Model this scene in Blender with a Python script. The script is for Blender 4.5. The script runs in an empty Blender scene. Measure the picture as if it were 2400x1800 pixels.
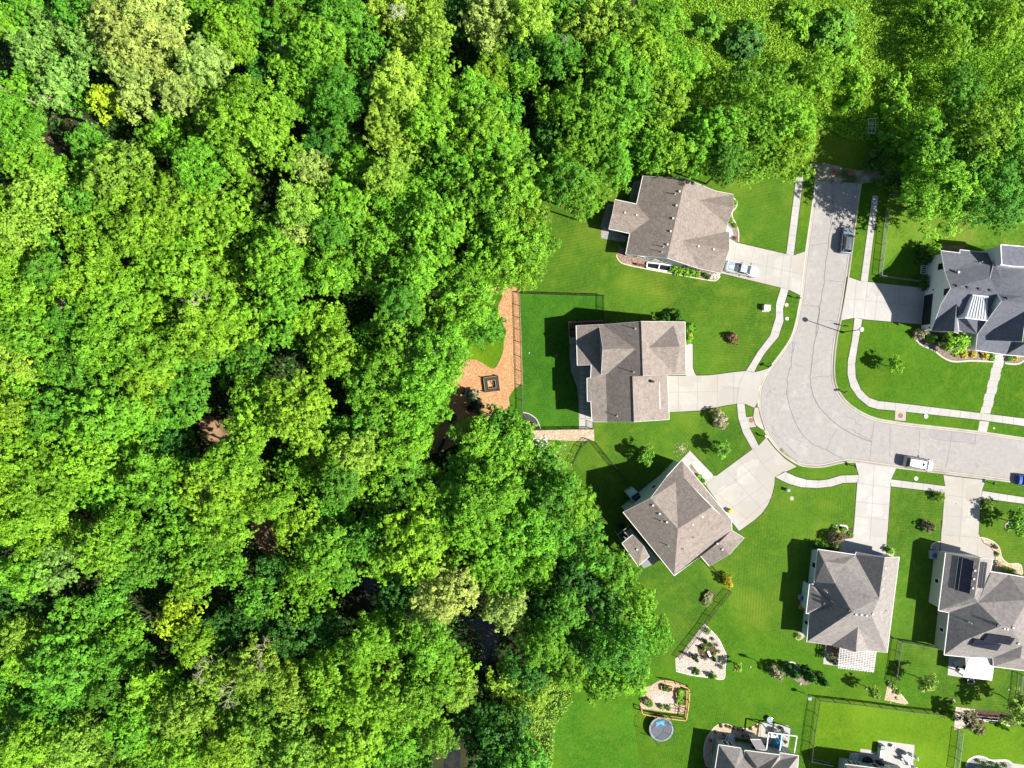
import bpy, bmesh, math, random
import numpy as np
from mathutils import Vector, Matrix, geometry
R_ = math.radians
# ------------------------------------------------------------------ camera, world, sun, exposure
SC = bpy.context.scene
COL = SC.collection
CAM_H = 120.0            # drone height in metres; the camera looks straight down
MPP = 0.075              # metres on the ground per pixel of the 2400 px wide photograph
cam = bpy.data.objects.new('camera', bpy.data.cameras.new('camera'))
COL.objects.link(cam)
cam.location = (0, 0, CAM_H)
cam.data.lens = 24; cam.data.sensor_width = 36
cam.data.clip_start = 1; cam.data.clip_end = 6000
SC.camera = cam
SUN_ELEV = 43.5
AZ = (0.946, -0.324)     # horizontal direction towards the sun
wd = bpy.data.worlds.new('World'); SC.world = wd; wd.use_nodes = True
nt = wd.node_tree; bg = nt.nodes['Background']
sky = nt.nodes.new('ShaderNodeTexSky'); sky.sky_type = 'NISHITA'; sky.sun_disc = False
sky.sun_elevation = R_(SUN_ELEV); sky.sun_rotation = math.atan2(AZ[0], AZ[1])
nt.links.new(sky.outputs[0], bg.inputs[0]); bg.inputs[1].default_value = 0.06
sl = bpy.data.lights.new('sun', 'SUN'); sl.energy = 4.9; sl.angle = R_(0.5); sl.color = (1.0, 0.955, 0.88)
so = bpy.data.objects.new('sun', sl); COL.objects.link(so)
ce = math.cos(R_(SUN_ELEV))
sdir = Vector((AZ[0]*ce, AZ[1]*ce, math.sin(R_(SUN_ELEV))))
so.location = sdir*200
so.rotation_euler = (-sdir).to_track_quat('-Z', 'Y').to_euler()
SC.view_settings.view_transform = 'Standard'; SC.view_settings.look = 'None'
SC.view_settings.exposure = 0.89; SC.view_settings.gamma = 1.0
rnd = random.Random(7)

# ------------------------------------------------------------------ measuring helpers
def W(p, h=0.0):
    """photograph pixel + real height above ground -> real point"""
    k = MPP*(CAM_H-h)/CAM_H
    return Vector(((p[0]-1200)*k, (900-p[1])*k, h))
def crop(x0, y0, s):
    return lambda x, y: (x0+x/s, y0+y/s)
A = crop(1380, 380, 4.424); B = crop(1100, 640, 3.687); Cc = crop(1850, 380, 4.022)
D = crop(1700, 720, 3.16);  E = crop(1350, 1000, 3.687); F = crop(1840, 1220, 3.95)
G = crop(1450, 1440, 4.022); Hh = crop(1900, 1500, 4.424); I = crop(2080, 560, 5.53)
J = crop(1010, 850, 6.635); K = crop(1490, 1560, 8.294); L = crop(1640, 1640, 8.508)
M = crop(1960, 1700, 11.06); N6 = crop(2200, 1500, 3.173); Q = crop(2200, 1250, 5.6)
def X(f, pts): return [f(x, y) for x, y in pts]

# ------------------------------------------------------------------ object helpers
def tagp(o, label=None, cat=None, group=None, kind=None):
    if label: o['label'] = label
    if cat: o['category'] = cat
    if group: o['group'] = group
    if kind: o['kind'] = kind
    return o
def empty(name, loc, label, cat, group=None, rz=0):
    o = bpy.data.objects.new(name, None); COL.objects.link(o)
    o.location = loc; o.rotation_euler = (0, 0, rz); o.empty_display_size = 0.5
    return tagp(o, label, cat, group)
def mesh_obj(name, verts, faces, mat, parent=None, world=False, smooth=False):
    """world=True: verts are in world space and are moved into the parent's (unrotated) space"""
    me = bpy.data.meshes.new(name)
    if world and parent is not None:
        off = Vector(parent.location)
        q = parent
        while q.parent is not None:
            q = q.parent; off = off+Vector(q.location)
        verts = [Vector(v)-off for v in verts]
    me.from_pydata([tuple(v) for v in verts], [], faces)
    if mat is not None:
        me.materials.append(mat)
    if smooth:
        for p in me.polygons: p.use_smooth = True
    o = bpy.data.objects.new(name, me); COL.objects.link(o)
    if parent is not None: o.parent = parent
    return o
class MB:
    """collects simple solids into one mesh"""
    def __init__(s): s.v = []; s.f = []
    def add(s, vs, fs):
        n = len(s.v); s.v += [Vector(v) for v in vs]; s.f += [[i+n for i in f] for f in fs]; return s
    def box(s, c, d, rz=0.0, taper=1.0):
        cx, cy, cz = c; a, b, e = d[0]/2, d[1]/2, d[2]/2
        vs = []
        for z, t in ((-e, 1.0), (e, taper)):
            for x, y in ((-a, -b), (a, -b), (a, b), (-a, b)):
                x *= t; y *= t
                vs.append((cx+x*math.cos(rz)-y*math.sin(rz), cy+x*math.sin(rz)+y*math.cos(rz), cz+z))
        return s.add(vs, [[3, 2, 1, 0], [4, 5, 6, 7], [0, 1, 5, 4], [1, 2, 6, 5], [2, 3, 7, 6], [3, 0, 4, 7]])
    def bar(s, p, q, w, t):
        """rectangular bar from p to q, width w (horizontal), thickness t"""
        p = Vector(p); q = Vector(q); d = (q-p)
        if d.length < 1e-6: return s
        d.normalize(); up = Vector((0, 0, 1)) if abs(d.z) < 0.95 else Vector((1, 0, 0))
        sx = d.cross(up).normalized(); u = sx.cross(d).normalized()
        vs = [a+sx*i*w/2+u*j*t/2 for a in (p, q) for i, j in ((-1, -1), (1, -1), (1, 1), (-1, 1))]
        return s.add(vs, [[0, 1, 2, 3], [7, 6, 5, 4], [0, 4, 5, 1], [1, 5, 6, 2], [2, 6, 7, 3], [3, 7, 4, 0]])
    def tube(s, p, q, r0, r1=None, n=8, cap=True):
        r1 = r0 if r1 is None else r1
        p = Vector(p); q = Vector(q); d = (q-p)
        if d.length < 1e-6: return s
        d.normalize(); up = Vector((0, 0, 1)) if abs(d.z) < 0.95 else Vector((1, 0, 0))
        sx = d.cross(up).normalized(); u = sx.cross(d).normalized()
        vs = []
        for a, r in ((p, r0), (q, r1)):
            for i in range(n):
                t = 2*math.pi*i/n; vs.append(a+sx*math.cos(t)*r+u*math.sin(t)*r)
        fs = [[i, (i+1) % n, n+(i+1) % n, n+i] for i in range(n)]
        if cap: fs += [list(range(n))[::-1], list(range(n, 2*n))]
        return s.add(vs, fs)
    def lathe(s, c, prof, n=20):
        cx, cy, cz = c; vs = []
        for r, z in prof:
            for i in range(n):
                t = 2*math.pi*i/n; vs.append((cx+r*math.cos(t), cy+r*math.sin(t), cz+z))
        fs = []
        for k in range(len(prof)-1):
            for i in range(n):
                fs.append([k*n+i, k*n+(i+1) % n, (k+1)*n+(i+1) % n, (k+1)*n+i])
        fs.append(list(range(n))[::-1]); fs.append([(len(prof)-1)*n+i for i in range(n)])
        return s.add(vs, fs)
    def prism(s, pts, z0, z1):
        """pts: world xy outline"""
        pts = [Vector((p[0], p[1])) for p in pts]
        ar = sum(pts[i].x*pts[(i+1) % len(pts)].y-pts[(i+1) % len(pts)].x*pts[i].y for i in range(len(pts)))
        if ar < 0: pts = pts[::-1]
        n = len(pts)
        vs = [(p.x, p.y, z0) for p in pts]+[(p.x, p.y, z1) for p in pts]
        tri = geometry.tessellate_polygon([[Vector((p.x, p.y, 0)) for p in pts]])
        fs = []
        for t in tri:
            a, b, c = [pts[i] for i in t]
            if (b-a).cross(c-a) < 0: t = t[::-1]
            fs.append([i+n for i in t]); fs.append([t[2], t[1], t[0]])
        fs += [[i, (i+1) % n, n+(i+1) % n, n+i] for i in range(n)]
        return s.add(vs, fs)
    def build(s, name, mat, parent=None, world=False, smooth=False):
        return mesh_obj(name, s.v, s.f, mat, parent, world, smooth)
def smooth_line(pts, sub=4, closed=False):
    pts = [Vector((p[0], p[1])) for p in pts]; n = len(pts); out = []
    rng = range(n) if closed else range(n-1)
    for i in rng:
        if closed: p0, p1, p2, p3 = pts[i-1], pts[i], pts[(i+1) % n], pts[(i+2) % n]
        else: p0, p1, p2, p3 = pts[max(i-1, 0)], pts[i], pts[i+1], pts[min(i+2, n-1)]
        for k in range(sub):
            t = k/sub
            out.append(0.5*((2*p1)+(p2-p0)*t+(2*p0-5*p1+4*p2-p3)*t*t+(3*p1-p0-3*p2+p3)*t**3))
    if not closed: out.append(pts[-1])
    return [(p.x, p.y) for p in out]
def gpts(pts): return [W(p)[:2] for p in pts]
def sheet(name, pts, z, mat, z0=0.0, parent=None):
    o = MB().prism(gpts(pts), z0, z).build(name, mat, parent, world=parent is not None)
    return o if parent is not None else tagp(o, kind='structure')
def offset_line(pts, d):
    """pts world xy; positive d = to the left of travel"""
    pts = [Vector((p[0], p[1])) for p in pts]; out = []
    for i, p in enumerate(pts):
        a = pts[max(i-1, 0)]; b = pts[min(i+1, len(pts)-1)]
        t = (b-a).normalized(); out.append(p+Vector((-t.y, t.x))*d)
    return out
def sweep(pts, prof, closed=False):
    """pts world xy, prof [(offset left, z)] -> verts, faces"""
    rings = [offset_line(pts, o) for o, z in prof]; n = len(pts); m = len(prof)
    vs = []; fs = []
    for i in range(n):
        for k in range(m): vs.append((rings[k][i].x, rings[k][i].y, prof[k][1]))
    for i in range(n-1):
        for k in range(m-1): fs.append([i*m+k, (i+1)*m+k, (i+1)*m+k+1, i*m+k+1])
    return vs, fs
def strip_mb(mb, pts, w, z, z0=None):
    """flat line of width w along world xy points"""
    if z0 is None: v, f = sweep(pts, [(-w/2, z), (w/2, z)])
    else: v, f = sweep(pts, [(-w/2, z0), (-w/2, z), (w/2, z), (w/2, z0)])
    return mb.add(v, [x[::-1] for x in f])
def inside(p, poly):
    x, y = p; c = False; n = len(poly); j = n-1
    for i in range(n):
        xi, yi = poly[i][0], poly[i][1]; xj, yj = poly[j][0], poly[j][1]
        if (yi > y) != (yj > y) and x < (xj-xi)*(y-yi)/(yj-yi)+xi: c = not c
        j = i
    return c

# ------------------------------------------------------------------ materials
MATS = {}
def nmat(name):
    m = bpy.data.materials.new(name); m.use_nodes = True
    t = m.node_tree; b = t.nodes['Principled BSDF']; return m, t, b
def noise(t, vec, scale, detail=4, rough=0.6):
    n = t.nodes.new('ShaderNodeTexNoise'); n.inputs['Scale'].default_value = scale
    n.inputs['Detail'].default_value = detail; n.inputs['Roughness'].default_value = rough
    if vec is not None: t.links.new(vec, n.inputs['Vector'])
    return n.outputs['Fac']
def mixc(t, fac, a, b, mode='MIX'):
    n = t.nodes.new('ShaderNodeMix'); n.data_type = 'RGBA'; n.blend_type = mode
    for key, val in ((0, fac), (6, a), (7, b)):
        if isinstance(val, bpy.types.NodeSocket): t.links.new(val, n.inputs[key])
        elif isinstance(val, (int, float)): n.inputs[key].default_value = val
        else: n.inputs[key].default_value = (*val[:3], 1)
    return n.outputs[2]
def ramp(t, fac, lo, hi, a=0.0, b=1.0):
    n = t.nodes.new('ShaderNodeMapRange'); n.clamp = True
    t.links.new(fac, n.inputs[0]); n.inputs[1].default_value = lo; n.inputs[2].default_value = hi
    n.inputs[3].default_value = a; n.inputs[4].default_value = b
    return n.outputs[0]
def posn(t):
    return t.nodes.new('ShaderNodeNewGeometry').outputs['Position']
def bump(t, b, h, dist, strength=1.0):
    n = t.nodes.new('ShaderNodeBump'); n.inputs['Distance'].default_value = dist; n.inputs['Strength'].default_value = strength
    t.links.new(h, n.inputs['Height']); t.links.new(n.outputs[0], b.inputs['Normal'])
def speckle(name, c1, c2, s1, c3=None, s2=0.15, rough=0.9, bd=0.0, detail=5, amt3=(0.45, 0.6), lo=0.35, hi=0.65, spec=0.2):
    m, t, b = nmat(name); p = posn(t)
    f = noise(t, p, s1, detail, 0.65); c = mixc(t, ramp(t, f, lo, hi), c1, c2)
    if name.startswith('concrete'):
        vo = t.nodes.new('ShaderNodeTexVoronoi'); vo.distance = 'CHEBYCHEV'; vo.inputs['Scale'].default_value = 0.3; vo.inputs['Randomness'].default_value = 0.6; t.links.new(p, vo.inputs['Vector'])
        sp = t.nodes.new('ShaderNodeSeparateColor'); t.links.new(vo.outputs['Color'], sp.inputs[0]); c = mixc(t, ramp(t, sp.outputs[0], 0, 1, 0, 0.75), c, tuple(x*0.84 for x in c1))
        st = noise(t, p, 0.55, 6, 0.7); c = mixc(t, ramp(t, st, 0.58, 0.72, 0, 0.5), c, tuple(x*0.62 for x in c1))
    if c3 is not None:
        g = noise(t, p, s2, 3, 0.5); c = mixc(t, ramp(t, g, *amt3), c, c3)
    t.links.new(c, b.inputs['Base Color']); b.inputs['Roughness'].default_value = rough
    b.inputs['Specular IOR Level'].default_value = spec
    if bd: bump(t, b, f, bd)
    MATS[name] = m; return m
def plain(name, c, rough=0.6, metal=0.0, spec=0.4, var=0.06, scale=3.0, coat=0.0):
    m, t, b = nmat(name); tc = t.nodes.new('ShaderNodeTexCoord')
    f = noise(t, tc.outputs['Object'], scale, 4)
    c2 = tuple(max(0.0, x*(1-var*2.5)) for x in c)
    t.links.new(mixc(t, ramp(t, f, 0.35, 0.7), c, c2), b.inputs['Base Color'])
    b.inputs['Roughness'].default_value = rough; b.inputs['Metallic'].default_value = metal
    b.inputs['Specular IOR Level'].default_value = spec
    b.inputs['Coat Weight'].default_value = coat
    MATS[name] = m; return m
def stones(name, cols, scale, rough=0.9, bd=0.03):
    """loose stones or chips: every cell its own colour"""
    m, t, b = nmat(name); p = posn(t)
    v = t.nodes.new('ShaderNodeTexVoronoi'); v.inputs['Scale'].default_value = scale*1.5; t.links.new(p, v.inputs['Vector'])
    sep = t.nodes.new('ShaderNodeSeparateColor'); t.links.new(v.outputs['Color'], sep.inputs[0])
    c = mixc(t, ramp(t, sep.outputs[0], 0.1, 0.9), cols[0], cols[1])
    c = mixc(t, ramp(t, sep.outputs[1], 0.7, 0.9), c, cols[2])
    g = noise(t, p, 0.35, 3); c = mixc(t, ramp(t, g, 0.35, 0.7, 0, 0.45), c, cols[3] if len(cols) > 3 else cols[1])
    t.links.new(c, b.inputs['Base Color']); b.inputs['Roughness'].default_value = rough
    b.inputs['Specular IOR Level'].default_value = 0.15
    bump(t, b, v.outputs['Distance'], -bd); MATS[name] = m; return m

def grass_mat(name, dark, mid, dry, stripe=0.0, ang=0.0, drylo=0.5, dryhi=0.75, period=0.55):
    m, t, b = nmat(name); p = posn(t)
    f = noise(t, p, 2.6, 6, 0.75); g = noise(t, p, 0.09, 4, 0.6); h = noise(t, p, 0.35, 5, 0.65); k = noise(t, p, 9.0, 2, 0.6)
    c = mixc(t, ramp(t, f, 0.38, 0.62), dark, mid)
    c = mixc(t, ramp(t, g, drylo, dryhi, 0, 0.8), c, dry)
    c = mixc(t, ramp(t, h, 0.50, 0.70, 0, 0.5), c, dry)
    c = mixc(t, ramp(t, k, 0.3, 0.7, 0.0, 0.5), c, tuple(x*0.55 for x in dark))
    wd_ = noise(t, p, 0.8, 6, 0.75); c = mixc(t, ramp(t, wd_, 0.60, 0.72, 0, 0.45), c, (0.20, 0.26, 0.035))
    ws_ = noise(t, p, 0.05, 5, 0.6); c = mixc(t, ramp(t, ws_, 0.42, 0.60, 0, 0.30), c, tuple(x*1.25 for x in mid))
    if stripe:
        w = t.nodes.new('ShaderNodeTexWave'); w.wave_type = 'BANDS'; w.inputs['Scale'].default_value = 1.0/(period*6.28)*3.14
        w.inputs['Distortion'].default_value = 0.6; w.inputs['Detail'].default_value = 1; w.inputs['Detail Scale'].default_value = 0.3
        mp = t.nodes.new('ShaderNodeMapping'); mp.inputs['Rotation'].default_value = (0, 0, ang)
        t.links.new(p, mp.inputs[0]); t.links.new(mp.outputs[0], w.inputs[0])
        # the mowing marks come and go across the lawn
        am = ramp(t, noise(t, p, 0.13, 3), 0.38, 0.62, 0.1, 1.0); mu = t.nodes.new('ShaderNodeMath'); mu.operation = 'MULTIPLY'
        t.links.new(ramp(t, w.outputs['Fac'], 0.2, 0.8, 0, stripe), mu.inputs[0]); t.links.new(am, mu.inputs[1])
        c = mixc(t, mu.outputs[0], c, tuple(x*0.5 for x in dark))
    t.links.new(c, b.inputs['Base Color']); b.inputs['Roughness'].default_value = 0.95
    b.inputs['Specular IOR Level'].default_value = 0.1
    bump(t, b, f, 0.10, 0.8); MATS[name] = m; return m
grass_mat('lawn', (0.036, 0.115, 0.007), (0.082, 0.195, 0.010), (0.170, 0.255, 0.016), 0.25, R_(10))
grass_mat('lawn_lush', (0.026, 0.105, 0.008), (0.056, 0.175, 0.012), (0.12, 0.23, 0.014), 0.28, R_(88), 0.55, 0.8)
grass_mat('lawn_bright', (0.075, 0.170, 0.006), (0.125, 0.245, 0.010), (0.19, 0.29, 0.014), 0.15, R_(20))
grass_mat('lawn_rough', (0.055, 0.14, 0.010), (0.125, 0.24, 0.018), (0.24, 0.29, 0.045), 0.0)
grass_mat('meadow_ground', (0.07, 0.15, 0.010), (0.15, 0.24, 0.012), (0.22, 0.25, 0.04), 0.0)
speckle('forest_floor', (0.030, 0.032, 0.012), (0.055, 0.042, 0.024), 0.5, (0.022, 0.045, 0.010), 0.12, bd=0.2)
speckle('concrete', (0.41, 0.388, 0.352), (0.465, 0.443, 0.407), 1.1, (0.385, 0.345, 0.295), 0.16, bd=0.002, amt3=(0.42, 0.68))
speckle('concrete_pale', (0.435, 0.422, 0.395), (0.49, 0.477, 0.45), 0.9, (0.41, 0.39, 0.36), 0.2, bd=0.002)
speckle('kerb_mat', (0.40, 0.365, 0.31), (0.47, 0.435, 0.38), 0.8, (0.32, 0.275, 0.23), 0.15, amt3=(0.55, 0.75))
def road_mat():
    m, t, b = nmat('road'); p = posn(t)
    mp = t.nodes.new('ShaderNodeMapping'); t.links.new(p, mp.inputs[0]); mp.inputs['Scale'].default_value = (1, 1, 1)
    f = noise(t, p, 1.3, 8, 0.75); g = noise(t, p, 0.10, 4, 0.6); h = noise(t, p, 6, 2, 0.6)
    c = mixc(t, ramp(t, f, 0.3, 0.7), (0.275, 0.258, 0.243), (0.395, 0.370, 0.348))
    c = mixc(t, ramp(t, g, 0.4, 0.7, 0, 0.6), c, (0.34, 0.318, 0.30))
    c = mixc(t, ramp(t, h, 0.60, 0.72, 0, 0.4), c, (0.2, 0.18, 0.18))
    o1 = noise(t, p, 0.45, 5, 0.7); c = mixc(t, ramp(t, o1, 0.60, 0.70, 0, 0.5), c, (0.22, 0.205, 0.195))
    o2 = noise(t, p, 0.22, 5, 0.7); c = mixc(t, ramp(t, o2, 0.55, 0.68, 0, 0.5), c, (0.45, 0.43, 0.41))
    t.links.new(c, b.inputs['Base Color']); b.inputs['Roughness'].default_value = 0.9; b.inputs['Specular IOR Level'].default_value = 0.2
    bump(t, b, f, 0.01); MATS['road'] = m
road_mat()
grass_mat('lawn_even', (0.044, 0.118, 0.010), (0.090, 0.192, 0.014), (0.175, 0.250, 0.022), 0.24, R_(94), 0.50, 0.72, 0.75)
grass_mat('lawn_slant', (0.040, 0.110, 0.010), (0.084, 0.182, 0.013), (0.195, 0.258, 0.024), 0.24, R_(78), 0.46, 0.66, 0.85)
grass_mat('lawn_cross', (0.038, 0.108, 0.010), (0.080, 0.178, 0.013), (0.175, 0.245, 0.022), 0.24, R_(-40), 0.52, 0.74, 0.8)
grass_mat('lawn_upright', (0.046, 0.120, 0.010), (0.095, 0.196, 0.014), (0.180, 0.252, 0.022), 0.22, R_(4), 0.5, 0.7, 0.8)
grass_mat('lawn_green', (0.036, 0.130, 0.008), (0.080, 0.215, 0.012), (0.140, 0.255, 0.016), 0.0, 0, 0.5, 0.75)
plain('soil_edge', (0.045, 0.05, 0.018), 0.95)
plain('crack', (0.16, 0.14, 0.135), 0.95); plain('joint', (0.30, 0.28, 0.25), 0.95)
plain('patch', (0.33, 0.30, 0.305), 0.95, scale=1.0)
stones('wood_chips', [(0.52, 0.30, 0.14), (0.36, 0.175, 0.08), (0.62, 0.43, 0.25), (0.40, 0.19, 0.085)], 5.5)
stones('gravel_pale', [(0.50, 0.44, 0.37), (0.36, 0.30, 0.25), (0.66, 0.60, 0.53)], 4.2)
stones('gravel_grey', [(0.34, 0.34, 0.32), (0.22, 0.22, 0.21), (0.48, 0.47, 0.45)], 6)
stones('gravel_tan', [(0.52, 0.40, 0.28), (0.38, 0.27, 0.18), (0.66, 0.56, 0.44)], 4.5)
stones('gravel_brown', [(0.30, 0.21, 0.16), (0.20, 0.13, 0.10), (0.42, 0.34, 0.28)], 4.5)
stones('mulch', [(0.10, 0.065, 0.042), (0.06, 0.035, 0.022), (0.17, 0.12, 0.09)], 6)
stones('mulch_light', [(0.25, 0.19, 0.15), (0.17, 0.12, 0.09), (0.36, 0.30, 0.25)], 6)
stones('mulch_black', [(0.07, 0.07, 0.07), (0.05, 0.05, 0.05), (0.11, 0.11, 0.10)], 6)
speckle('dirt', (0.26, 0.16, 0.09), (0.36, 0.22, 0.13), 0.8, (0.14, 0.09, 0.05), 0.3, bd=0.05)
speckle('dirt_grey', (0.22, 0.19, 0.14), (0.42, 0.36, 0.27), 0.9, (0.07, 0.11, 0.03), 0.35, bd=0.05)
speckle('rock', (0.62, 0.60, 0.57), (0.42, 0.40, 0.38), 2.0)
speckle('rock_tan', (0.58, 0.47, 0.36), (0.40, 0.31, 0.24), 2.0)
plain('edging', (0.62, 0.57, 0.42), 0.85); plain('edging_grey', (0.50, 0.48, 0.44), 0.85); plain('edging_white', (0.72, 0.68, 0.62), 0.85)
plain('white_paint', (0.80, 0.80, 0.80), 0.5); plain('fascia_white', (0.78, 0.77, 0.75), 0.5); plain('black_metal', (0.018, 0.018, 0.018), 0.45)
plain('grey_metal', (0.22, 0.24, 0.23), 0.5); plain('silver', (0.42, 0.44, 0.47), 0.35, 0.6); plain('vent', (0.62, 0.60, 0.57), 0.5)
plain('dark_vent', (0.03, 0.03, 0.035), 0.6)
plain('pvc', (0.72, 0.70, 0.66), 0.5); plain('iron', (0.28, 0.13, 0.09), 0.8)
plain('bark', (0.13, 0.095, 0.07), 0.95, var=0.2); plain('dead_wood', (0.40, 0.34, 0.28), 0.95, var=0.12); plain('birch', (0.50, 0.47, 0.40), 0.9)
plain('timber', (0.62, 0.36, 0.13), 0.7); plain('timber_dark', (0.12, 0.045, 0.035), 0.8); plain('timber_grey', (0.36, 0.27, 0.19), 0.85)
plain('brick_orange', (0.50, 0.16, 0.08), 0.8)
plain('terracotta', (0.42, 0.17, 0.09), 0.8); plain('teal', (0.02, 0.24, 0.42), 0.6); plain('blue_plastic', (0.02, 0.10, 0.33), 0.4)
plain('sky_plastic', (0.08, 0.42, 0.70), 0.5); plain('yellow', (0.72, 0.50, 0.03), 0.5); plain('orange_wood', (0.55, 0.27, 0.06), 0.7)
plain('cushion', (0.42, 0.43, 0.48), 0.9); plain('tan_top', (0.55, 0.38, 0.22), 0.6); plain('wicker', (0.07, 0.055, 0.035), 0.9, var=0.25, scale=14)
plain('mesh_mat', (0.11, 0.12, 0.145), 0.7); plain('net', (0.05, 0.055, 0.06), 0.8); plain('rubber', (0.015, 0.015, 0.016), 0.8)
plain('pad_grey', (0.27, 0.32, 0.36), 0.5)
plain('lamp_white', (0.72, 0.70, 0.55), 0.5)
def glass(name, c, r=0.08):
    m, t, b = nmat(name); b.inputs['Base Color'].default_value = (*c, 1); b.inputs['Roughness'].default_value = r
    b.inputs['Specular IOR Level'].default_value = 0.8; MATS[name] = m
glass('glass_dark', (0.012, 0.016, 0.02)); glass('windscreen', (0.05, 0.075, 0.08), 0.12); glass('dome', (0.30, 0.36, 0.46), 0.15)
def paint(name, c, metal=0.3):
    m, t, b = nmat(name); b.inputs['Base Color'].default_value = (*c, 1); b.inputs['Roughness'].default_value = 0.32
    b.inputs['Metallic'].default_value = metal; b.inputs['Coat Weight'].default_value = 0.5; b.inputs['Coat Roughness'].default_value = 0.1; MATS[name] = m
paint('car_grey', (0.27, 0.31, 0.37), 0.35); paint('car_silver', (0.56, 0.57, 0.59), 0.2); paint('car_white', (0.56, 0.57, 0.60), 0.2); paint('car_roof', (0.11, 0.13, 0.16), 0.3)
paint('car_blue', (0.02, 0.07, 0.38), 0.3)
paint('brown_reflection', (0.16, 0.115, 0.10), 0.3)
def siding(name, c, scale=4.5, ang=0):
    m, t, b = nmat(name); p = posn(t); w = t.nodes.new('ShaderNodeTexWave'); w.bands_direction = 'Z'
    w.inputs['Scale'].default_value = scale; w.wave_profile = 'SAW'; t.links.new(p, w.inputs[0])
    t.links.new(mixc(t, ramp(t, w.outputs['Fac'], 0.0, 0.25, 0.35, 0), c, tuple(x*0.55 for x in c)), b.inputs['Base Color'])
    b.inputs['Roughness'].default_value = 0.6; bump(t, b, w.outputs['Fac'], 0.01); MATS[name] = m
siding('siding_white', (0.78, 0.80, 0.83)); siding('siding_blue', (0.44, 0.56, 0.62)); siding('siding_sage', (0.40, 0.41, 0.33)); siding('siding_grey', (0.30, 0.34, 0.35))
siding('siding_tan', (0.48, 0.43, 0.36))
def shingle(name, c1, c2, c3):
    m, t, b = nmat(name); uv = t.nodes.new('ShaderNodeTexCoord').outputs['UV']
    br = t.nodes.new('ShaderNodeTexBrick'); t.links.new(uv, br.inputs['Vector'])
    br.inputs['Scale'].default_value = 1.0; br.inputs['Brick Width'].default_value = 0.34; br.inputs['Row Height'].default_value = 0.17
    br.inputs['Mortar Size'].default_value = 0.014; br.inputs['Mortar Smooth'].default_value = 0.6; br.offset = 0.37
    br.inputs['Color1'].default_value = (*c1, 1); br.inputs['Color2'].default_value = (*c2, 1)
    br.inputs['Mortar'].default_value = (*tuple(x*0.42 for x in c3), 1)
    p = posn(t); f = noise(t, p, 2.2, 5, 0.8); g = noise(t, p, 0.25, 3)
    c = mixc(t, ramp(t, f, 0.47, 0.64, 0, 0.85), br.outputs['Color'], c3); hh = noise(t, p, 1.1, 4, 0.7); c = mixc(t, ramp(t, hh, 0.5, 0.7, 0, 0.45), c, tuple(x*1.15 for x in c1))
    c = mixc(t, ramp(t, g, 0.4, 0.8, 0, 0.35), c, c2)
    t.links.new(c, b.inputs['Base Color']); b.inputs['Roughness'].default_value = 0.95; b.inputs['Specular IOR Level'].default_value = 0.15
    bump(t, b, br.outputs['Fac'], -0.012); MATS[name] = m
shingle('shingle_tan', (0.35, 0.30, 0.262), (0.25, 0.208, 0.18), (0.150, 0.122, 0.105))
shingle('shingle_brown', (0.34, 0.295, 0.262), (0.245, 0.205, 0.18), (0.145, 0.12, 0.105))
shingle('shingle_grey', (0.365, 0.335, 0.315), (0.27, 0.245, 0.23), (0.165, 0.145, 0.135))
shingle('shingle_slate', (0.195, 0.20, 0.235), (0.145, 0.15, 0.18), (0.10, 0.105, 0.13))
m, t, b = nmat('solar'); p = posn(t); b.inputs['Roughness'].default_value = 0.25
t.links.new(mixc(t, ramp(t, noise(t, p, 1.5), 0.4, 0.6), (0.012, 0.015, 0.028), (0.02, 0.022, 0.035)), b.inputs['Base Color']); MATS['solar'] = m
m, t, b = nmat('water'); p = posn(t); b.inputs['Roughness'].default_value = 0.12
t.links.new(mixc(t, ramp(t, noise(t, p, 0.6, 4), 0.45, 0.65), (0.018, 0.022, 0.025), (0.045, 0.035, 0.022)), b.inputs['Base Color'])
bump(t, b, noise(t, p, 3.0, 3), 0.02); MATS['water'] = m
def leafmat(name, trans=0.22, rough=0.55, spec=0.25):
    m, t, b = nmat(name); oi = t.nodes.new('ShaderNodeObjectInfo')
    at = t.nodes.new('ShaderNodeAttribute'); at.attribute_name = 'tint'; at.attribute_type = 'GEOMETRY'
    dk = t.nodes.new('ShaderNodeMix'); dk.data_type = 'RGBA'; dk.blend_type = 'MULTIPLY'; dk.inputs[0].default_value = 1
    t.links.new(oi.outputs['Color'], dk.inputs[6])
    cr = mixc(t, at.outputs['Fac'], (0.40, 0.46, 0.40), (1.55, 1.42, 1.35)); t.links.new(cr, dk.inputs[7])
    c = dk.outputs[2]; t.links.new(c, b.inputs['Base Color']); b.inputs['Roughness'].default_value = rough
    b.inputs['Specular IOR Level'].default_value = spec
    tr = t.nodes.new('ShaderNodeBsdfTranslucent'); t.links.new(c, tr.inputs[0])
    mx = t.nodes.new('ShaderNodeMixShader'); mx.inputs[0].default_value = trans
    t.links.new(b.outputs[0], mx.inputs[1]); t.links.new(tr.outputs[0], mx.inputs[2])
    t.links.new(mx.outputs[0], t.nodes['Material Output'].inputs[0]); MATS[name] = m
leafmat('leaf'); leafmat('needle', 0.1, 0.6, 0.2)

def leafmulti():
    leafmat('leaf_multi'); m = MATS['leaf_multi']; t = m.node_tree
    oi = [n for n in t.nodes if n.type == 'OBJECT_INFO'][0]; at = t.nodes.new('ShaderNodeAttribute'); at.attribute_name = 'colv'
    for l in list(t.links):
        if l.from_node == oi: t.links.new(at.outputs['Vector'], l.to_socket)
leafmulti()
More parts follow.
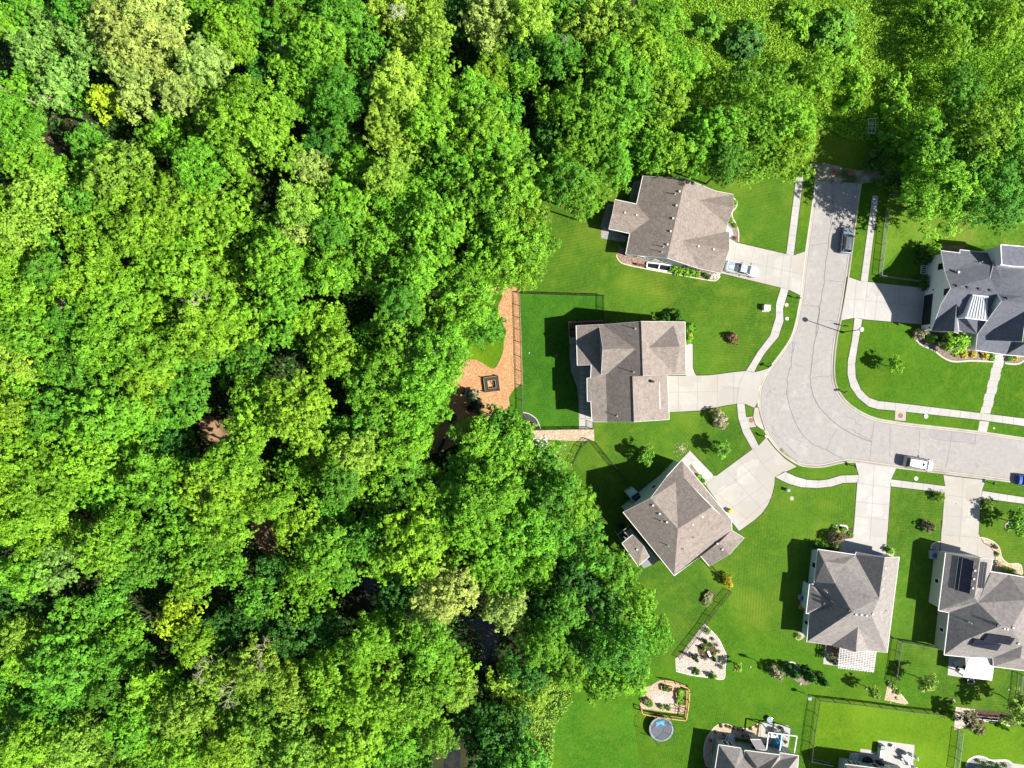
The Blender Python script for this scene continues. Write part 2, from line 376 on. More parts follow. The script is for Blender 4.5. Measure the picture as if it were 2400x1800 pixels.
# ------------------------------------------------------------------ the setting: ground, lawns, road, kerbs, drives
ZL, ZL2, ZB, ZW, ZJ = 0.12, 0.128, 0.133, 0.139, 0.144
g = MB(); n = 24; ext = 1500
g.add([(-ext+2*ext*i/n, -ext+2*ext*j/n, 0) for j in range(n+1) for i in range(n+1)],
      [[j*(n+1)+i, j*(n+1)+i+1, (j+1)*(n+1)+i+1, (j+1)*(n+1)+i] for j in range(n) for i in range(n)])
tagp(g.build('ground', MATS['forest_floor']), kind='structure')
KO = [(1909.7, 419.8), (1899, 500), (1886, 590), (1874.5, 693), (1869, 724), (1863, 754.8), (1851.9, 789.6), (1832.9, 820), (1806, 856), (1788.6, 881.4), (1777.5, 909.9),
      (1774.4, 941.5), (1779.5, 976.3), (1789.2, 1008), (1804.4, 1033.3), (1828.6, 1062), (1864.6, 1087), (1889.9, 1095), (1927.8, 1095.6), (1969, 1086.5),
      (2000.6, 1084.3), (2079.7, 1095), (2206, 1110.5), (2400, 1134.6), (2700, 1172)]
KI = [(2019, 431), (2009, 500), (1989.2, 649.8), (1971.8, 750.5), (1964.2, 783.3), (1957.9, 830.8), (1956.3, 871.9), (1961, 903.5), (1977.5, 932),
      (2000.6, 953.2), (2032.3, 971.2), (2063.9, 981.7), (2098.7, 987), (2139.9, 992.7), (2291.8, 1009.6), (2400, 1025.4), (2700, 1067)]
KO = smooth_line(KO, 3); KI = smooth_line(KI, 3)
sheet('road', KO+KI[::-1], 0.02, MATS['road'], -0.2)
lawn_w = [(1380, 415), (1500, 375), (1640, 360), (1850, 385), (1905, 408)]+KO+[(2700, 2150), (1180, 2150), (1250, 1960), (1290, 1760), (1320, 1650), (1240, 1560), (1330, 1400), (1290, 1250), (1300, 1120), (1200, 1060), (1120, 1000),
          (1075, 930), (1040, 830), (1090, 700), (1130, 640), (1180, 500), (1290, 440)]
LAWN_E = [(2019, 431)]+KI+[(2700, 400), (2400, 420), (2200, 440), (2070, 425)]
tagp(MB().prism(gpts(lawn_w), -0.1, ZL).build('lawn', MATS['lawn']), kind='structure')
tagp(MB().prism(gpts(LAWN_E), -0.1, ZL).build('lawn', MATS['lawn']), kind='structure')
LAWN_W = lawn_w
# yards mown differently
for m_, pts_ in (('lawn_slant', [(1240, 470), (1380, 440), (1700, 420), (1850, 410), (1890, 440), (1878, 560), (1862, 690), (1800, 700), (1640, 692), (1415, 690), (1217, 688), (1180, 640), (1215, 520)]),
                 ('lawn_even', [(1415, 690), (1640, 692), (1800, 700), (1862, 690), (1856, 724), (1838, 790), (1792, 856), (1766, 905), (1763, 945), (1772, 990), (1700, 985), (1560, 975), (1392, 1000), (1414, 751)]),
                 ('lawn_cross', [(1392, 1000), (1560, 975), (1700, 985), (1772, 990), (1790, 1040), (1815, 1075), (1850, 1098), (1815, 1120), (1800, 1180), (1735, 1250), (1700, 1380), (1590, 1540), (1500, 1560), (1410, 1300), (1340, 1080)]),
                 ('lawn_upright', [(1850, 1098), (1880, 1105), (1930, 1108), (1995, 1098), (2105, 1110), (2104, 1500), (1900, 1530), (1710, 1440), (1700, 1380), (1735, 1250), (1800, 1180), (1815, 1120)]),
                 ('lawn_even', [(2105, 1110), (2200, 1124), (2700, 1190), (2700, 1660), (2245, 1664), (2104, 1560), (2104, 1500)])):
    sheet('lawn', pts_, 0.124, MATS[m_], 0.1)
sheet('lawn', X(B, [(432, 176), (1155, 200), (1157, 430), (880, 430), (880, 800), (945, 960), (950, 1345), (560, 1345), (462, 1225)]), ZL2, MATS['lawn_lush'], 0.1)
sheet('lawn', [(1914, 1634), (2243, 1672), (2240, 1850), (1893, 1850), (1895, 1776)], ZL2, MATS['lawn_bright'], 0.1)
sheet('lawn', [(2249, 1676), (2600, 1715), (2600, 1850), (2242, 1850)], ZL2, MATS['lawn_bright'], 0.1)
sheet('lawn', [(1300, 1640), (1478, 1650), (1486, 1680), (1492, 1740), (1500, 1800), (1520, 2000), (1190, 2000), (1260, 1800)], ZL2, MATS['lawn_green'], 0.1)
sheet('lawn', X(Cc, [(930, 330), (1200, 360), (2600, 480), (2600, 790), (1990, 775), (1620, 800), (1420, 790), (1290, 780), (1050, 810), (850, 1040), (900, 480)]), ZL2, MATS['lawn_rough'], 0.1)
sheet('lawn', X(B, [(620, 1470), (780, 1430), (960, 1470), (880, 1640), (900, 1700), (560, 1700), (580, 1580)]), ZL2, MATS['lawn_rough'], 0.1)
sheet('lawn', smooth_line(X(B, [(-60, 640), (60, 600), (200, 590), (290, 600), (290, 680), (240, 780), (200, 825), (150, 800), (60, 750), (0, 740)]), 3, True), 0.141, MATS['lawn_bright'], 0.1)
sheet('lawn', X(B, [(398, 1000), (450, 950), (460, 1225), (420, 1230), (345, 1170), (352, 1080)]), 0.141, MATS['lawn_lush'], 0.1)
sheet('meadow', [(1480, -150), (2800, -150), (2800, 400), (2300, 400), (2060, 420), (1905, 405), (1850, 380), (1700, 300), (1520, 200)], 0.06, MATS['meadow_ground'], -0.1)
sheet('dirt_track', smooth_line(X(Cc, [(205, 20), (330, 10), (640, 80), (900, 60), (1050, 110), (1040, 200), (860, 215), (690, 205), (600, 195), (270, 175), (160, 140)]), 3, True), 0.115, MATS['dirt_grey'], -0.1)
sheet('bare_soil', [(95, 325), (118, 320), (140, 345), (145, 370), (115, 380), (92, 360)], 0.2, MATS['dirt'], -0.1)
sheet('bare_soil', smooth_line([(470, 985), (500, 975), (530, 1010), (560, 1050), (530, 1065), (500, 1040), (475, 1015)], 3, True), 0.2, MATS['dirt'], -0.1)
sheet('bare_soil', smooth_line([(590, 1215), (660, 1200), (680, 1250), (660, 1300), (610, 1290)], 3, True), 0.05, MATS['dirt'], -0.1)
sheet('stream', smooth_line([(800, 1310), (870, 1340), (900, 1390), (960, 1420), (1040, 1430), (1100, 1450), (1155, 1440), (1170, 1500), (1168, 1560), (1155, 1620), (1130, 1680), (1080, 1760), (1080, 1900), (1040, 1900), (1045, 1760), (1090, 1660), (1130, 1590), (1125, 1540), (1108, 1490), (1060, 1465), (950, 1450), (860, 1430), (820, 1380)], 3, True), 0.05, MATS['water'], -0.1)

# wood-chip area, gravel and planting beds
sheet('wood_chip_bed', smooth_line(X(B, [(150, 90), (385, 120), (470, 160), (436, 180), (462, 960), (400, 985), (340, 1080), (345, 1170), (200, 1260), (0, 1330), (-120, 1480), (-330, 1560), (-340, 1330), (-300, 1180), (-200, 1000), (-80, 830),
      (-20, 740), (60, 740), (140, 780), (205, 828), (250, 780), (290, 680), (300, 560), (320, 500), (260, 380), (250, 280), (290, 200), (250, 170), (150, 140)]), 2, True), ZB, MATS['wood_chips'])
sheet('gravel_bed', X(B, [(470, 1372), (560, 1360), (1075, 1348), (1080, 1450), (900, 1450), (700, 1440), (560, 1430), (480, 1420)]), ZB, MATS['gravel_tan'])
sheet('mulch_bed', X(B, [(460, 1205), (520, 1222), (580, 1270), (612, 1345), (520, 1350), (470, 1290)]), ZB, MATS['mulch_black'])
def edging(pts, name='edging', mat='edging', w=0.16, closed=False, h=0.17):
    pts = smooth_line(pts, 4, closed); 
    if closed: pts = pts+[pts[0]]
    mb = strip_mb(MB(), gpts(pts), w, h, ZL)
    return tagp(mb.build('bed_edging', MATS[mat]), kind='structure')
edging(X(B, [(455, 1203), (520, 1218), (582, 1265), (616, 1345)]), mat='edging_grey')
edging(X(B, [(432, 178), (445, 600), (462, 1225)]), mat='edging_grey', w=0.1, h=0.14)
sheet('gravel_bed', smooth_line(X(B, [(868, 615), (925, 612), (930, 800), (945, 800), (948, 900), (948, 1200), (935, 1000), (880, 850), (866, 700)]), 1, True), ZB, MATS['gravel_grey'])
# house by the dead end (north)
sheet('gravel_bed', smooth_line(X(A, [(190, 432), (255, 440), (255, 720), (395, 770), (390, 835), (125, 790), (130, 640)]), 1, True), ZB, MATS['gravel_grey'])
sheet('gravel_bed', smooth_line(X(A, [(540, 185), (470, 200), (430, 300), (415, 415), (500, 437)]), 1, True), ZB, MATS['gravel_grey'])
bedA = X(A, [(310, 850), (290, 985), (320, 1030), (380, 1062), (600, 1112), (860, 1150), (1240, 1225), (1310, 1225), (1355, 1190), (1368, 1150), (1140, 1080), (800, 990), (400, 940)])
sheet('planting_bed', bedA, ZB, MATS['gravel_brown']); edging(X(A, [(290, 960), (292, 992), (330, 1040), (400, 1068), (600, 1110), (860, 1158), (1240, 1226), (1320, 1226), (1360, 1185)]))
sheet('gravel_bed', X(A, [(1275, 1165), (1365, 1150), (1352, 1190), (1310, 1222), (1240, 1215)]), ZB+0.004, MATS['gravel_pale'])
sheet('planting_bed', smooth_line(X(A, [(1500, 372), (1535, 420), (1525, 470), (1485, 520), (1490, 580), (1520, 640), (1548, 720), (1548, 830), (1505, 832), (1480, 700), (1430, 660), (1440, 500)]), 2, True), ZB, MATS['mulch_light'])
edging(X(A, [(1500, 372), (1537, 425), (1522, 475), (1483, 525), (1492, 585), (1522, 640), (1550, 725), (1550, 830)]))
# diagonal house front bed and patch
sheet('planting_bed', X(E, [(998, 320), (975, 338), (1090, 500), (1112, 500), (1116, 462), (1060, 400)]), ZW+0.006, MATS['mulch_light'])
edging(X(E, [(998, 318), (1060, 398), (1118, 462), (1114, 502)]))
for x, y in ((1600, 1040), (1612, 1052), (1622, 1045)):
    pass
# white house bed along the front
sheet('planting_bed', smooth_line(X(I, [(330, 1180), (345, 1290), (400, 1350), (470, 1400), (600, 1450), (700, 1530), (800, 1575), (900, 1590), (1080, 1580), (1370, 1590), (1390, 1500), (1050, 1420), (1000, 1190), (560, 1170)]), 2, True), ZB, MATS['mulch_light'])
edging(X(I, [(365, 1310), (420, 1365), (500, 1405), (600, 1450), (690, 1520), (790, 1575), (900, 1592), (1080, 1580), (1370, 1592)]), mat='edging_grey', w=0.28)
sheet('planting_bed', smooth_line(X(I, [(1520, 1500), (1525, 1610), (1640, 1618), (1740, 1590), (1800, 1540), (1800, 1490)]), 2, True), ZB, MATS['mulch_light'])
edging(X(I, [(1512, 1610), (1600, 1622), (1690, 1618), (1760, 1580), (1800, 1540)]), mat='edging_grey', w=0.28)
sheet('mulch_bed', X(I, [(690, 90), (700, 160), (940, 160), (1000, 120), (980, 90)]), ZB, MATS['dirt'])
# beds near the pergola house
bedP = [(1902, 1240), (1905, 1258), (1930, 1290), (1972, 1288), (1975, 1262), (1999, 1259), (2000, 1238), (1982, 1235), (1975, 1232), (1962, 1231), (1952, 1238), (1948, 1252)]
sheet('planting_bed', X(F, [(430, 90), (480, 45), (560, 48), (572, 70), (630, 62), (625, 158), (525, 160), (500, 210), (500, 290), (235, 260), (235, 205), (400, 190), (420, 130)]), ZB, MATS['mulch'])
edging(X(F, [(425, 115), (440, 70), (490, 45), (562, 50), (572, 75)]), mat='edging_white', w=0.3)
sheet('planting_bed', X(F, [(920, 240), (985, 250), (1008, 300), (1000, 345), (925, 300)]), ZB, MATS['gravel_tan']); edging(X(F, [(930, 243), (985, 255), (1010, 300)]))
sheet('planting_bed', X(F, [(90, 1040), (120, 1022), (155, 1030), (180, 1070), (150, 1100), (120, 1108), (95, 1090)]), ZB, MATS['gravel_pale'])
sheet('patio', X(F, [(355, 1250), (350, 1325), (490, 1345), (820, 1390), (845, 1210), (500, 1170), (370, 1150)]), ZW, MATS['concrete_pale'])
sheet('patio', X(F, [(505, 1185), (500, 1335), (815, 1380), (838, 1215)]), ZW+.004, MATS['gravel_brown'])
sheet('planting_bed', X(F, [(375, 1150), (470, 1160), (495, 1330), (430, 1325), (370, 1280)]), ZW+0.005, MATS['mulch_light'])
# solar house beds
sheet('planting_bed', smooth_line(X(Q, [(510, 50), (600, 60), (700, 100), (775, 165), (800, 240), (815, 300), (860, 360), (920, 395), (1030, 395), (1080, 440), (1080, 560), (720, 490), (700, 430), (730, 330), (720, 240), (660, 165), (580, 130), (510, 125)]), 2, True), ZB, MATS['gravel_tan'])
edging(X(Q, [(510, 50), (600, 60), (700, 100), (775, 165), (803, 240), (815, 300), (860, 360), (920, 397), (1030, 395), (1082, 440), (1082, 560)]))
sheet('patio', X(F, [(1515, 1250), (1500, 1428), (1640, 1450), (1700, 1440), (1720, 1260)]), ZW, MATS['concrete_pale'])
sheet('gravel_bed', X(F, [(1360, 215), (1430, 195), (1432, 285), (1350, 262)]), ZB, MATS['gravel_grey']); edging(X(F, [(1345, 262), (1358, 220), (1400, 197), (1432, 197)]), mat='edging_white')
# rock garden with shrubs below the diagonal house
sheet('gravel_bed', X(G, [(800, 85), (870, 150), (940, 230), (990, 330), (1015, 400), (1000, 500), (985, 605), (900, 600), (700, 570), (540, 530), (530, 420), (600, 350), (680, 240)]), ZB, MATS['gravel_pale'])
edging(X(G, [(800, 85), (870, 150), (940, 230), (990, 330), (1015, 400), (1000, 500), (985, 605), (850, 590), (700, 572), (540, 532)]), mat='edging_white')
sheet('mulch_bed', smooth_line(X(G, [(745, 290), (800, 265), (880, 280), (920, 330), (910, 390), (850, 410), (780, 400), (745, 350)]), 3, True), ZB+0.005, MATS['mulch'])
# fenced kitchen garden floor
sheet('gravel_bed', X(K, [(440, 290), (560, 270), (740, 300), (980, 370), (1010, 460), (965, 930), (100, 890), (80, 780), (140, 430), (300, 380)]), ZB, MATS['gravel_tan'])
sheet('gravel_bed', smooth_line(X(K, [(300, 500), (480, 470), (740, 560), (760, 700), (700, 850), (420, 800), (330, 640)]), 2, True), ZB+0.005, MATS['gravel_pale'])
sheet('raised_grass', X(K, [(110, 830), (960, 950), (940, 1010), (105, 905)]), ZB+0.006, MATS['lawn'])
# island beds with evergreens
sheet('planting_bed', smooth_line(X(G, [(1545, 500), (1580, 455), (1640, 448), (1700, 500), (1760, 560), (1830, 600), (1760, 670), (1650, 610), (1560, 560)]), 2, True), ZB, MATS['mulch_light'])
edging(X(G, [(1545, 530), (1548, 490), (1585, 455), (1640, 448), (1690, 490), (1720, 525)]), mat='edging_white')
# corner beds between the bottom yards
sheet('planting_bed', X(Hh, [(800, 415), (1005, 655), (975, 665), (760, 620), (785, 500)]), ZB+0.004, MATS['gravel_tan'])
edging(X(Hh, [(875, 490), (940, 570), (1005, 655)]))
sheet('gravel_bed', X(Hh, [(1500, 690), (1700, 715), (1680, 830), (1590, 905), (1480, 930)]), ZB+0.004, MATS['gravel_pale'])
sheet('mulch_bed', X(Hh, [(1700, 715), (2130, 760), (2320, 800), (2320, 905), (2050, 880), (1860, 845), (1690, 820)]), ZB+0.004, MATS['mulch'])
edging(X(Hh, [(1760, 825), (1860, 845), (1960, 862), (2060, 885)]), mat='edging_white')
# the bottom houses
sheet('gravel_bed', smooth_line(X(L, [(240, 600), (300, 530), (400, 480), (560, 485), (680, 540), (820, 560), (980, 560), (1090, 510), (1200, 450), (1190, 760), (1100, 800), (300, 760), (260, 1300), (120, 1320), (80, 1150), (80, 950), (130, 760)]), 2, True), ZB, MATS['gravel_tan'])
edging(X(L, [(80, 1150), (80, 950), (130, 760), (240, 600), (300, 530), (400, 480), (560, 485), (680, 540), (820, 560), (980, 560), (1090, 510), (1200, 450)]))
sheet('patio', smooth_line(X(L, [(1215, 450), (1400, 455), (1600, 490), (1760, 510), (1800, 560), (1780, 800), (1755, 945), (1500, 900), (1200, 850)]), 1, True), ZW, MATS['concrete_pale'])
sheet('patio', X(M, [(1075, 375), (2020, 500), (1975, 1060), (2100, 1080), (2090, 1200), (300, 1200), (340, 700), (620, 690), (610, 600), (840, 620), (1050, 700)]), ZW, MATS['concrete_pale'])
sheet('gravel_bed', smooth_line(X(Hh, [(1600, 1340), (1610, 1260), (1680, 1210), (1760, 1205), (1840, 1240), (1940, 1255), (2000, 1243), (2080, 1270), (2080, 1420), (1620, 1420)]), 1, True), ZB+0.004, MATS['gravel_grey'])
edging(X(Hh, [(1605, 1300), (1640, 1235), (1720, 1202), (1800, 1215), (1860, 1243), (1960, 1243), (2030, 1245), (2080, 1275)]), mat='edging_white', w=0.3)
sheet('patio', X(Hh, [(2080, 1272), (2500, 1330), (2500, 1420), (2075, 1420)]), ZW, MATS['concrete_pale'])

# kerbs with gutters
KP = [(0.0, 0.0), (0.0, 0.145), (0.16, 0.145), (0.30, 0.05), (0.34, 0.035), (0.62, 0.03), (0.62, 0.0)]
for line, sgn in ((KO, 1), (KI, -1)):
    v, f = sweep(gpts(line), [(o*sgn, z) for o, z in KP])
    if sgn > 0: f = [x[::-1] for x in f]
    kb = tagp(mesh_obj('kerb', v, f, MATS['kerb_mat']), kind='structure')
    mb = MB(); strip_mb(mb, offset_line(gpts(line), sgn*0.63), 0.05, 0.034); strip_mb(mb, offset_line(gpts(line), sgn*0.33), 0.07, 0.046); mb.build('gutter_joint_shade', MATS['crack'], kb)  # gutter joint and dirt lines, with the kerb face's shade painted in as well

# drives and pavements
def slab(name, pts, mat='concrete', z=ZW, sm=0, joints=()):
    if sm: pts = smooth_line(pts, sm, True)
    o = sheet(name, pts, z, MATS[mat])
    mb = strip_mb(MB(), gpts(list(pts)+[pts[0]]), 0.26, z-0.004); mb.build('soil_edge', MATS['soil_edge'], o)
    if joints:
        mb = MB()
        for jn in joints:
            for i in range(len(jn)-1): strip_mb(mb, gpts([jn[i], jn[i+1]]), 0.06, z+0.005)
        mb.build('joint', MATS['joint'], o)
    return o
def lerp(a, b, t): return (a[0]+(b[0]-a[0])*t, a[1]+(b[1]-a[1])*t)
def walk(left, right, mat='concrete_pale', every=1.5, sm=3, z=ZW):
    l = smooth_line(left, sm); r = smooth_line(right, sm)
    # cross joints at even spacing along the left side
    js = []; acc = 0
    for i in range(1, len(l)):
        acc += math.dist(l[i], l[i-1])*MPP
        if acc > every:
            acc = 0; a = l[i]; b = min(r, key=lambda q: math.dist(a, q)); js.append((a, b))
    # denser right for nearest search
    return slab('pavement', l+r[::-1], mat, z, joints=js)
def dens(pts, n=4):
    out = []
    for i in range(len(pts)-1):
        for k in range(n): out.append(lerp(pts[i], pts[i+1], k/n))
    return out+[pts[-1]]
walk(dens([(1866, 415), (1842.2, 596)], 24), dens([(1882, 415), (1859.2, 599)], 24), sm=1)
walk(dens([(1829.8, 673.8), (1818.5, 712.3), (1817.5, 745), (1804.4, 786.5), (1776, 824.4), (1758.5, 853), (1747.5, 870.3)]),
     dens([(1847.4, 678.4), (1841, 701), (1834.5, 723.6), (1835.4, 753), (1823.4, 789.6), (1791.8, 827.6), (1774.4, 856), (1767, 872)]), sm=2)
walk(dens([(1726.9, 946.3), (1730, 979.5), (1741, 1014.3), (1763.3, 1053.9)]), dens([(1744.3, 946), (1747.5, 973.2), (1753.8, 998.5), (1777.5, 1044.4)]), sm=2)
walk(dens(X(D, [(365, 1255), (430, 1290), (480, 1310), (560, 1332), (680, 1338), (780, 1328), (870, 1300), (980, 1297)])),
     dens(X(D, [(435, 1215), (520, 1255), (600, 1278), (690, 1283), (760, 1275), (850, 1247), (985, 1242)])), sm=1)
walk(dens(X(D, [(1218, 1325), (1620, 1372)]), 20), dens(X(D, [(1225, 1275), (1625, 1325)]), 20), sm=1)
walk(dens(X(D, [(1890, 1412), (2212, 1455), (2700, 1520)]), 20), dens(X(D, [(1900, 1360), (2212, 1408), (2700, 1475)]), 20), sm=1)
walk(dens(X(Cc, [(780, 315), (670, 1120)]), 30), dens(X(Cc, [(838, 318), (735, 1130)]), 30), sm=1)
walk(dens(X(D, [(955, 80), (935, 250), (905, 400), (903, 500), (925, 590), (980, 670), (1060, 735), (1130, 755), (1255, 765), (1890, 835), (2212, 880), (2700, 940)]), 8),
     dens(X(D, [(1012, 84), (975, 300), (958, 420), (962, 520), (1000, 610), (1060, 670), (1130, 695), (1300, 713), (1890, 785), (2212, 825), (2700, 890)]), 8), sm=1)
# front walk of the white house: separate slabs set a little askew
l0, l1 = D(1995, 350), D(1888, 785); r0, r1 = D(2070, 352), D(1962, 790)
mbw = MB()
for i in range(9):
    a, b = i/9, (i+0.985)/9; dx = (i % 2)*1.6-0.8-(i > 5)*0.8
    q = [lerp(l0, l1, a), lerp(r0, r1, a), lerp(r0, r1, b), lerp(l0, l1, b)]; mbw.prism(gpts([(p[0]+dx, p[1]) for p in q]), 0.0, ZW+0.004)
mbw.prism(gpts(X(D, [(1880, 840), (1950, 848), (1932, 926), (1867, 918)])), 0.0, ZW)
tagp(mbw.build('front_path', MATS['concrete_pale']), kind='structure')
slab('pavement', X(D, [(1255, 762), (1337, 768), (1332, 843), (1252, 836)]), z=ZW-0.003)
slab('pavement', X(D, [(150, 815), (215, 808), (225, 885), (170, 892)]), z=ZW-0.003)
slab('storm_inlet_apron', X(D, [(215, 745), (240, 742), (255, 810), (288, 912), (262, 900), (222, 870), (205, 810)]), 'kerb_mat', z=ZW+0.012)
# north drive
slab('driveway', [(1706, 552), (1724, 568.5), (1842, 596), (1859, 599), (1886, 590), (1874.6, 692), (1847, 678.4), (1828, 674), (1688, 640)], joints=[
    (A(1520, 870), A(1490, 1170)), (A(1710, 890), A(1650, 1215)), (A(1860, 935), A(1820, 1250)), (A(2020, 950), A(1975, 1310)), (A(1480, 1000), A(2212, 1165)), ((1855, 600), (1845, 678))])
slab('front_path', smooth_line(X(A, [(1400, 650), (1450, 665), (1485, 700), (1497, 760), (1505, 835), (1455, 870), (1420, 720)]), 1, True), 'concrete_pale', z=ZW-0.003)
# middle drive
dm = smooth_line([(1629, 880.5), (1664, 879.5), (1700, 875), (1744, 870), (1768, 872.6), (1802, 863)], 2)
slab('driveway', [(1562, 881)]+dm+[(1790, 880), (1778, 909), (1775, 941), (1768, 956), (1744, 945.5), (1727, 946), (1700, 950), (1640, 962), (1566, 966)], joints=[
    (B(1805, 890), B(1808, 1195)), (B(1968, 890), B(1970, 1190)), (B(2140, 880), B(2145, 1165)), (D(60, 490), D(60, 722)), (D(145, 478), D(100, 560), ), (D(100, 560), D(78, 715)), (B(1720, 1030), B(2140, 1025)), (D(-20, 598), D(90, 600))])
slab('front_path', X(B, [(1860, 612), (1928, 612), (1930, 820), (1945, 865), (1962, 888), (1870, 888)]), 'concrete_pale', z=ZW-0.003)
# diagonal drive
slab('driveway', X(E, [(1175, 425), (1215, 422), (1515, 200), (1575, 165), (1640, 95), (1715, 190), (1800, 275), (1905, 345), (1795, 395), (1715, 435), (1712, 500), (1690, 590), (1655, 675), (1600, 750), (1540, 805), (1408, 900), (1330, 800), (1250, 690), (1120, 505)]), joints=[
    (E(1530, 205), E(1600, 310)), (E(1600, 310), E(1700, 430)), (E(1605, 320), E(1730, 235)), (E(1200, 430), E(1122, 510)), (E(1300, 380), E(1640, 750)), (E(1420, 300), E(1690, 590)), (E(1190, 590), E(1510, 370)), (E(1290, 740), E(1620, 510)), (E(1400, 850), E(1700, 600)), (E(1120, 500), E(1480, 800))])
slab('front_path', X(E, [(985, 208), (895, 298), (940, 330), (1110, 500), (1190, 440), (1175, 405), (1110, 340)]), 'concrete_pale', z=ZW-0.003)
# pergola-house drive
slab('driveway', [D(960, 1150), D(1080, 1165), D(1262, 1192), D(1225, 1275), D(1198, 1659), (2078, 1250), (2074, 1320), (2000, 1318), (1968, 1296), (1966, 1272), (1972, 1264), (1998, 1260.5), (2002, 1220), D(975, 1297), D(985, 1242)], 'concrete_pale', joints=[
    (D(1100, 1170), D(1070, 1720)), (D(975, 1300), D(1215, 1335)), (D(960, 1545), D(1200, 1575)), (D(960, 1440), D(1205, 1462)), (D(990, 1180), D(985, 1240))])
# solar-house drive
slab('driveway', [D(1612, 1243), D(1760, 1262), D(1925, 1280), D(1900, 1345), D(1888, 1412), D(1873, 1659), (2292, 1250), Q(580, 128), Q(660, 165), Q(720, 240), Q(730, 330), Q(712, 440), Q(700, 520), (2202, 1312), (2203, 1290), (2207, 1220), D(1600, 1659), D(1625, 1325)], joints=[
    (D(1760, 1265), D(1730, 1740)), (D(1622, 1390), D(1890, 1420)), (D(1605, 1540), D(1880, 1565)), (F(1440, 130), F(1780, 155)), (F(1775, 205), F(1775, 330))])
# white-house drive
slab('driveway', X(Cc, [(550, 1082), (663, 1122), (735, 1130), (1290, 1190), (1240, 1530), (680, 1480), (610, 1468), (490, 1490)]), 'concrete_pale', joints=[
    (Cc(735, 1135), Cc(700, 1480)), (Cc(840, 1145), Cc(800, 1490)), (Cc(630, 1110), Cc(600, 1465)), (Cc(1040, 1165), Cc(1000, 1510)), (Cc(720, 1305), Cc(1260, 1365)), (Cc(520, 1290), Cc(700, 1300))])

# cracks, seams and a patch in the road surface
mb = MB(); zc = 0.024
def crack(pts, w=0.06, amp=0.12):
    pts = smooth_line(pts, 6); out = []
    for i, p in enumerate(pts):
        q = W(p); out.append((q.x+rnd.gauss(0, amp), q.y+rnd.gauss(0, amp)))
    strip_mb(mb, out, w, zc)
crack(X(Cc, [(415, 300), (398, 560), (350, 900), (320, 1180), (285, 1400), (255, 1640)]), 0.10)
crack(X(D, [(700, 0), (650, 330), (630, 520), (660, 680), (750, 800), (900, 920), (1080, 1000)]), 0.11, 0.06)
crack(X(D, [(500, 260), (490, 380), (460, 560), (465, 700), (550, 920), (650, 1010), (760, 1065), (860, 1120)]), 0.09, 0.08)
crack(X(D, [(350, 880), (370, 950), (440, 1000), (520, 1090)]), 0.05); crack(X(D, [(830, 900), (780, 980), (760, 1060)]), 0.05)
crack(X(D, [(490, 255), (510, 270), (500, 340)]), 0.06, 0.05)
for q in ([Cc(235, 345), Cc(600, 395)], [Cc(330, 1115), Cc(520, 1130)], [Cc(120, 1345), Cc(290, 1362)], [D(690, 88), D(850, 108)], [Cc(180, 790), Cc(370, 760)], [D(1100, 855), D(1070, 1140)], [D(1220, 870), D(1215, 1100)], [D(1440, 905), D(1425, 1170)], [D(1680, 925), D(1630, 1200)], [D(1220, 1080), D(1240, 1130)]):
    crack(q, 0.05, 0.04)
crack(X(D, [(880, 780), (930, 820), (1010, 880)]), 0.05); crack(X(D, [(940, 900), (980, 930), (1080, 990)]), 0.07); crack(X(D, [(640, 520), (720, 510), (800, 520)]), 0.05)
crack(X(D, [(330, 610), (300, 680)]), 0.04); crack(X(D, [(520, 980), (620, 1040)]), 0.04); crack(X(D, [(500, 420), (600, 460)]), 0.04)
crack(X(D, [(1600, 985), (1850, 1010)]), 0.05, 0.03); crack(X(D, [(1855, 930), (1850, 1012)]), 0.05, 0.02); crack(X(D, [(1510, 900), (1520, 960), (1600, 985)]), 0.04, 0.03)
road = bpy.data.objects['road']
mb.build('crack', MATS['crack'], road)
MB().prism(gpts(smooth_line(X(D, [(1515, 900), (1850, 933), (1848, 1008), (1620, 985), (1525, 962)]), 1, True)), 0.0, 0.0225).build('patch', MATS['patch'], road)
MB().prism(gpts(smooth_line(X(D, [(395, 1065), (420, 1045), (470, 1100), (530, 1140), (525, 1160), (450, 1120)]), 2, True)), 0.03, 0.05).build('sediment', MATS['dirt_grey'], road)
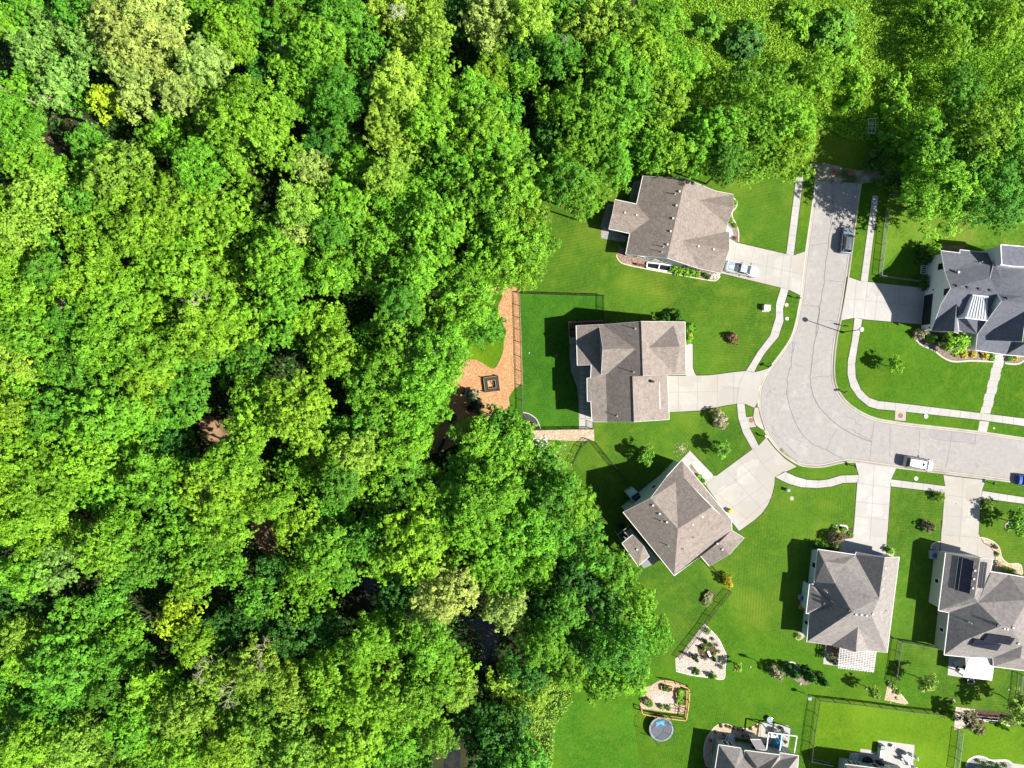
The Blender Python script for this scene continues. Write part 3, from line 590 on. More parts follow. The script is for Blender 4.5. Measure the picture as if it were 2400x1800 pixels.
# ------------------------------------------------------------------ vegetation
def leaf_mesh(name, P, Nn, size, tint, mat, aspect=0.62, seed=0, bend=0.18):
    """one small bent leaf spray (4 corners) per point. P, Nn: (n,3); size: (n,)"""
    rg = np.random.default_rng(seed); n = len(P)
    Nn = Nn/np.maximum(np.linalg.norm(Nn, axis=1, keepdims=True), 1e-6)
    ref = rg.normal(size=(n, 3)); U = np.cross(Nn, ref); U /= np.maximum(np.linalg.norm(U, axis=1, keepdims=True), 1e-6)
    V = np.cross(Nn, U); s = size[:, None]
    asp = aspect*rg.uniform(0.7, 1.3, size=(n, 1))
    v = np.empty((n, 4, 3))
    v[:, 0] = P-U*s*0.5; v[:, 1] = P-V*s*0.5*asp+Nn*s*bend*rg.uniform(-1, 1, size=(n, 1))+U*s*rg.uniform(-.15, .15, size=(n, 1))
    v[:, 2] = P+U*s*0.5; v[:, 3] = P+V*s*0.5*asp+Nn*s*bend*rg.uniform(-1, 1, size=(n, 1))+U*s*rg.uniform(-.15, .15, size=(n, 1))
    me = bpy.data.meshes.new(name)
    me.vertices.add(4*n); me.vertices.foreach_set('co', v.reshape(-1).astype(np.float32))
    me.loops.add(4*n); me.loops.foreach_set('vertex_index', np.arange(4*n, dtype=np.int32))
    me.polygons.add(n); me.polygons.foreach_set('loop_start', np.arange(0, 4*n, 4, dtype=np.int32))
    me.polygons.foreach_set('loop_total', np.full(n, 4, dtype=np.int32))
    at = me.attributes.new('tint', 'FLOAT', 'FACE'); at.data.foreach_set('value', tint.astype(np.float32))
    me.materials.append(mat); me.update()
    return me
def lobes_for(seed, R, H, nl, flat=0.75, conic=False):
    rg = np.random.default_rng(seed); out = []
    ph = rg.uniform(0, 6.28, 6); am = rg.uniform(0.03, 0.13, 6)
    for i in range(nl):
        z = 1-(i+0.5)/nl*1.25; z = max(z, -0.25); a = i*2.39996+rg.uniform(-0.35, 0.35)
        rim = 1+sum(am[k]*math.sin((k+1)*a+ph[k]) for k in range(6))
        rr = math.sqrt(max(0, 1-z*z))*rim
        if conic: rr = (1-max(z, 0))*0.95*rim
        k = rg.uniform(0.62, 1.10)
        out.append((np.array([rr*R*k*0.86*math.cos(a), rr*R*k*0.86*math.sin(a), z*H*k+rg.uniform(-.06, .06)*H]), R*rg.uniform(0.18, 0.36)*(1 if not conic else 0.7)))
    return out
def crown_arrays(seed, R, H, nl, nleaf, ls, conic=False, fluff=0.25, spray=0.5, lobes=None):
    rg = np.random.default_rng(seed); lb = lobes or lobes_for(seed, R, H, nl, conic=conic)
    wt = np.array([r*r for c, r in lb]); ns = max(len(lb)*3, int(nleaf/34)); cnt = np.maximum(2, (wt/wt.sum()*ns).astype(int))
    Ps = []; Ns = []; Ts = []; Ss = []
    for (c, r), k in zip(lb, cnt):
        outw = c/np.array([R, R, H]); outw = outw/max(np.linalg.norm(outw), 1e-3); lt = rg.normal(0, 0.10)
        dr = rg.normal(size=(k, 3))*0.75+outw*0.55+np.array([0, 0, 0.45]); dr /= np.linalg.norm(dr, axis=1, keepdims=True)
        sc = c+dr*r*rg.uniform(0.45, 1.45, (k, 1))*np.array([1, 1, 0.9]); sr = spray*rg.uniform(0.6, 1.35, k); st = rg.normal(0, 0.19, k)
        n = int(nleaf/ns); idx = np.repeat(np.arange(k), n); m = len(idx)
        # a spray is a ragged, slightly domed rosette of leaves facing out and up
        ax = dr[idx]*0.55+np.array([0, 0, 0.75])+rg.normal(0, 0.34, (k, 3))[idx]; ax /= np.linalg.norm(ax, axis=1, keepdims=True)
        v = rg.normal(size=(m, 3)); v -= (v*ax).sum(1, keepdims=True)*ax; v /= np.linalg.norm(v, axis=1, keepdims=True)
        arm = 0.75+0.45*np.sin(rg.uniform(0, 6.28, k)[idx]+np.arctan2(v[:, 1], v[:, 0])*rg.integers(3, 6, k)[idx])
        q = np.sqrt(rg.random(m))*arm; dome = 0.42*(1-q*q)
        P = sc[idx]+v*(sr[idx]*q)[:, None]+ax*(sr[idx]*(dome-0.2+rg.normal(0, 0.12, m)))[:, None]
        Ps.append(P); Ns.append(ax+v*0.35+rg.normal(size=(m, 3))*0.24); Ts.append(np.clip(0.5+lt+st[idx]+rg.normal(0, 0.13, m), 0, 1)); Ss.append(ls*rg.uniform(0.6, 1.35, m))
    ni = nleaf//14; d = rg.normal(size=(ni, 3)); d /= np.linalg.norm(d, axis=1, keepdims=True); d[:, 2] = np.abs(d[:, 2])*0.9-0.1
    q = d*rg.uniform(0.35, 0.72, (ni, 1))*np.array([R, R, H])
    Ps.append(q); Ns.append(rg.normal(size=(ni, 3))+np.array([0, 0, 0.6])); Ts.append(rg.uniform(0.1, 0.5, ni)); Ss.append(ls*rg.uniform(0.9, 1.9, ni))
    return np.concatenate(Ps), np.concatenate(Ns), np.concatenate(Ss), np.concatenate(Ts), lb
CARR = {}
def crown_mesh(name, seed, R, H, nl, nleaf, ls, conic=False, fluff=0.25, mat='leaf', sub=7, spray=0.5, keep=False):
    P, Nn, S, T, lb = crown_arrays(seed, R, H, nl, nleaf, ls, conic, fluff, spray)
    if keep: CARR.setdefault(keep, []).append((P[::2], Nn[::2], S[::2]*1.3, T[::2], R))
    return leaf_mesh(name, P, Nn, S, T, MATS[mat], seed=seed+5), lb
def trunk_mesh(name, seed, R, H, lb, base, mat='bark', rb=0.3, twigs=False):
    """trunk from the ground (z=-base) into the crown (centre at z=0), with limbs to the lobes"""
    rg = np.random.default_rng(seed); mb = MB(); fork = -base*0.25 if base > H else -base*0.6
    mb.tube((0, 0, -base), (0.1, 0.05, fork), rb, rb*0.62, 9, False); mb.tube((0.1, 0.05, fork), (0, 0, H*0.55), rb*0.6, rb*0.15, 7, False)
    pick = rg.choice(len(lb), min(len(lb), 9), replace=False)
    for i in pick:
        c = lb[i][0]; st = Vector((0.1, 0.05, fork+rg.uniform(0, 0.45)*(-fork if fork < 0 else 1)))
        mid = Vector(((st.x+c[0])/2+rg.normal()*0.2, (st.y+c[1])/2+rg.normal()*0.2, st.z*0.5+c[2]*0.5+0.3))
        mb.tube(st, mid, rb*0.34, rb*0.2, 5, False); mb.tube(mid, c, rb*0.2, rb*0.06, 5, False)
    me_o = mb.build(name, MATS[mat]); me = me_o.data; bpy.data.objects.remove(me_o); return me
CV = {}    # crown variants by size class
spec_ = {'S': (2.2, 2.0, 13, 4200, 0.25), 'M': (4.2, 4.2, 22, 13000, 0.275), 'L': (6.8, 6.0, 34, 30000, 0.29)}
for sz, (R, H, nl, nf, ls) in spec_.items():
    CV[sz] = []
    for k in range(5 if sz != 'S' else 4):
        sd = 100*ord(sz)+k*17
        me, lb = crown_mesh('crown', sd, R, H*(0.9+0.12*k/2), nl+k*3, nf, ls*(0.86+0.07*k), spray=(0.36, 0.44, 0.52, 0.60, 0.48)[k], keep=sz)
        base = {'S': 4.5, 'M': 9.5, 'L': 11.5}[sz]
        CV[sz].append((me, trunk_mesh('trunk', sd, R, H, lb, base, rb={'S': .11, 'M': .22, 'L': .34}[sz]), R, base))
PAL = {'G': (0.168, 0.425, 0.022), 'H': (0.115, 0.350, 0.024), 'Y': (0.215, 0.455, 0.022), 'P': (0.370, 0.530, 0.110), 'S': (0.225, 0.450, 0.080),
       'D': (0.055, 0.200, 0.022), 'L': (0.360, 0.540, 0.024), 'O': (0.220, 0.420, 0.036), 'T': (0.290, 0.510, 0.045)}
WORD = {'G': 'bright green', 'H': 'mid green', 'Y': 'yellow-green', 'P': 'pale cream-green', 'S': 'silvery green', 'D': 'dark green', 'L': 'lemon-yellow', 'O': 'olive green', 'T': 'light lime-green'}
def size_word(r): return 'small' if r < 2.6 else 'medium' if r < 4.2 else 'broad' if r < 5.8 else 'very broad'
def pct(v):
    k = MPP*(CAM_H-v.z)/CAM_H
    return (v.x/k+1200)/24.0, (900-v.y/k)/18.0
LAND = [(116, 349, 'brown soil patch at left'), (441, 705, 'large dead branches at left'), (505, 1010, 'brown brush gap'), (855, 1385, 'shaded brown pool'), (1140, 1500, 'dark stream gap'), (1152, 900, 'wicker seat on chips'),
        (1600, 500, 'north house'), (20, 205, 'broken pale trunk'), (935, 10, 'white twigs at top'), (557, 188, 'black gap upper left'), (1072, 152, 'black gap near top middle'), (20, 1780, 'bottom left corner'), (530, 1635, 'twiggy dead tree'),
        (633, 1245, 'tan clearing lower middle'), (1590, 1230, 'diagonal house'), (1480, 830, 'middle house'), (1960, 420, 'road end'), (2250, 680, 'white house'), (2036, 301, 'pale ladder frame'), (1555, 1650, 'kitchen garden'),
        (722, 868, 'dark gap left of centre'), (152, 1400, 'black gap lower left'), (1275, 300, 'shaded gap left of north house'), (2380, 20, 'top right corner'), (1060, 1770, 'bottom stream bend'), (10, 900, 'middle of left edge')]
ORD = ['nearest', 'second-nearest', 'third-nearest', 'fourth-nearest', 'fifth-nearest', 'sixth-nearest', 'seventh-nearest', 'eighth-nearest', 'ninth-nearest', 'tenth-nearest']
DIRS = ['right of', 'above-right of', 'above', 'above-left of', 'left of', 'below-left of', 'below', 'below-right of']
def place_labels(items):
    """items: (object, kind phrase, colour word, px, py): one label each, counted outwards from the nearest landmark"""
    gr = {}
    for o, sz, col, x, y in items:
        d, i = min((math.hypot(x-a, y-b), i) for i, (a, b, _) in enumerate(LAND)); a, b, nm = LAND[i]
        k = int(round(math.atan2(b-y, x-a)/(math.pi/4))) % 8; gr.setdefault((i, k, col), []).append((d, o, sz))
    for (i, k, col), L_ in gr.items():
        L_.sort(key=lambda t: t[0])
        for n_, (d, o, sz) in enumerate(L_):
            if len(L_) == 1: o['label'] = f'{sz[0]} {col} {sz[1]}, only such {DIRS[k]} {LAND[i][2]}'
            else: o['label'] = f'{sz[0]} {col} {sz[1]}, {ORD[n_]} such {DIRS[k]} {LAND[i][2]}'
TREE_ITEMS = []; STUFF_ITEMS = []
used_labels = set()
def uniq(lab, x, y):
    s = f'{lab}, {x:.0f}% across and {y:.0f}% down the photo'
    if s in used_labels: s = f'{lab}, {x:.1f}% across and {y:.1f}% down the photo'
    used_labels.add(s); return s
def tree(px, py, rpx, key, h=None, group='trees of the woodland', name='broadleaf_tree', where='woodland', sz=None, label=None):
    h = h if h is not None else 12.5+rnd.uniform(-3.5, 4.2)
    R = rpx*MPP*(CAM_H-h)/CAM_H*1.0
    sz = sz or ('S' if R < 2.9 else 'M' if R < 5.0 else 'L')
    me, tm, R0, base = rnd.choice(CV[sz]); s = R/R0
    vs = s*rnd.uniform(0.85, 1.1)
    top = spec_[sz][1]*vs*0.9
    zc = max(h-top*0.55, top*0.4)
    c = W((px, py), h-top*0.25)
    o = empty(name, (c.x, c.y, 0), None, 'tree', group)
    a = rnd.uniform(0, 6.28)
    cr = bpy.data.objects.new('crown', me); COL.objects.link(cr); cr.parent = o
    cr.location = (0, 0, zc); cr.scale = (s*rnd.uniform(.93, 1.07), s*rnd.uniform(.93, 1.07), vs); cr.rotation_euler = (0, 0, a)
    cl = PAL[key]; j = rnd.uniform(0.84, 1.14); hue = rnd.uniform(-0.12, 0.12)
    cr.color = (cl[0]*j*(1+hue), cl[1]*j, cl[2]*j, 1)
    tk = bpy.data.objects.new('trunk', tm); COL.objects.link(tk); tk.parent = o
    tk.location = (0, 0, zc); tk.scale = (s, s, zc/base); tk.rotation_euler = (0, 0, a)
    x, y = px/24.0, py/18.0
    if label: o['label'] = label
    else: TREE_ITEMS.append((o, (size_word(R), 'tree'), WORD[key], px, py))
    return o
def stuff_tree(px, py, rpx, key, h):
    R = rpx*MPP*(CAM_H-h)/CAM_H*1.06; sz = 'S' if R < 2.9 else 'M'
    P, Nn, S, T, R0 = rnd.choice(CARR[sz]); s_ = R/R0; top = spec_[sz][1]*s_*.9; zc = max(h-top*.55, top*.4); c = W((px, py), h-top*.25); a = rnd.uniform(0, 6.28)
    M_ = np.array([[math.cos(a), math.sin(a), 0], [-math.sin(a), math.cos(a), 0], [0, 0, 1]])
    cl = np.array(PAL[key])*rnd.uniform(.84, 1.12); STUFF_ITEMS.append(((P*s_)@M_+np.array([c.x, c.y, zc]), Nn@M_, S*s_, T, np.tile(cl, (len(P), 1))))
TREES = '''325 90 92 P;275 47 60 P;362 30 62 P;325 140 58 P;481 152 55 P;307 178 55 P;416 215 50 P;318 231 38 P;80 119 45 S;134 72 48 S;181 65 44 S;152 174 48 S;202 127 44 S;115 215 40 S
246 231 38 L;22 69 38 Y;69 36 48 H;181 12 52 H;36 289 60 G;54 372 62 G;130 412 52 G;25 225 40 G;75 250 35 S;390 318 64 G;205 336 42 H;289 409 68 O;470 390 58 G;590 305 108 Y;535 54 54 Y;579 30 46 G;542 95 52 Y;490 95 30 H
687 125 62 G;741 100 62 G;705 199 64 G;770 50 64 H;669 30 48 G;669 253 42 G;770 250 54 H;760 335 50 D;734 405 46 P;694 481 50 T;702 528 36 P;517 506 108 Y;405 480 80 Y;235 545 78 Y;325 545 72 Y;90 470 76 T;36 545 72 T;651 561 62 G;777 542 46 H;199 470 40 H;307 455 52 Y;610 180 34 D;620 75 40 H;630 130 36 D
736 140 54 G;808 54 62 H;790 145 58 G;863 119 44 H;917 29 58 T;989 43 58 T;960 95 45 T;1018 78 46 T;1007 155 54 Y;953 253 90 T;930 199 62 T;1007 289 62 Y;953 362 62 T;900 310 50 T;1044 224 38 Y;906 412 46 T;801 224 62 H;790 325 56 H;837 398 58 G;735 437 40 T;808 488 58 G;772 561 56 G;863 485 40 Y;1145 43 62 P;1163 98 48 T;1242 47 52 T;1083 36 46 D;1387 72 66 T;1470 54 54 T;1315 47 52 H;1242 132 66 D;1315 127 48 H;1152 174 48 Y;1116 236 62 G;1134 307 58 Y;1188 256 35 H;1185 330 52 G;1152 370 62 G;1062 391 62 G;1050 330 40 G;1297 246 36 Y;1230 175 35 G;1210 390 40 D;1290 330 46 D;1387 253 86 G;1455 225 70 G;1369 362 82 G;1333 420 60 H;1441 375 60 G;1369 460 46 G;1452 425 22 G;1206 434 66 G;1116 440 55 G;989 452 62 G;935 506 66 G;1018 524 72 G;1098 524 54 Y;1165 506 62 H;1236 500 58 Y;1206 571 66 G;1255 565 42 G;880 570 44 G;1140 590 45 G
36 629 56 Y;116 636 46 H;217 654 72 Y;307 690 76 Y;253 728 62 Y;506 636 66 Y;416 643 60 Y;370 610 50 Y;524 719 76 Y;362 742 64 Y;470 781 72 Y;561 781 68 Y;662 680 64 G;633 615 60 G;687 625 52 G;774 640 40 G;669 755 62 G;579 853 50 H;72 712 62 Y;174 763 46 H;65 781 60 G;54 830 62 T;253 803 72 G;344 820 76 Y;427 845 62 H;199 860 68 H;344 885 68 Y;47 895 56 Y;427 920 68 H;145 962 76 H;36 970 56 Y;253 975 72 G;325 955 56 G;344 1020 72 H;108 1040 80 Y;217 1063 80 Y;29 1080 60 Y;752 763 60 Y;778 835 56 Y;615 965 66 Y;579 915 46 Y;705 962 78 Y;579 1015 42 Y;720 1095 84 G;409 1058 50 D;543 1090 66 Y;362 1124 76 G;506 1148 84 Y;590 1130 50 Y;108 1128 76 Y;253 1142 72 G;30 1150 50 Y;640 1180 50 Y;120 850 40 G;290 900 34 H
853 640 62 G;774 662 40 G;980 636 66 G;1081 650 58 G;1179 625 54 G;1233 628 44 Y;936 700 52 H;936 763 72 G;907 853 72 G;1016 737 68 G;1099 708 68 G;1135 770 48 H;1034 817 66 G;998 890 66 G;944 944 74 G;1010 945 50 G;882 944 62 G;850 890 50 H;962 1009 60 G;944 1060 56 G;835 1067 48 T;1170 1005 58 H;1124 1032 56 G;1190 1063 62 G;1110 1092 66 G;1215 1124 62 G;1142 1161 70 G;1305 1155 62 H;1345 1185 52 G;962 1124 60 H;889 1142 66 Y;1016 1161 56 G;1070 1160 50 H;1280 1080 36 H;1210 1010 40 G;850 1010 44 H;800 1130 46 H;1060 1210 50 G
36 1229 62 Y;127 1229 72 Y;235 1290 62 Y;289 1250 60 G;127 1325 62 S;54 1345 56 G;434 1236 66 G;524 1222 66 Y;463 1308 60 G;344 1330 46 H;524 1327 52 G;452 1363 46 Y;705 1236 62 Y;723 1363 86 Y;759 1290 62 G;640 1330 40 D;416 1453 58 L;452 1507 46 Y;253 1410 38 H;72 1410 60 D;174 1471 62 H;54 1489 48 T;289 1482 58 G;54 1550 54 Y;145 1562 68 H;253 1550 60 H;127 1652 82 H;246 1620 46 H;72 1742 62 Y;181 1742 66 T;344 1620 52 Y;307 1706 62 G;354 1735 52 Y;434 1670 56 O;506 1590 52 O;597 1562 62 O;687 1598 56 O;633 1706 96 O;543 1742 60 Y;434 1761 50 Y;579 1453 50 D;687 1490 56 D;524 1471 46 D;770 1562 46 Y;777 1652 52 Y;759 1760 52 O;25 1650 40 G;600 1400 40 H;560 1640 46 O;20 1780 45 G
797 1247 52 G;967 1272 76 Y;895 1308 62 G;1025 1295 62 G;860 1262 42 H;1045 1385 64 P;1005 1425 58 P;931 1399 52 D;1184 1420 58 P;1195 1365 46 G;1166 1272 76 G;1238 1240 70 G;1310 1255 52 H;1365 1229 44 H;1256 1327 56 G;1148 1345 52 G;1100 1240 50 G;1329 1435 50 H;1437 1345 56 G;1347 1363 56 D;1400 1310 40 H;1419 1417 62 D;1491 1420 54 G;1527 1485 50 G;1455 1515 68 H;1365 1525 60 D;1274 1507 56 G;1238 1565 56 D;1473 1590 48 G;1329 1580 46 G;1410 1590 46 G;1177 1598 36 T;1238 1634 44 T;1166 1724 70 D;1112 1688 44 D;1210 1790 60 H;895 1485 56 G;1003 1507 58 G;786 1580 62 Y;858 1634 86 Y;1021 1570 62 G;1068 1616 48 T;967 1652 62 G;1021 1724 50 G;931 1724 56 G;822 1742 66 Y;840 1530 50 G;1270 1440 44 D;890 1790 50 G;690 1790 50 O
1549 54 62 G;1500 120 58 Y;1590 160 48 G;1552 244 62 Y;1658 190 44 Y;1766 231 100 G;1671 312 62 G;1630 366 48 G;1753 345 76 G;1845 298 64 Y;1848 362 56 Y;1536 353 44 G;1576 353 36 Y;1500 300 60 G;1500 190 60 G;1700 385 46 H;1929 157 48 Y;2210 450 82 Y;2198 373 62 G;2340 455 76 H;2285 400 66 G;2297 311 74 Y;2186 323 58 G;2275 50 54 G;2345 62 52 Y;2215 8 50 G;2255 200 50 H;2225 105 40 Y;2375 180 44 Y;2372 336 58 G;2390 260 44 G;2150 405 34 G;1420 150 50 G;2390 0 50 H;2395 410 50 H'''
HOLES = [(557, 188, 44), (398, 426, 24), (217, 440, 22), (593, 432, 26), (398, 14, 24), (738, 300, 26), (730, 585, 30), (271, 305, 20), (1072, 152, 40), (1217, 222, 22), (852, 307, 30), (936, 440, 26), (890, 520, 24), (1275, 300, 34), (524, 950, 46),
         (278, 900, 20), (463, 1034, 34), (722, 868, 34), (297, 757, 22), (108, 806, 20), (593, 683, 22), (669, 948, 18), (745, 610, 26), (716, 774, 18), (633, 1245, 34), (152, 1400, 30), (344, 1390, 26), (372, 1535, 26), (217, 1582, 18), (297, 1605, 16),
         (855, 1381, 48), (1135, 1480, 34), (1145, 1560, 28), (1060, 1760, 40), (116, 349, 36), (500, 1010, 40), (1075, 1690, 24), (640, 225, 30), (700, 330, 26), (1180, 280, 26), (1130, 1420, 22), (560, 1190, 24), (50, 1400, 22), (845, 700, 24), (900, 1010, 24), (1330, 1210, 26), (2260, 350, 20), (2310, 220, 36)]
TL = []
for ln in TREES.replace('\n', ';').split(';'):
    q = ln.split()
    if len(q) >= 4: TL.append((float(q[0]), float(q[1]), float(q[2]), q[3]))
EDGE = {(1452, 425): 9, (1233, 628): 11, (1255, 565): 12, (1236, 500): 13, (1135, 770): 11, (1365, 1229): 10, (1345, 1185): 12, (1437, 1345): 9, (1491, 1420): 10, (1527, 1485): 9, (1473, 1590): 8,
        (1177, 1598): 4, (1238, 1634): 4, (1929, 157): 8, (2161, 149): 6, (1170, 1005): 11, (1210, 1010): 12, (1280, 1080): 7, (1068, 1616): 10, (2150, 405): 5, (2150, 250): 7, (1410, 1590): 8, (1590, 160): 9, (1658, 190): 8}
big = sorted(TL, key=lambda t: -t[2])[:288]; bigset = set(big)
for x, y, r, k in TL:
    h = EDGE.get((x, y))
    if h is None and x > 2130 and y < 285: h = 6.0+rnd.uniform(-1, 1)
    if h is None and x > 1480: h = 11.5+rnd.uniform(-1, 1.5)
    if h is None and k == 'D': h = 9.0
    north = y < 480 and x > 1480
    if (x, y, r, k) in bigset: tree(x, y, r, k, h, group='trees of the north grove' if north else 'trees of the woodland')
    else: stuff_tree(x, y, r, k, h if h is not None else 12.0+rnd.uniform(-2.5, 2))
# lower trees filling between the crowns
WOOD = [(-90, -90), (1460, -90), (1470, 260), (1400, 400), (1190, 470), (1160, 600), (1110, 640), (1100, 760), (1030, 800), (980, 900), (900, 1000), (920, 1080), (1010, 1060), (1090, 1040), (1150, 1120), (1230, 1160), (1250, 1300), (1400, 1400), (1390, 1520),
        (1250, 1600), (1200, 1700), (1210, 1890), (-90, 1890)]
fill = []; tries = 0
frnd = random.Random(11)
while len(fill) < 72 and tries < 9000:
    tries += 1; x = frnd.uniform(-80, 1480); y = frnd.uniform(-80, 1880); r = frnd.uniform(34, 56)
    if not inside((x, y), WOOD): continue
    if any(math.hypot(x-a, y-b) < 0.60*(r+c) for a, b, c, _ in TL): continue
    if any(math.hypot(x-a, y-b) < 0.62*(r+c) for a, b, c in fill): continue
    if any(math.hypot(x-a, y-b) < c+r*0.45 for a, b, c in HOLES): continue
    fill.append((x, y, r)); near = min(TL, key=lambda t: math.hypot(t[0]-x, t[1]-y))
    out = x < 0 or y < 0 or y > 1800
    stuff_tree(x, y, r, {'Y': 'G', 'T': 'Y', 'P': 'O', 'L': 'G', 'G': 'H', 'S': 'H', 'H': 'H'}.get(near[3], near[3]), 11.5 if out else frnd.uniform(7.5, 9.5))
place_labels(TREE_ITEMS)
q_ = [np.concatenate([t_[i] for t_ in STUFF_ITEMS]) for i in range(5)]
me = leaf_mesh('small_woodland_trees', q_[0], q_[1], q_[2], q_[3], MATS['leaf_multi'], seed=4)
at_ = me.attributes.new('colv', 'FLOAT_VECTOR', 'FACE'); at_.data.foreach_set('vector', q_[4].astype(np.float32).reshape(-1))
o = bpy.data.objects.new('small_woodland_trees', me); COL.objects.link(o); tagp(o, 'smaller leafy trees filling the woodland between and below the big crowns', 'small trees', kind='stuff')
print('trees', len(TL), 'fill', len(fill), 'faces', len(q_[0]))

# undergrowth of the woodland: uncountable low leaves
def scatter(poly, n, rg):
    poly = np.array(poly); lo = poly.min(0); hi = poly.max(0); out = []
    xs = poly[:, 0]; ys = poly[:, 1]; tot = 0
    while tot < n:
        p = rg.uniform(lo, hi, (n*2, 2)); c = np.zeros(len(p), bool); j = len(poly)-1
        for i in range(len(poly)):
            cond = ((ys[i] > p[:, 1]) != (ys[j] > p[:, 1])) & (p[:, 0] < (xs[j]-xs[i])*(p[:, 1]-ys[i])/(ys[j]-ys[i]+1e-9)+xs[i])
            c ^= cond; j = i
        out.append(p[c]); tot += c.sum()
    return np.concatenate(out)[:n]
def bumpy(p, s, ph=0.0):
    return 0.5+0.25*np.sin(p[:, 0]*s+ph+1.3*np.sin(p[:, 1]*s*0.7+ph))+0.25*np.sin(p[:, 1]*s*1.3-ph+1.1*np.sin(p[:, 0]*s*0.6))
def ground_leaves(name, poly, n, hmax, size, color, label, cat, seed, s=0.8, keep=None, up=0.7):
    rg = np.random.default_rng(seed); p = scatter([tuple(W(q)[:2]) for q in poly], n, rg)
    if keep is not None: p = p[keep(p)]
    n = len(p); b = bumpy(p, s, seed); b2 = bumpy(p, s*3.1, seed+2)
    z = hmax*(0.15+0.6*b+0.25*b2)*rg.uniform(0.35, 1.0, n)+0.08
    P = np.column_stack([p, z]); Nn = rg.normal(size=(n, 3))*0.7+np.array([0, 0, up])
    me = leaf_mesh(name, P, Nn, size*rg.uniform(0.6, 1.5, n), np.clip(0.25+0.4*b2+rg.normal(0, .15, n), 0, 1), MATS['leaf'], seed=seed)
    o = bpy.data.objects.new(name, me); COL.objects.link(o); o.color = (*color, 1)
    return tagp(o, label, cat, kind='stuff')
wm = [tuple(W(q)[:2]) for q in X(B, [(150, 90), (385, 120), (430, 1000), (345, 1170), (0, 1330), (-330, 1560), (-340, 1330), (-300, 1180), (-200, 1000), (-80, 830)])]
def not_hole(p):
    k = np.ones(len(p), bool)
    for hx, hy, hr in [(855, 1385, 62), (1135, 1480, 40), (1148, 1560, 34), (1060, 1780, 44), (1110, 1670, 30), (116, 349, 34), (505, 1015, 52), (633, 1250, 44)]:
        c = W((hx, hy)); k &= np.hypot(p[:, 0]-c.x, p[:, 1]-c.y) > hr*MPP
    c = np.zeros(len(p), bool); j = len(wm)-1
    for i in range(len(wm)):
        (xi, yi), (xj, yj) = wm[i], wm[j]
        c ^= ((yi > p[:, 1]) != (yj > p[:, 1])) & (p[:, 0] < (xj-xi)*(p[:, 1]-yi)/(yj-yi+1e-9)+xi); j = i
    k &= ~c
    return k
UG = [(-150, -150), (1480, -150), (1500, 250), (1420, 400), (1200, 470), (1150, 640), (1090, 650), (1000, 850), (900, 1000), (960, 1090), (1200, 1000), (1260, 1080), (1280, 1300), (1400, 1380), (1380, 1560), (1290, 1590), (1250, 1700), (1270, 1950), (-150, 1950)]
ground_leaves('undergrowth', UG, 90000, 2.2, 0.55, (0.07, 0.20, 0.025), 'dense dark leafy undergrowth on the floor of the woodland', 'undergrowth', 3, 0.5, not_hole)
MD = [(1490, -100), (2500, -100), (2500, 380), (2290, 420), (2130, 400), (2080, 330), (1990, 330), (1930, 300), (1870, 330), (1800, 420), (1640, 392), (1500, 330)]
ground_leaves('meadow_plants', MD, 120000, 0.8, 0.27, (0.25, 0.53, 0.03), 'tall yellow-green meadow growth north of the road end', 'meadow', 5, 0.7, up=0.9)
ground_leaves('meadow_plants', [(1500, 60), (1700, 0), (2120, 20), (2140, 230), (1990, 290), (1800, 200), (1600, 180)], 20000, 1.3, 0.28, (0.31, 0.54, 0.04), 'paler straw-tinged clumps standing among the meadow growth', 'meadow', 9, 0.9, up=0.9)
ground_leaves('meadow_plants', [(2130, -100), (2500, -100), (2500, 480), (2350, 470), (2060, 430), (2060, 330), (2110, 180)], 50000, 2.0, 0.28, (0.235, 0.51, 0.03), 'mid green brush under the trees of the northeast grove', 'brush', 12, 0.8)
ground_leaves('woodland_edge_brush', [(1180, 1600), (1330, 1560), (1340, 1640), (1300, 1700), (1290, 1850), (1160, 1850)], 14000, 1.8, 0.34, (0.29, 0.50, 0.07), 'soft yellow-green brush between the woodland and the bottom lawn', 'brush', 14, 0.8)

# shrubs, young trees and garden plants
def small_crown(seed, conic=False, nleaf=2600, ls=0.16, nl=16, fluff=0.3): return crown_mesh('foliage', seed, 1.0, 1.0 if not conic else 1.6, nl, nleaf, ls, conic, fluff, spray=0.24)
SV = {'shrub': [small_crown(900+i)[0] for i in range(4)], 'open': [crown_mesh('foliage', 930+i, 1.0, 1.0, 16, 2600, 0.17, False, 0.6, spray=0.26)[0] for i in range(3)],
      'conic': [small_crown(950+i, True, 2600, 0.17)[0] for i in range(2)], 'round': [crown_mesh('foliage', 970+i, 1.0, 0.9, 30, 4200, 0.11, False, 0.1, spray=0.15)[0] for i in range(2)]}
PC = {'g': (0.15, 0.38, 0.03), 'b': (0.24, 0.52, 0.03), 'd': (0.065, 0.20, 0.03), 'y': (0.62, 0.56, 0.05), 'r': (0.25, 0.15, 0.09), 'm': (0.32, 0.50, 0.08), 's': (0.36, 0.42, 0.26), 'br': (0.24, 0.22, 0.11), 'pk': (0.44, 0.43, 0.27), 'k': (0.035, 0.055, 0.035)}
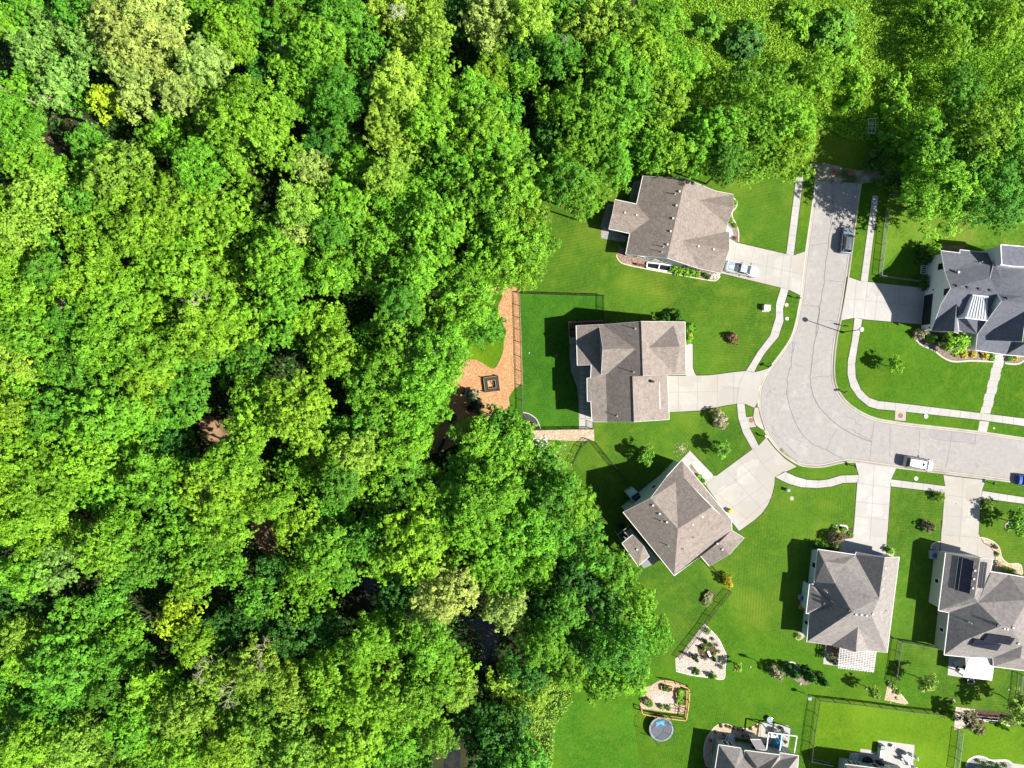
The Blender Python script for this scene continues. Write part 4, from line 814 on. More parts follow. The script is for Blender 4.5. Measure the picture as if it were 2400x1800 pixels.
def plant(pt, rpx, h, col, label, style='shrub', cat='shrub', name='shrub', group=None, trunk=0.0):
    """pt: photo pixel of the plant's middle, rpx its radius in photo pixels"""
    r = rpx*MPP; c = W(pt, (h+trunk)*0.5)
    o = empty(name, (c.x, c.y, ZL), None, cat, group)
    f = bpy.data.objects.new('foliage', rnd.choice(SV[style])); COL.objects.link(f); f.parent = o
    hz = (h-trunk)/(1.55 if style != 'conic' else 1.9)
    f.location = (0, 0, trunk+hz*(0.42 if style != 'conic' else 0.1)); f.scale = (r, r, max(hz, 0.15)); f.rotation_euler = (0, 0, rnd.uniform(0, 6.28))
    cl = PC[col]; f.color = (*cl, 1)
    st = MB(); st.tube((0, 0, 0), (0.02, 0.02, trunk+hz*0.5), 0.03+0.012*h, 0.02, 6)
    for i in range(5):
        a = i*1.27; st.tube((0.01, 0.01, trunk*0.8+0.05), (math.cos(a)*r*0.6, math.sin(a)*r*0.6, trunk+hz*0.7), 0.015+0.005*h, 0.008, 5)
    st.build('stem', MATS['bark'], o)
    if label: o['label'] = label
    return o
def young(pt, rpx, h, col, label, name='young_tree', style='open', trunk=None):
    return plant(pt, rpx, h, col, label, style, 'tree', name, None, h*0.46 if trunk is None else trunk)
young(E(600, 255), 20, 4.2, 'g', 'young green tree beside the big shadow behind the diagonal house')
young(E(1250, 190), 20, 3.8, 'g', 'young green tree on the lawn above the diagonal house walk')
plant(B(2175, 1270), 18, 2.6, 'pk', 'pale pinkish-tan shrub below the middle driveway', 'open')
plant(D(55, 225), 13, 1.6, 'r', 'dark red shrub alone on the lawn east of the middle house', 'open')
young(D(1262, 432), 17, 4.2, 'b', 'young bright green tree on the lawn of the white house')
plant(D(1590, 1408), 12, 2.0, 'm', 'green globe shrub left of the solar-panel house driveway', 'round')
plant(D(1957, 1470), 13, 2.0, 'm', 'pale green globe shrub right of the solar-panel house driveway', 'round')
plant(D(1510, 1625), 13, 2.0, 'br', 'sparse brownish shrub beside the round stone tree ring', 'open')
young(D(2160, 1600), 26, 4.8, 'g', 'leafy young tree at the right edge beside the second tree ring')
for px, py, w in ((1478, 1612, 10), (2098, 1618, 11)):
    c = D(px, py); t = W(c); o = MB().lathe((0, 0, 0), [(w*MPP*1.0, 0), (w*MPP*1.02, .06), (w*MPP*.9, .10), (0.05, .10)], 20).build('tree_ring', MATS['gravel_pale'])
    o.location = (t.x, t.y, ZL); tagp(o, 'round pale stone tree ring ' + ('left' if px < 1600 else 'right')+' of the solar-panel house driveway', 'tree ring')
# shrubs round the pergola house
plant(F(275, 235), 10, 1.4, 'd', 'dark round box shrub leftmost in the row by the pergola house'); plant(F(325, 230), 9, 1.4, 'g', 'green round shrub second in the row by the pergola house', 'round')
plant(F(372, 240), 9, 1.4, 'g', 'green round shrub third in the row by the pergola house', 'round'); plant(F(420, 240), 8, 1.3, 'd', 'dark small shrub fourth in the row by the pergola house', 'round')
plant(F(475, 252), 11, 1.5, 'm', 'bright green shrub at the right end of the row by the pergola house'); plant(F(460, 168), 15, 2.4, 'br', 'bronze-purple shrub above the green row by the pergola house')
plant(F(470, 90), 9, .9, 'm', 'flowering yellow-green clump in the rounded bed by the pergola house driveway'); plant(F(540, 85), 8, .9, 'm', 'second yellow-green clump in the rounded bed by the pergola house driveway')
plant(F(600, 125), 6, .5, 'g', 'small green plant in dark mulch beside the pergola house driveway', 'open')
plant(F(955, 270), 8, 1.0, 'g', 'green shrub right of the pergola house garage door'); plant(F(985, 285), 7, .8, 'b', 'bright shrub at the corner right of the pergola house garage')
plant(F(125, 1070), 7, .6, 'm', 'small green plant in the stone pocket at the pergola house corner', 'open')
plant(F(480, 1210), 9, 1.8, 'r', 'dark red shrub at the left end of the white pergola'); plant(F(415, 1250), 10, 1.8, 's', 'grey-green shrub left of the white pergola', 'open')
plant(F(430, 1295), 6, .6, 'm', 'low yellow-green plant on the pergola patio', 'open'); plant(F(465, 1310), 7, 1.2, 'k', 'dark round pot plant on the pergola patio')
# shrubs of the solar-panel house
for i, (x, y) in enumerate(((870, 470), (925, 482), (985, 500))):
    plant(Q(x, y), 6.5, .9, 'm', ('leftmost', 'middle', 'rightmost')[i]+' green globe shrub in the row beside the solar-panel house', 'round', group=None)
plant(Q(745, 178), 5, .7, 'br', 'reddish-brown shrub in the stone bed beside the solar-panel house walk'); plant(Q(768, 270), 5, .5, 'g', 'low green plant in the stone bed beside the solar-panel house walk', 'open')
plant(Q(765, 395), 7, .5, 'pk', 'straw-coloured grass clump in the bed beside the solar-panel house', 'open')
# white house
plant(I(575, 150), 20, 3.2, 'b', 'bright leafy shrub at the north corner of the white house'); plant(I(455, 150), 11, 2.6, 'd', 'dark shrub in the shade left of the white house corner')
for i, (x, y, s) in enumerate(((430, 215, 8), (520, 260, 11), (415, 300, 8), (440, 520, 11), (470, 600, 11))):
    plant(I(x, y), s, 1.6, 'd', ('dark shaded shrub nearest the top', 'dark shaded shrub beside the upper window', 'dark shaded shrub left of the window well', 'dark shaded shrub below the window well', 'dark shaded shrub above the garage drive')[i]+' on the white house side', 'shrub')
plant(I(430, 1235), 13, 1.8, 'pk', 'tan feathery shrub at the left end of the white house front bed', 'open'); plant(I(555, 1290), 11, 1.8, 'g', 'deep green shrub second in the white house front bed')
plant(I(670, 1300), 12, 2.0, 'd', 'dark shrub in the middle of the white house front bed'); young(I(890, 1330), 27, 4.2, 'b', 'large bright green small tree in the white house front bed', name='ornamental_tree', style='shrub', trunk=1.0)
for i, (x, y, s) in enumerate(((890, 1500, 5), (993, 1492, 8), (1112, 1500, 7), (1265, 1515, 9), (1345, 1530, 8), (1660, 1540, 8), (1580, 1550, 7))):
    plant(I(x, y), s, .7, 'y' if i not in (4, 6) else 'g', ('smallest yellow clump at the left of the white house bed', 'first large yellow clump in the white house bed', 'second yellow clump in the white house bed', 'third yellow clump near the front path of the white house', 'green clump touching the left of the front path', 'yellow clump right of the front path of the white house', 'green clump just right of the white house front path')[i], 'shrub')
# north house
for i, (x, y, s) in enumerate(((885, 1115, 9), (945, 1130, 9), (1010, 1140, 9), (1075, 1150, 9), (1125, 1160, 8))):
    plant(A(x, y), s, 1.1, 'b', ('first', 'second', 'third', 'fourth', 'fifth')[i]+' bright green bush from the left in the hedge by the north house')
plant(A(1200, 1170), 6, .8, 'd', 'dark green clump left of the white stones by the north house'); plant(A(1240, 1190), 6, .8, 'd', 'dark green clump touching the white stones by the north house')
plant(A(1515, 420), 6, .6, 'b', 'low lime plant at the top of the north house front bed', 'open'); plant(A(1470, 600), 6, .7, 'g', 'small green plant in the north house front bed')
plant(A(1515, 655), 5, .6, 'g', 'leafy plant beside the north house front walk', 'open'); plant(A(1515, 790), 5, .6, 'r', 'reddish plant at the driveway end of the north house bed')
# middle house
plant(B(1905, 470), 15, 2.6, 'g', 'feathery green shrub at the northeast corner of the middle house', 'open'); plant(B(1800, 385), 12, 2.4, 'd', 'dark shaded shrub north of the middle house', 'open')
plant(B(1700, 380), 10, 2.0, 'd', 'darkest low shrub along the north wall of the middle house', 'open'); plant(B(1905, 530), 5, .6, 'y', 'small yellow-green plant at the east wall of the middle house')
plant(B(1895, 585), 8, .7, 'b', 'bright ground cover at the east wall of the middle house', 'open'); plant(B(545, 1325), 8, .9, 'm', 'grey-green leafy plant in the rounded corner bed of the fenced yard', 'open')
plant(J(660, 500), 16, 3.4, 's', 'grey-green young pine on the wood chips', 'conic', 'tree', 'pine_tree'); plant(J(715, 690), 20, 4.5, 'k', 'dark conical pine standing in the shade on the wood chips', 'conic', 'tree', 'pine_tree')
plant(E(1305, 1310), 10, 2.2, 'y', 'upper golden shrub by the fence behind the diagonal house'); plant(E(1320, 1355), 10, 2.0, 'y', 'lower golden shrub by the fence behind the diagonal house')
plant(E(1060, 430), 7, .7, 'b', 'green planting in the strip by the diagonal house front walk', 'open'); plant(E(1095, 470), 6, .7, 'g', 'second green planting in the strip by the diagonal house front walk', 'open')
# rock garden evergreens
for i, (x, y, s, h, c) in enumerate(((840, 160, 7, 1.0, 'g'), (822, 262, 7, 1.6, 'd'), (878, 292, 5, .8, 'g'), (802, 325, 7, 1.3, 'm'), (728, 420, 8, 2.6, 'd'), (905, 430, 7, 1.4, 'd'), (812, 412, 5, .8, 'br'), (740, 545, 9, 1.5, 'g'), (890, 585, 10, 1.6, 'g'), (965, 495, 5, 1.0, 'g'), (970, 420, 5, .8, 's'), (900, 378, 4, .5, 'm'), (925, 290, 4, .5, 's'), (945, 350, 4, .5, 'm'), (885, 232, 4, .5, 'd'))):
    plant(G(x, y), s, h, c, 'shrub '+('at the top tip', 'dark, above the brown circle', 'on the right of the brown circle', 'bright, inside the brown circle', 'tallest dark, left of the brown circle', 'dark, below right of the brown circle', 'brown, below the brown circle', 'at the bottom left', 'at the bottom middle', 'at the right edge', 'silvery, at the right', 'tiny, at the lower right of the circle', 'silvery tiny, upper right', 'tiny bright, right of the circle', 'tiny dark, above right of the circle')[i]+' of the rock garden', 'conic' if h > 1.2 else 'round')
young(G(1120, 500), 11, 2.6, 'm', 'thin lime young tree just right of the rock garden')
plant(G(1475, 540), 15, 2.6, 'pk', 'cream-leaved shrub left of the island bed', 'open')
for i, (x, y, r, h) in enumerate(((1640, 555, 19, 4.2), (1800, 590, 20, 4.5), (1920, 630, 18, 4.2))):
    plant(G(x, y), r, h, 'd', ('left', 'middle', 'right')[i]+'-hand dark evergreen of the three in the island bed', 'conic', 'tree', 'evergreen_tree')
young(G(1320, 470), 4, 3.0, 'g', 'very slim sapling between the rock garden and the island bed')
young(F(820, 1600), 13, 4.0, 'm', 'lime young tree by the fence below the white pergola'); young(F(1315, 1520), 18, 4.8, 'm', 'pale lime young tree on the lawn below the solar-panel house')
young(N6(600, 500), 30, 6.5, 'm', 'tall light green tree at the right edge below the white awning')
young(Hh(1670, 850), 23, 4.6, 'br', 'bronze-leaved tree in the gravel corner of the right-hand yards')
plant(Hh(2000, 900), 9, 3.0, 'b', 'narrow green columnar tree on the right-hand lawn', 'conic', 'tree', 'columnar_tree'); plant(Hh(2200, 880), 9, 3.2, 'b', 'narrow green columnar tree nearest the right edge of the photo', 'conic', 'tree', 'columnar_tree')
plant(Hh(1735, 965), 6, .6, 'm', 'low lime plants at the foot of the bronze-leaved tree', 'open'); plant(Hh(855, 480), 6, .8, 'b', 'leafy green plant at the top of the small corner bed', 'open'); plant(Hh(905, 540), 6, .6, 'b', 'lime plant by the wooden edging of the small corner bed', 'open')
plant(Hh(820, 465), 5, .6, 's', 'grey-green plant at the upper tip of the small corner bed', 'open')
for i, (x, y) in enumerate(((430, 525), (540, 525), (610, 545), (690, 565), (780, 580), (860, 605), (1140, 530), (1020, 580), (860, 720), (740, 780), (480, 700), (320, 640), (210, 810))):
    plant(L(x, y), 3.5, .4, 'br' if i % 3 else 'r', 'brownish plant '+('1st', '2nd', '3rd', '4th', '5th', '6th', '7th', '8th', '9th', '10th', '11th', '12th', '13th')[i]+' from the left in the bottom house gravel bed', 'open', group='small plants in the tan gravel bed')
for i, (x, y) in enumerate(((1740, 1260), (1805, 1285), (1880, 1280), (1945, 1305), (2015, 1300))):
    plant(Hh(x, y), 5, .7, 'g', ('first', 'second', 'third', 'fourth', 'fifth')[i]+' small shrub from the left in the bottom right gravel bed', 'round')
for i, (x, y, r, c) in enumerate(((880, 520, 11, 'b'), (850, 640, 10, 'b'), (870, 720, 7, 'g'), (260, 740, 9, 'g'), (600, 440, 8, 'd'), (640, 830, 6, 'm'), (500, 800, 6, 'm'), (190, 680, 8, 'br'))):
    plant(K(x, y), r, .9, c, ('upper green crop', 'middle green crop', 'lower green crop', 'weedy clump in the bottom left corner', 'dark crop in the top raised bed', 'lime clump at the lower fence', 'second lime clump at the lower fence', 'brown withered clump at the left')[i]+' of the fenced kitchen garden', 'open', 'plant', 'garden_plant')
for i, (x, y, r, c) in enumerate(((2049, 378, 24, 'd'), (2080, 330, 26, 'g'), (2105, 205, 34, 'b'), (2105, 255, 30, 'b'), (1739, 108, 40, 'd'), (1758, 70, 30, 'g'), (1962, 62, 46, 'g'), (1940, 95, 34, 'g'), (1905, 175, 34, 'b'), (1985, 130, 30, 'b'), (2010, 190, 26, 'b'), (1870, 40, 36, 'b'), (1665, 60, 32, 'g'), (2000, 240, 20, 'b'), (2090, 425, 22, 'd'))):
    WB_ = globals().setdefault('BUSHES', []); WB_.append((plant((x, y), r, 3.4, c, None, 'shrub', 'bush', 'wild_bush'), ('wild', 'meadow bush'), {'d': 'dark green', 'b': 'bright lime', 'g': 'mid green'}[c], x, y))
place_labels(BUSHES)
# bare dead trees poking out of the canopy
def dead_tree(pt, rpx, h, label, seed, mat='dead_wood'):
    rg = random.Random(seed); h *= 1.12; R = rpx*MPP; c = W(pt, h*0.9); mb = MB(); mb.tube((0, 0, 0), (0, 0, h*0.6), 0.2, 0.12, 8, False)
    def br(p, d, ln, r, dep):
        q = p+d*ln; mb.tube(p, q, r, r*0.6, 5, False)
        if dep <= 0: return
        for _ in range(3): br(q, (d+Vector((rg.gauss(0, .55), rg.gauss(0, .55), rg.gauss(0.0, .3)))).normalized(), ln*0.66, r*0.58, dep-1)
    for i in range(7):
        a = i*0.9; br(Vector((0, 0, h*0.55+i*h*0.05)), Vector((math.cos(a)*.8, math.sin(a)*.8, .55)).normalized(), R*0.42, 0.085, 3)
    o = empty('dead_tree', (c.x, c.y, 0), label, 'tree', None); mb.build('branches', MATS[mat], o); return o
dead_tree((441, 705), 36, 16.5, 'bare grey dead branches in the yellow-green canopy at the left', 1)
dead_tree((530, 1635), 32, 15.5, 'bare twiggy dead tree in the olive canopy near the bottom left', 2)
dead_tree((600, 1545), 34, 16.0, 'bare forked dead branches above the olive trees', 3); dead_tree((460, 1585), 24, 15.5, 'small bare dead treetop left of the olive trees', 4)
dead_tree((95, 215), 26, 14, 'grey dead branches beside the fallen trunk near the left edge', 5); dead_tree((135, 705), 22, 14.5, 'thin bare branches in the far left canopy', 6)
dead_tree((935, 10), 34, 16.5, 'white bare branches at the top edge of the photo', 7, 'birch'); dead_tree((1320, 75), 24, 15.5, 'pale bare limbs between the lime trees at the top', 8, 'birch')
dead_tree((1165, 1340), 20, 12, 'bare twigs at the edge of the shaded stream', 9); dead_tree((1385, 1430), 22, 11.5, 'pale dead twigs in the dark trees above the rock garden', 10)
dead_tree((655, 90), 20, 15, 'small dead treetop left of the hole in the top canopy', 11); dead_tree((1775, 165), 26, 6.5, 'bare-stemmed sapling in the upper meadow', 12)
o = MB().tube((0, 0, 0), (5.8, -2.6, 0.6), 0.28, 0.16, 8).build('fallen_trunk', MATS['dead_wood']); c = W((0, 205), 13); o.location = (c.x, c.y, 12.6)
tagp(o, 'broken pale trunk leaning out of the canopy at the left edge', 'fallen trunk')
# ------------------------------------------------------------------ houses
class House:
    def __init__(s, name, label, f, verts, faces, roofmat, wallmat, at, cat='house', fascia='fascia_white', thick=0.16, bare=()):
        """verts: key -> (x, y, h) in the crop f; faces: strings of keys split by spaces"""
        c = W(f(*at)); s.o = empty(name, (c.x, c.y, 0), label, cat); s.f = f; s.wallmat = wallmat
        s.V = {k: W(f(v[0], v[1]), v[2]) for k, v in verts.items()}
        s.tris = []; vs = []; fs = []; uvs = []
        idx = {}
        edges = {}
        for fc in faces:
            ks = fc.split(); P = [s.V[k] for k in ks]
            nrm = Vector((0, 0, 0))
            for i in range(len(P)): a, b = P[i], P[(i+1) % len(P)]; nrm += a.cross(b)
            if nrm.z < 0: ks = ks[::-1]; P = P[::-1]; nrm = -nrm
            nrm.normalize(); hx = Vector((0, 0, 1)).cross(nrm)
            hx = hx.normalized() if hx.length > 1e-3 else Vector((1, 0, 0)); vy = nrm.cross(hx)
            base = len(vs); vs += P; uv = [(p.dot(hx), p.dot(vy)) for p in P]
            tess = geometry.tessellate_polygon([[Vector((p.x, p.y, 0)) for p in P]])
            for t in tess:
                t = list(t); a, b, c3 = [P[i] for i in t]
                if (b-a).cross(c3-a).z < 0: t = t[::-1]
                fs.append([base+i for i in t]); s.tris.append([P[i] for i in t]); uvs.append([uv[i] for i in t])
            for i in range(len(ks)):
                e = (ks[i], ks[(i+1) % len(ks)]); edges[e] = True
        # underside
        nb = len(vs); up = list(vs); vs = vs+[v-Vector((0, 0, thick)) for v in up]
        und = [[nb+i for i in f[::-1]] for f in fs]
        me_o = mesh_obj('roof', vs, fs+und, MATS[roofmat], s.o, world=True); me = me_o.data
        ul = me.uv_layers.new(name='UVMap'); li = 0
        for fi, poly in enumerate(me.polygons):
            u = uvs[fi] if fi < len(uvs) else [(0, 0)]*3
            for k in range(3): ul.data[poly.loop_indices[k]].uv = u[k]
        s.roof = me_o
        # fascia and gutter boards along the free edges
        fb = MB()
        for (a, b) in edges:
            if (b, a) in edges or f'{a} {b}' in bare or f'{b} {a}' in bare: continue
            p, q = s.V[a], s.V[b]; d = (q-p); d2 = Vector((d.x, d.y, 0))
            if d2.length < 0.05: continue
            n2 = Vector((d2.y, -d2.x, 0)).normalized()       # outward for counter-clockwise faces
            lvl = abs(d.z) < 0.25; w = 0.09 if lvl else 0.04
            t = 0.003
            e = d.normalized()*0.02
            p1, q1 = p-e+n2*t, q+e+n2*t
            vs2 = []
            for base in (p1, q1):
                for (o_, z) in ((0, 0.025), (w, 0.025), (w, -thick-0.02), (0, -thick-0.02)): vs2.append(base+n2*o_+Vector((0, 0, z)))
            fb.add(vs2, [[0, 1, 2, 3][::-1], [4, 5, 6, 7], [0, 4, 5, 1][::-1], [1, 5, 6, 2][::-1], [2, 6, 7, 3][::-1], [3, 7, 4, 0][::-1]])
        fb.build('fascia', MATS[fascia], s.o, world=True)
        s.polys = []
    def rz(s, x, y, mn=False):
        best = None
        for a, b, c in s.tris:
            d = (b.y-c.y)*(a.x-c.x)+(c.x-b.x)*(a.y-c.y)
            if abs(d) < 1e-9: continue
            u = ((b.y-c.y)*(x-c.x)+(c.x-b.x)*(y-c.y))/d; v = ((c.y-a.y)*(x-c.x)+(a.x-c.x)*(y-c.y))/d
            if u < -1e-4 or v < -1e-4 or u+v > 1.0001: continue
            z = u*a.z+v*b.z+(1-u-v)*c.z
            if best is None or (z > best) != mn: best = z
        return best
    def walls(s, pts, inset=0.4, eave=None, name='wall', mat=None, mn=False):
        """pts: keys of roof corners (or (x,y,h) in the crop) round the footprint"""
        P = [s.V[p] if isinstance(p, str) else W(s.f(p[0], p[1]), p[2]) for p in pts]
        ev = min(p.z for p in P); P = [Vector((p.x, p.y)) for p in P]
        ar = sum(P[i].cross(P[(i+1) % len(P)]) for i in range(len(P)))
        if ar < 0: P = P[::-1]
        n = len(P); Q2 = []
        for i in range(n):
            a, b, c = P[i-1], P[i], P[(i+1) % n]; d1 = (b-a).normalized(); d2 = (c-b).normalized()
            n1 = Vector((-d1.y, d1.x)); n2 = Vector((-d2.y, d2.x)); bis = n1+n2
            bis = bis/max(bis.dot(bis), 0.3)*2 if bis.length > 1e-3 else n1
            Q2.append(b+bis*inset*0.5*1.0 if False else b+(n1+n2)/max(1+n1.dot(n2), 0.35)*inset)
        mb = MB()
        for i in range(n):
            a, b = Q2[i], Q2[(i+1) % n]; ln = (b-a).length; k = max(1, int(ln/0.5)); row = []
            for j in range(k+1):
                p = a+(b-a)*(j/k); z = s.rz(p.x, p.y, mn); z = (z-0.14) if z is not None else (eave or ev)-0.1
                row.append((p, max(z, 0.5)))
            for j in range(k):
                (p, z0), (q, z1) = row[j], row[j+1]
                mb.add([(p.x, p.y, 0), (q.x, q.y, 0), (q.x, q.y, z1), (p.x, p.y, z0)], [[0, 1, 2, 3]])
        mb.build(name, MATS[mat or s.wallmat], s.o, world=True)
        s.polys.append(Q2); return Q2
    def panel(s, poly, i, t0, t1, z0, z1, name='window', mat='glass_dark', frame='white_paint', fw=0.1):
        a, b = poly[i], poly[(i+1) % len(poly)]; d = (b-a); n2 = Vector((d.y, -d.x, 0)).normalized(); d3 = Vector((d.x, d.y, 0))
        p = Vector((a.x, a.y, 0))+d3*t0; q = Vector((a.x, a.y, 0))+d3*t1
        mb = MB(); cc = (p+q)/2+n2*0.02; ln = (q-p).length; rz = math.atan2(d.y, d.x)
        mb.box((cc.x, cc.y, (z0+z1)/2), (ln, 0.06, z1-z0), rz)
        w = mb.build(name, MATS[mat], s.o, world=True)
        if frame:
            fb = MB(); u = d3.normalized()
            for pp, qq in ((p-u*fw+Vector((0, 0, z0-fw/2)), q+u*fw+Vector((0, 0, z0-fw/2))), (p-u*fw+Vector((0, 0, z1+fw/2)), q+u*fw+Vector((0, 0, z1+fw/2)))):
                fb.bar(pp+n2*0.03, qq+n2*0.03, 0.11, fw)
            for pp in (p-u*fw/2, q+u*fw/2): fb.bar(pp+n2*0.03+Vector((0, 0, z0)), pp+n2*0.03+Vector((0, 0, z1)), fw, 0.11)
            fb.build('frame', MATS[frame], w, world=False)
            fr = w.children[0] if w.children else None
            if fr:
                for v in fr.data.vertices: v.co = v.co-Vector(s.o.location)
        return w
    def at(s, x, y, h0=6.0):
        """point of the roof seen at crop (x, y)"""
        h = h0
        for _ in range(8):
            p = W(s.f(x, y), h); z = s.rz(p.x, p.y)
            if z is None: break
            h = z
        return W(s.f(x, y), h)
    def vents(s, pts, kind='box'):
        for x, y in pts:
            p = s.at(x, y); mb = MB()
            if kind == 'box':
                mb.box((0, 0, 0.06), (0.32, 0.32, 0.18), 0.2, 0.85); mb.box((0, 0, 0.16), (0.28, 0.28, 0.04), 0.2)
                v = mb.build('roof_vent', MATS['vent'], s.roof)
            elif kind == 'dark':
                mb.box((0, 0, 0.08), (0.5, 0.4, 0.26), 0.1, 0.85); v = mb.build('roof_vent', MATS['dark_vent'], s.roof)
            elif kind == 'turbine':
                mb.lathe((0, 0, 0), [(0.12, 0), (0.12, .2), (.26, .25), (.3, .4), (.22, .55), (.05, .6)], 12); v = mb.build('roof_vent', MATS['silver'], s.roof)
            else:
                mb.tube((0, 0, -0.1), (0, 0, 0.75), 0.06, 0.06, 8); mb.lathe((0, 0, 0), [(0.16, 0), (0.1, .1), (.07, .14)], 10); v = mb.build('vent_pipe', MATS['vent'], s.roof)
            v.location = p-Vector(s.o.location)
    def flat(s, name, pts, mat, dz=0.10, th=0.05, parent=None):
        """board lying on the roof, corners seen at crop pts"""
        P = [s.at(x, y) for x, y in pts]; n = len(P)
        vs = [p+Vector((0, 0, dz)) for p in P]+[p+Vector((0, 0, dz-th)) for p in P]
        fs = [list(range(n)), list(range(2*n-1, n-1, -1))]+[[i, n+i, n+(i+1) % n, (i+1) % n] for i in range(n)]
        nn = (vs[1]-vs[0]).cross(vs[2]-vs[1])
        if nn.z < 0: fs = [f[::-1] for f in fs]
        return mesh_obj(name, vs, fs, MATS[mat], parent or s.roof, world=True)

# north house, at the dead end
he, hr = 3.2, 6.3
H1 = House('house', 'tan shingled house at the top by the road end, with a pickup on its drive', A, {
    'a': (563, 143, he), 'b': (1000, 170, hr), 'n': (1310, 298, 4.35), 'c': (1500, 335, he), 'd': (1500, 472, 5.15), 'e': (1432, 650, he), 'p1': (1140, 395, 5.15),
    'f': (1425, 722, he), 'g': (1455, 727, he), 'p2': (965, 815, 5.6), 'h': (1455, 912, 5.6), 'i': (1370, 1150, he), 'j': (1140, 1103, 3.9), 's': (812, 995, hr), 'k': (385, 955, he),
    'l': (428, 738, he), 'pw': (628, 590, 4.4), 'm': (497, 437, he), 'q': (246, 533, 4.4), 'r': (272, 390, he), 't': (208, 690, he)},
    ['b n p1 e f p2 j s', 'n c d p1', 'p1 d e', 'f g h p2', 'p2 h i j', 'a b s k l pw m', 'm pw q r', 'pw l t q'], 'shingle_tan', 'siding_white', (950, 600))
w1 = H1.walls(['a', 'c', 'e', 'f', 'g', 'i', 'k', 'l', 'm'])
H1.walls([(505, 445, he), (262, 395, he), (205, 690, he), (440, 735, he)], 0.5, name='porch_wall', mat='siding_blue')
H1.vents([(940, 305), (908, 450), (873, 583), (848, 718), (815, 855), (1137, 872), (1293, 905)]); H1.vents([(892, 332), (770, 878), (755, 930)], 'pipe'); H1.vents([(375, 525), (495, 550)], 'box')
for nm, t0, t1, z0, z1 in (('window', .12, .19, 1.0, 2.2), ('window', .30, .38, .9, 2.2), ('meter_box', .40, .43, .8, 1.8), ('window', .62, .68, 1.0, 2.2)):
    for i in range(len(w1)):
        a, b = w1[i], w1[(i+1) % len(w1)]
        if (b-a).length > 14 and abs((b-a).x) > abs((b-a).y) and (a.y+b.y)/2 < W(A(800, 600)).y: H1.panel(w1, i, t0, t1, z0, z1, nm, 'glass_dark' if nm == 'window' else 'grey_metal')
# middle house
H2 = House('house', 'brown-grey shingled house in the middle, its big shadow on a fenced yard', B, {
    'r0': (1484, 418, 10), 'r1': (1500, 885, 10), 'v0': (1483, 419, 9.87), 'v1': (1499, 887, 9.87), 's0w': (1410, 893, 8.77), 's1w': (1422, 1285, 8.77), 'e0': (1862, 422, 4.9), 'e1': (1870, 875, 4.9), 'ga': (1550, 645, 9.05), 'gb': (1818, 638, 9.05), 'gn': (1765, 448, 6.3), 'gs': (1775, 872, 6.1),
    'w0': (1155, 445, 6.3), 'w1': (1180, 880, 6.2), 'c0': (1435, 655, 9.3), 'c1': (1155, 655, 9.4), 'cn': (1125, 468, 6.35), 'cs': (1140, 878, 6.25),
    's0': (1410, 893, 8.9), 's1': (1422, 1285, 8.9), 's2': (1190, 1285, 6.2), 't0': (1500, 887, 7.85), 't1': (1710, 885, 4.9), 't2': (1725, 1265, 4.9),
    'p0': (925, 455, 5.2), 'p1': (935, 798, 5.2), 'p2': (1055, 792, 5.75), 'q0': (1050, 908, 5.75), 'q1': (1018, 910, 5.6), 'q2': (1022, 1108, 5.6), 'q3': (1052, 1106, 5.75), 'q4': (1062, 1285, 5.75)},
    ['r0 gn ga gs r1', 'r0 e0 gn', 'gn e0 e1 gs gb', 'ga gn gb', 'ga gb gs', 'gs e1 r1', 'v0 w0 c0 w1 s0w v1', 'c0 c1 cn w0', 'c0 w1 cs c1', 's0w s1w s2 w1', 's0 t1 t2 s1', 'p0 p1 p2 cs cn w0', 'p2 q0 q1 q2 q3 q4 s2 w1 cs'],
    'shingle_brown', 'siding_tan', (1400, 850), bare=('s0 t1', 'r1 gs', 'gs r1', 'w1 s0w', 's0w w1', 's0 s1', 'v0 v1', 'r0 r1', 's0w s1w', 'v1 s0w'))
w2 = H2.walls([(1155, 445, 5.5), 'e0', 'e1', (1712, 878, 4.9), 't2', 'q4', 'q3', 'q2', 'q1', 'q0', 'p2'], 0.45)
H2.walls([(1125, 468, 6), (1150, 468, 6), (1165, 870, 6), (1140, 878, 6)], 0.05, name='gable_wall')
for x, y in ((935, 465), (940, 785), (1045, 785)):
    pc = W(B(x+18, y), 5.0); MB().box((pc.x, pc.y, 2.5), (.25, .25, 5.0)).build('porch_post', MATS['white_paint'], H2.o, world=True)
H2.vents([(1432, 480), (1418, 855), (1275, 1235)], 'pipe')
H2.flat('ridge_flashing', [(1641, 945), (1644.5, 945), (1650, 1175), (1646.5, 1175)], 'fascia_white', 0.03)
mb = MB(); pc = H2.at(1578, 938); mb.box((0, 0, .3), (.5, .35, 1.1)); v = mb.build('roof_vent', MATS['dark_vent'], H2.roof); v.location = pc-Vector(H2.o.location)
# deck and stairs behind the middle house
dk = empty('deck', W(B(1000, 430)), 'reddish-brown raised wooden deck at the back corner of the middle house', 'deck')
q = gpts(X(B, [(860, 425), (1155, 412), (1155, 455), (930, 455), (932, 560), (866, 560)])); MB().prism(q, 2.35, 2.5).build('floor', MATS['timber_dark'], dk, world=True)
mb = MB()
for i in range(9): 
    p = W(B(930+i*13, 440), 2.6-i*0.25); mb.box(p, (.3, 1.3, .06))
for i in range(5):
    p = W(B(892, 488+i*12), 2.6-i*0.2); mb.box(p, (1.1, .25, .06))
mb.build('stairs', MATS['rubber'], dk, world=True)
mb = MB(); pr = [W(p, 3.4) for p in X(B, [(1155, 412), (860, 425), (866, 612)])]
for a, b in zip(pr, pr[1:]):
    mb.bar(a, b, .09, .07); k = int((b-a).length/0.25)
    for i in range(k+1): p = a+(b-a)*(i/k); mb.bar(p, p-Vector((0, 0, .95)), .035, .035)
mb.build('railing', MATS['timber_grey'], dk, world=True)
mb = MB()
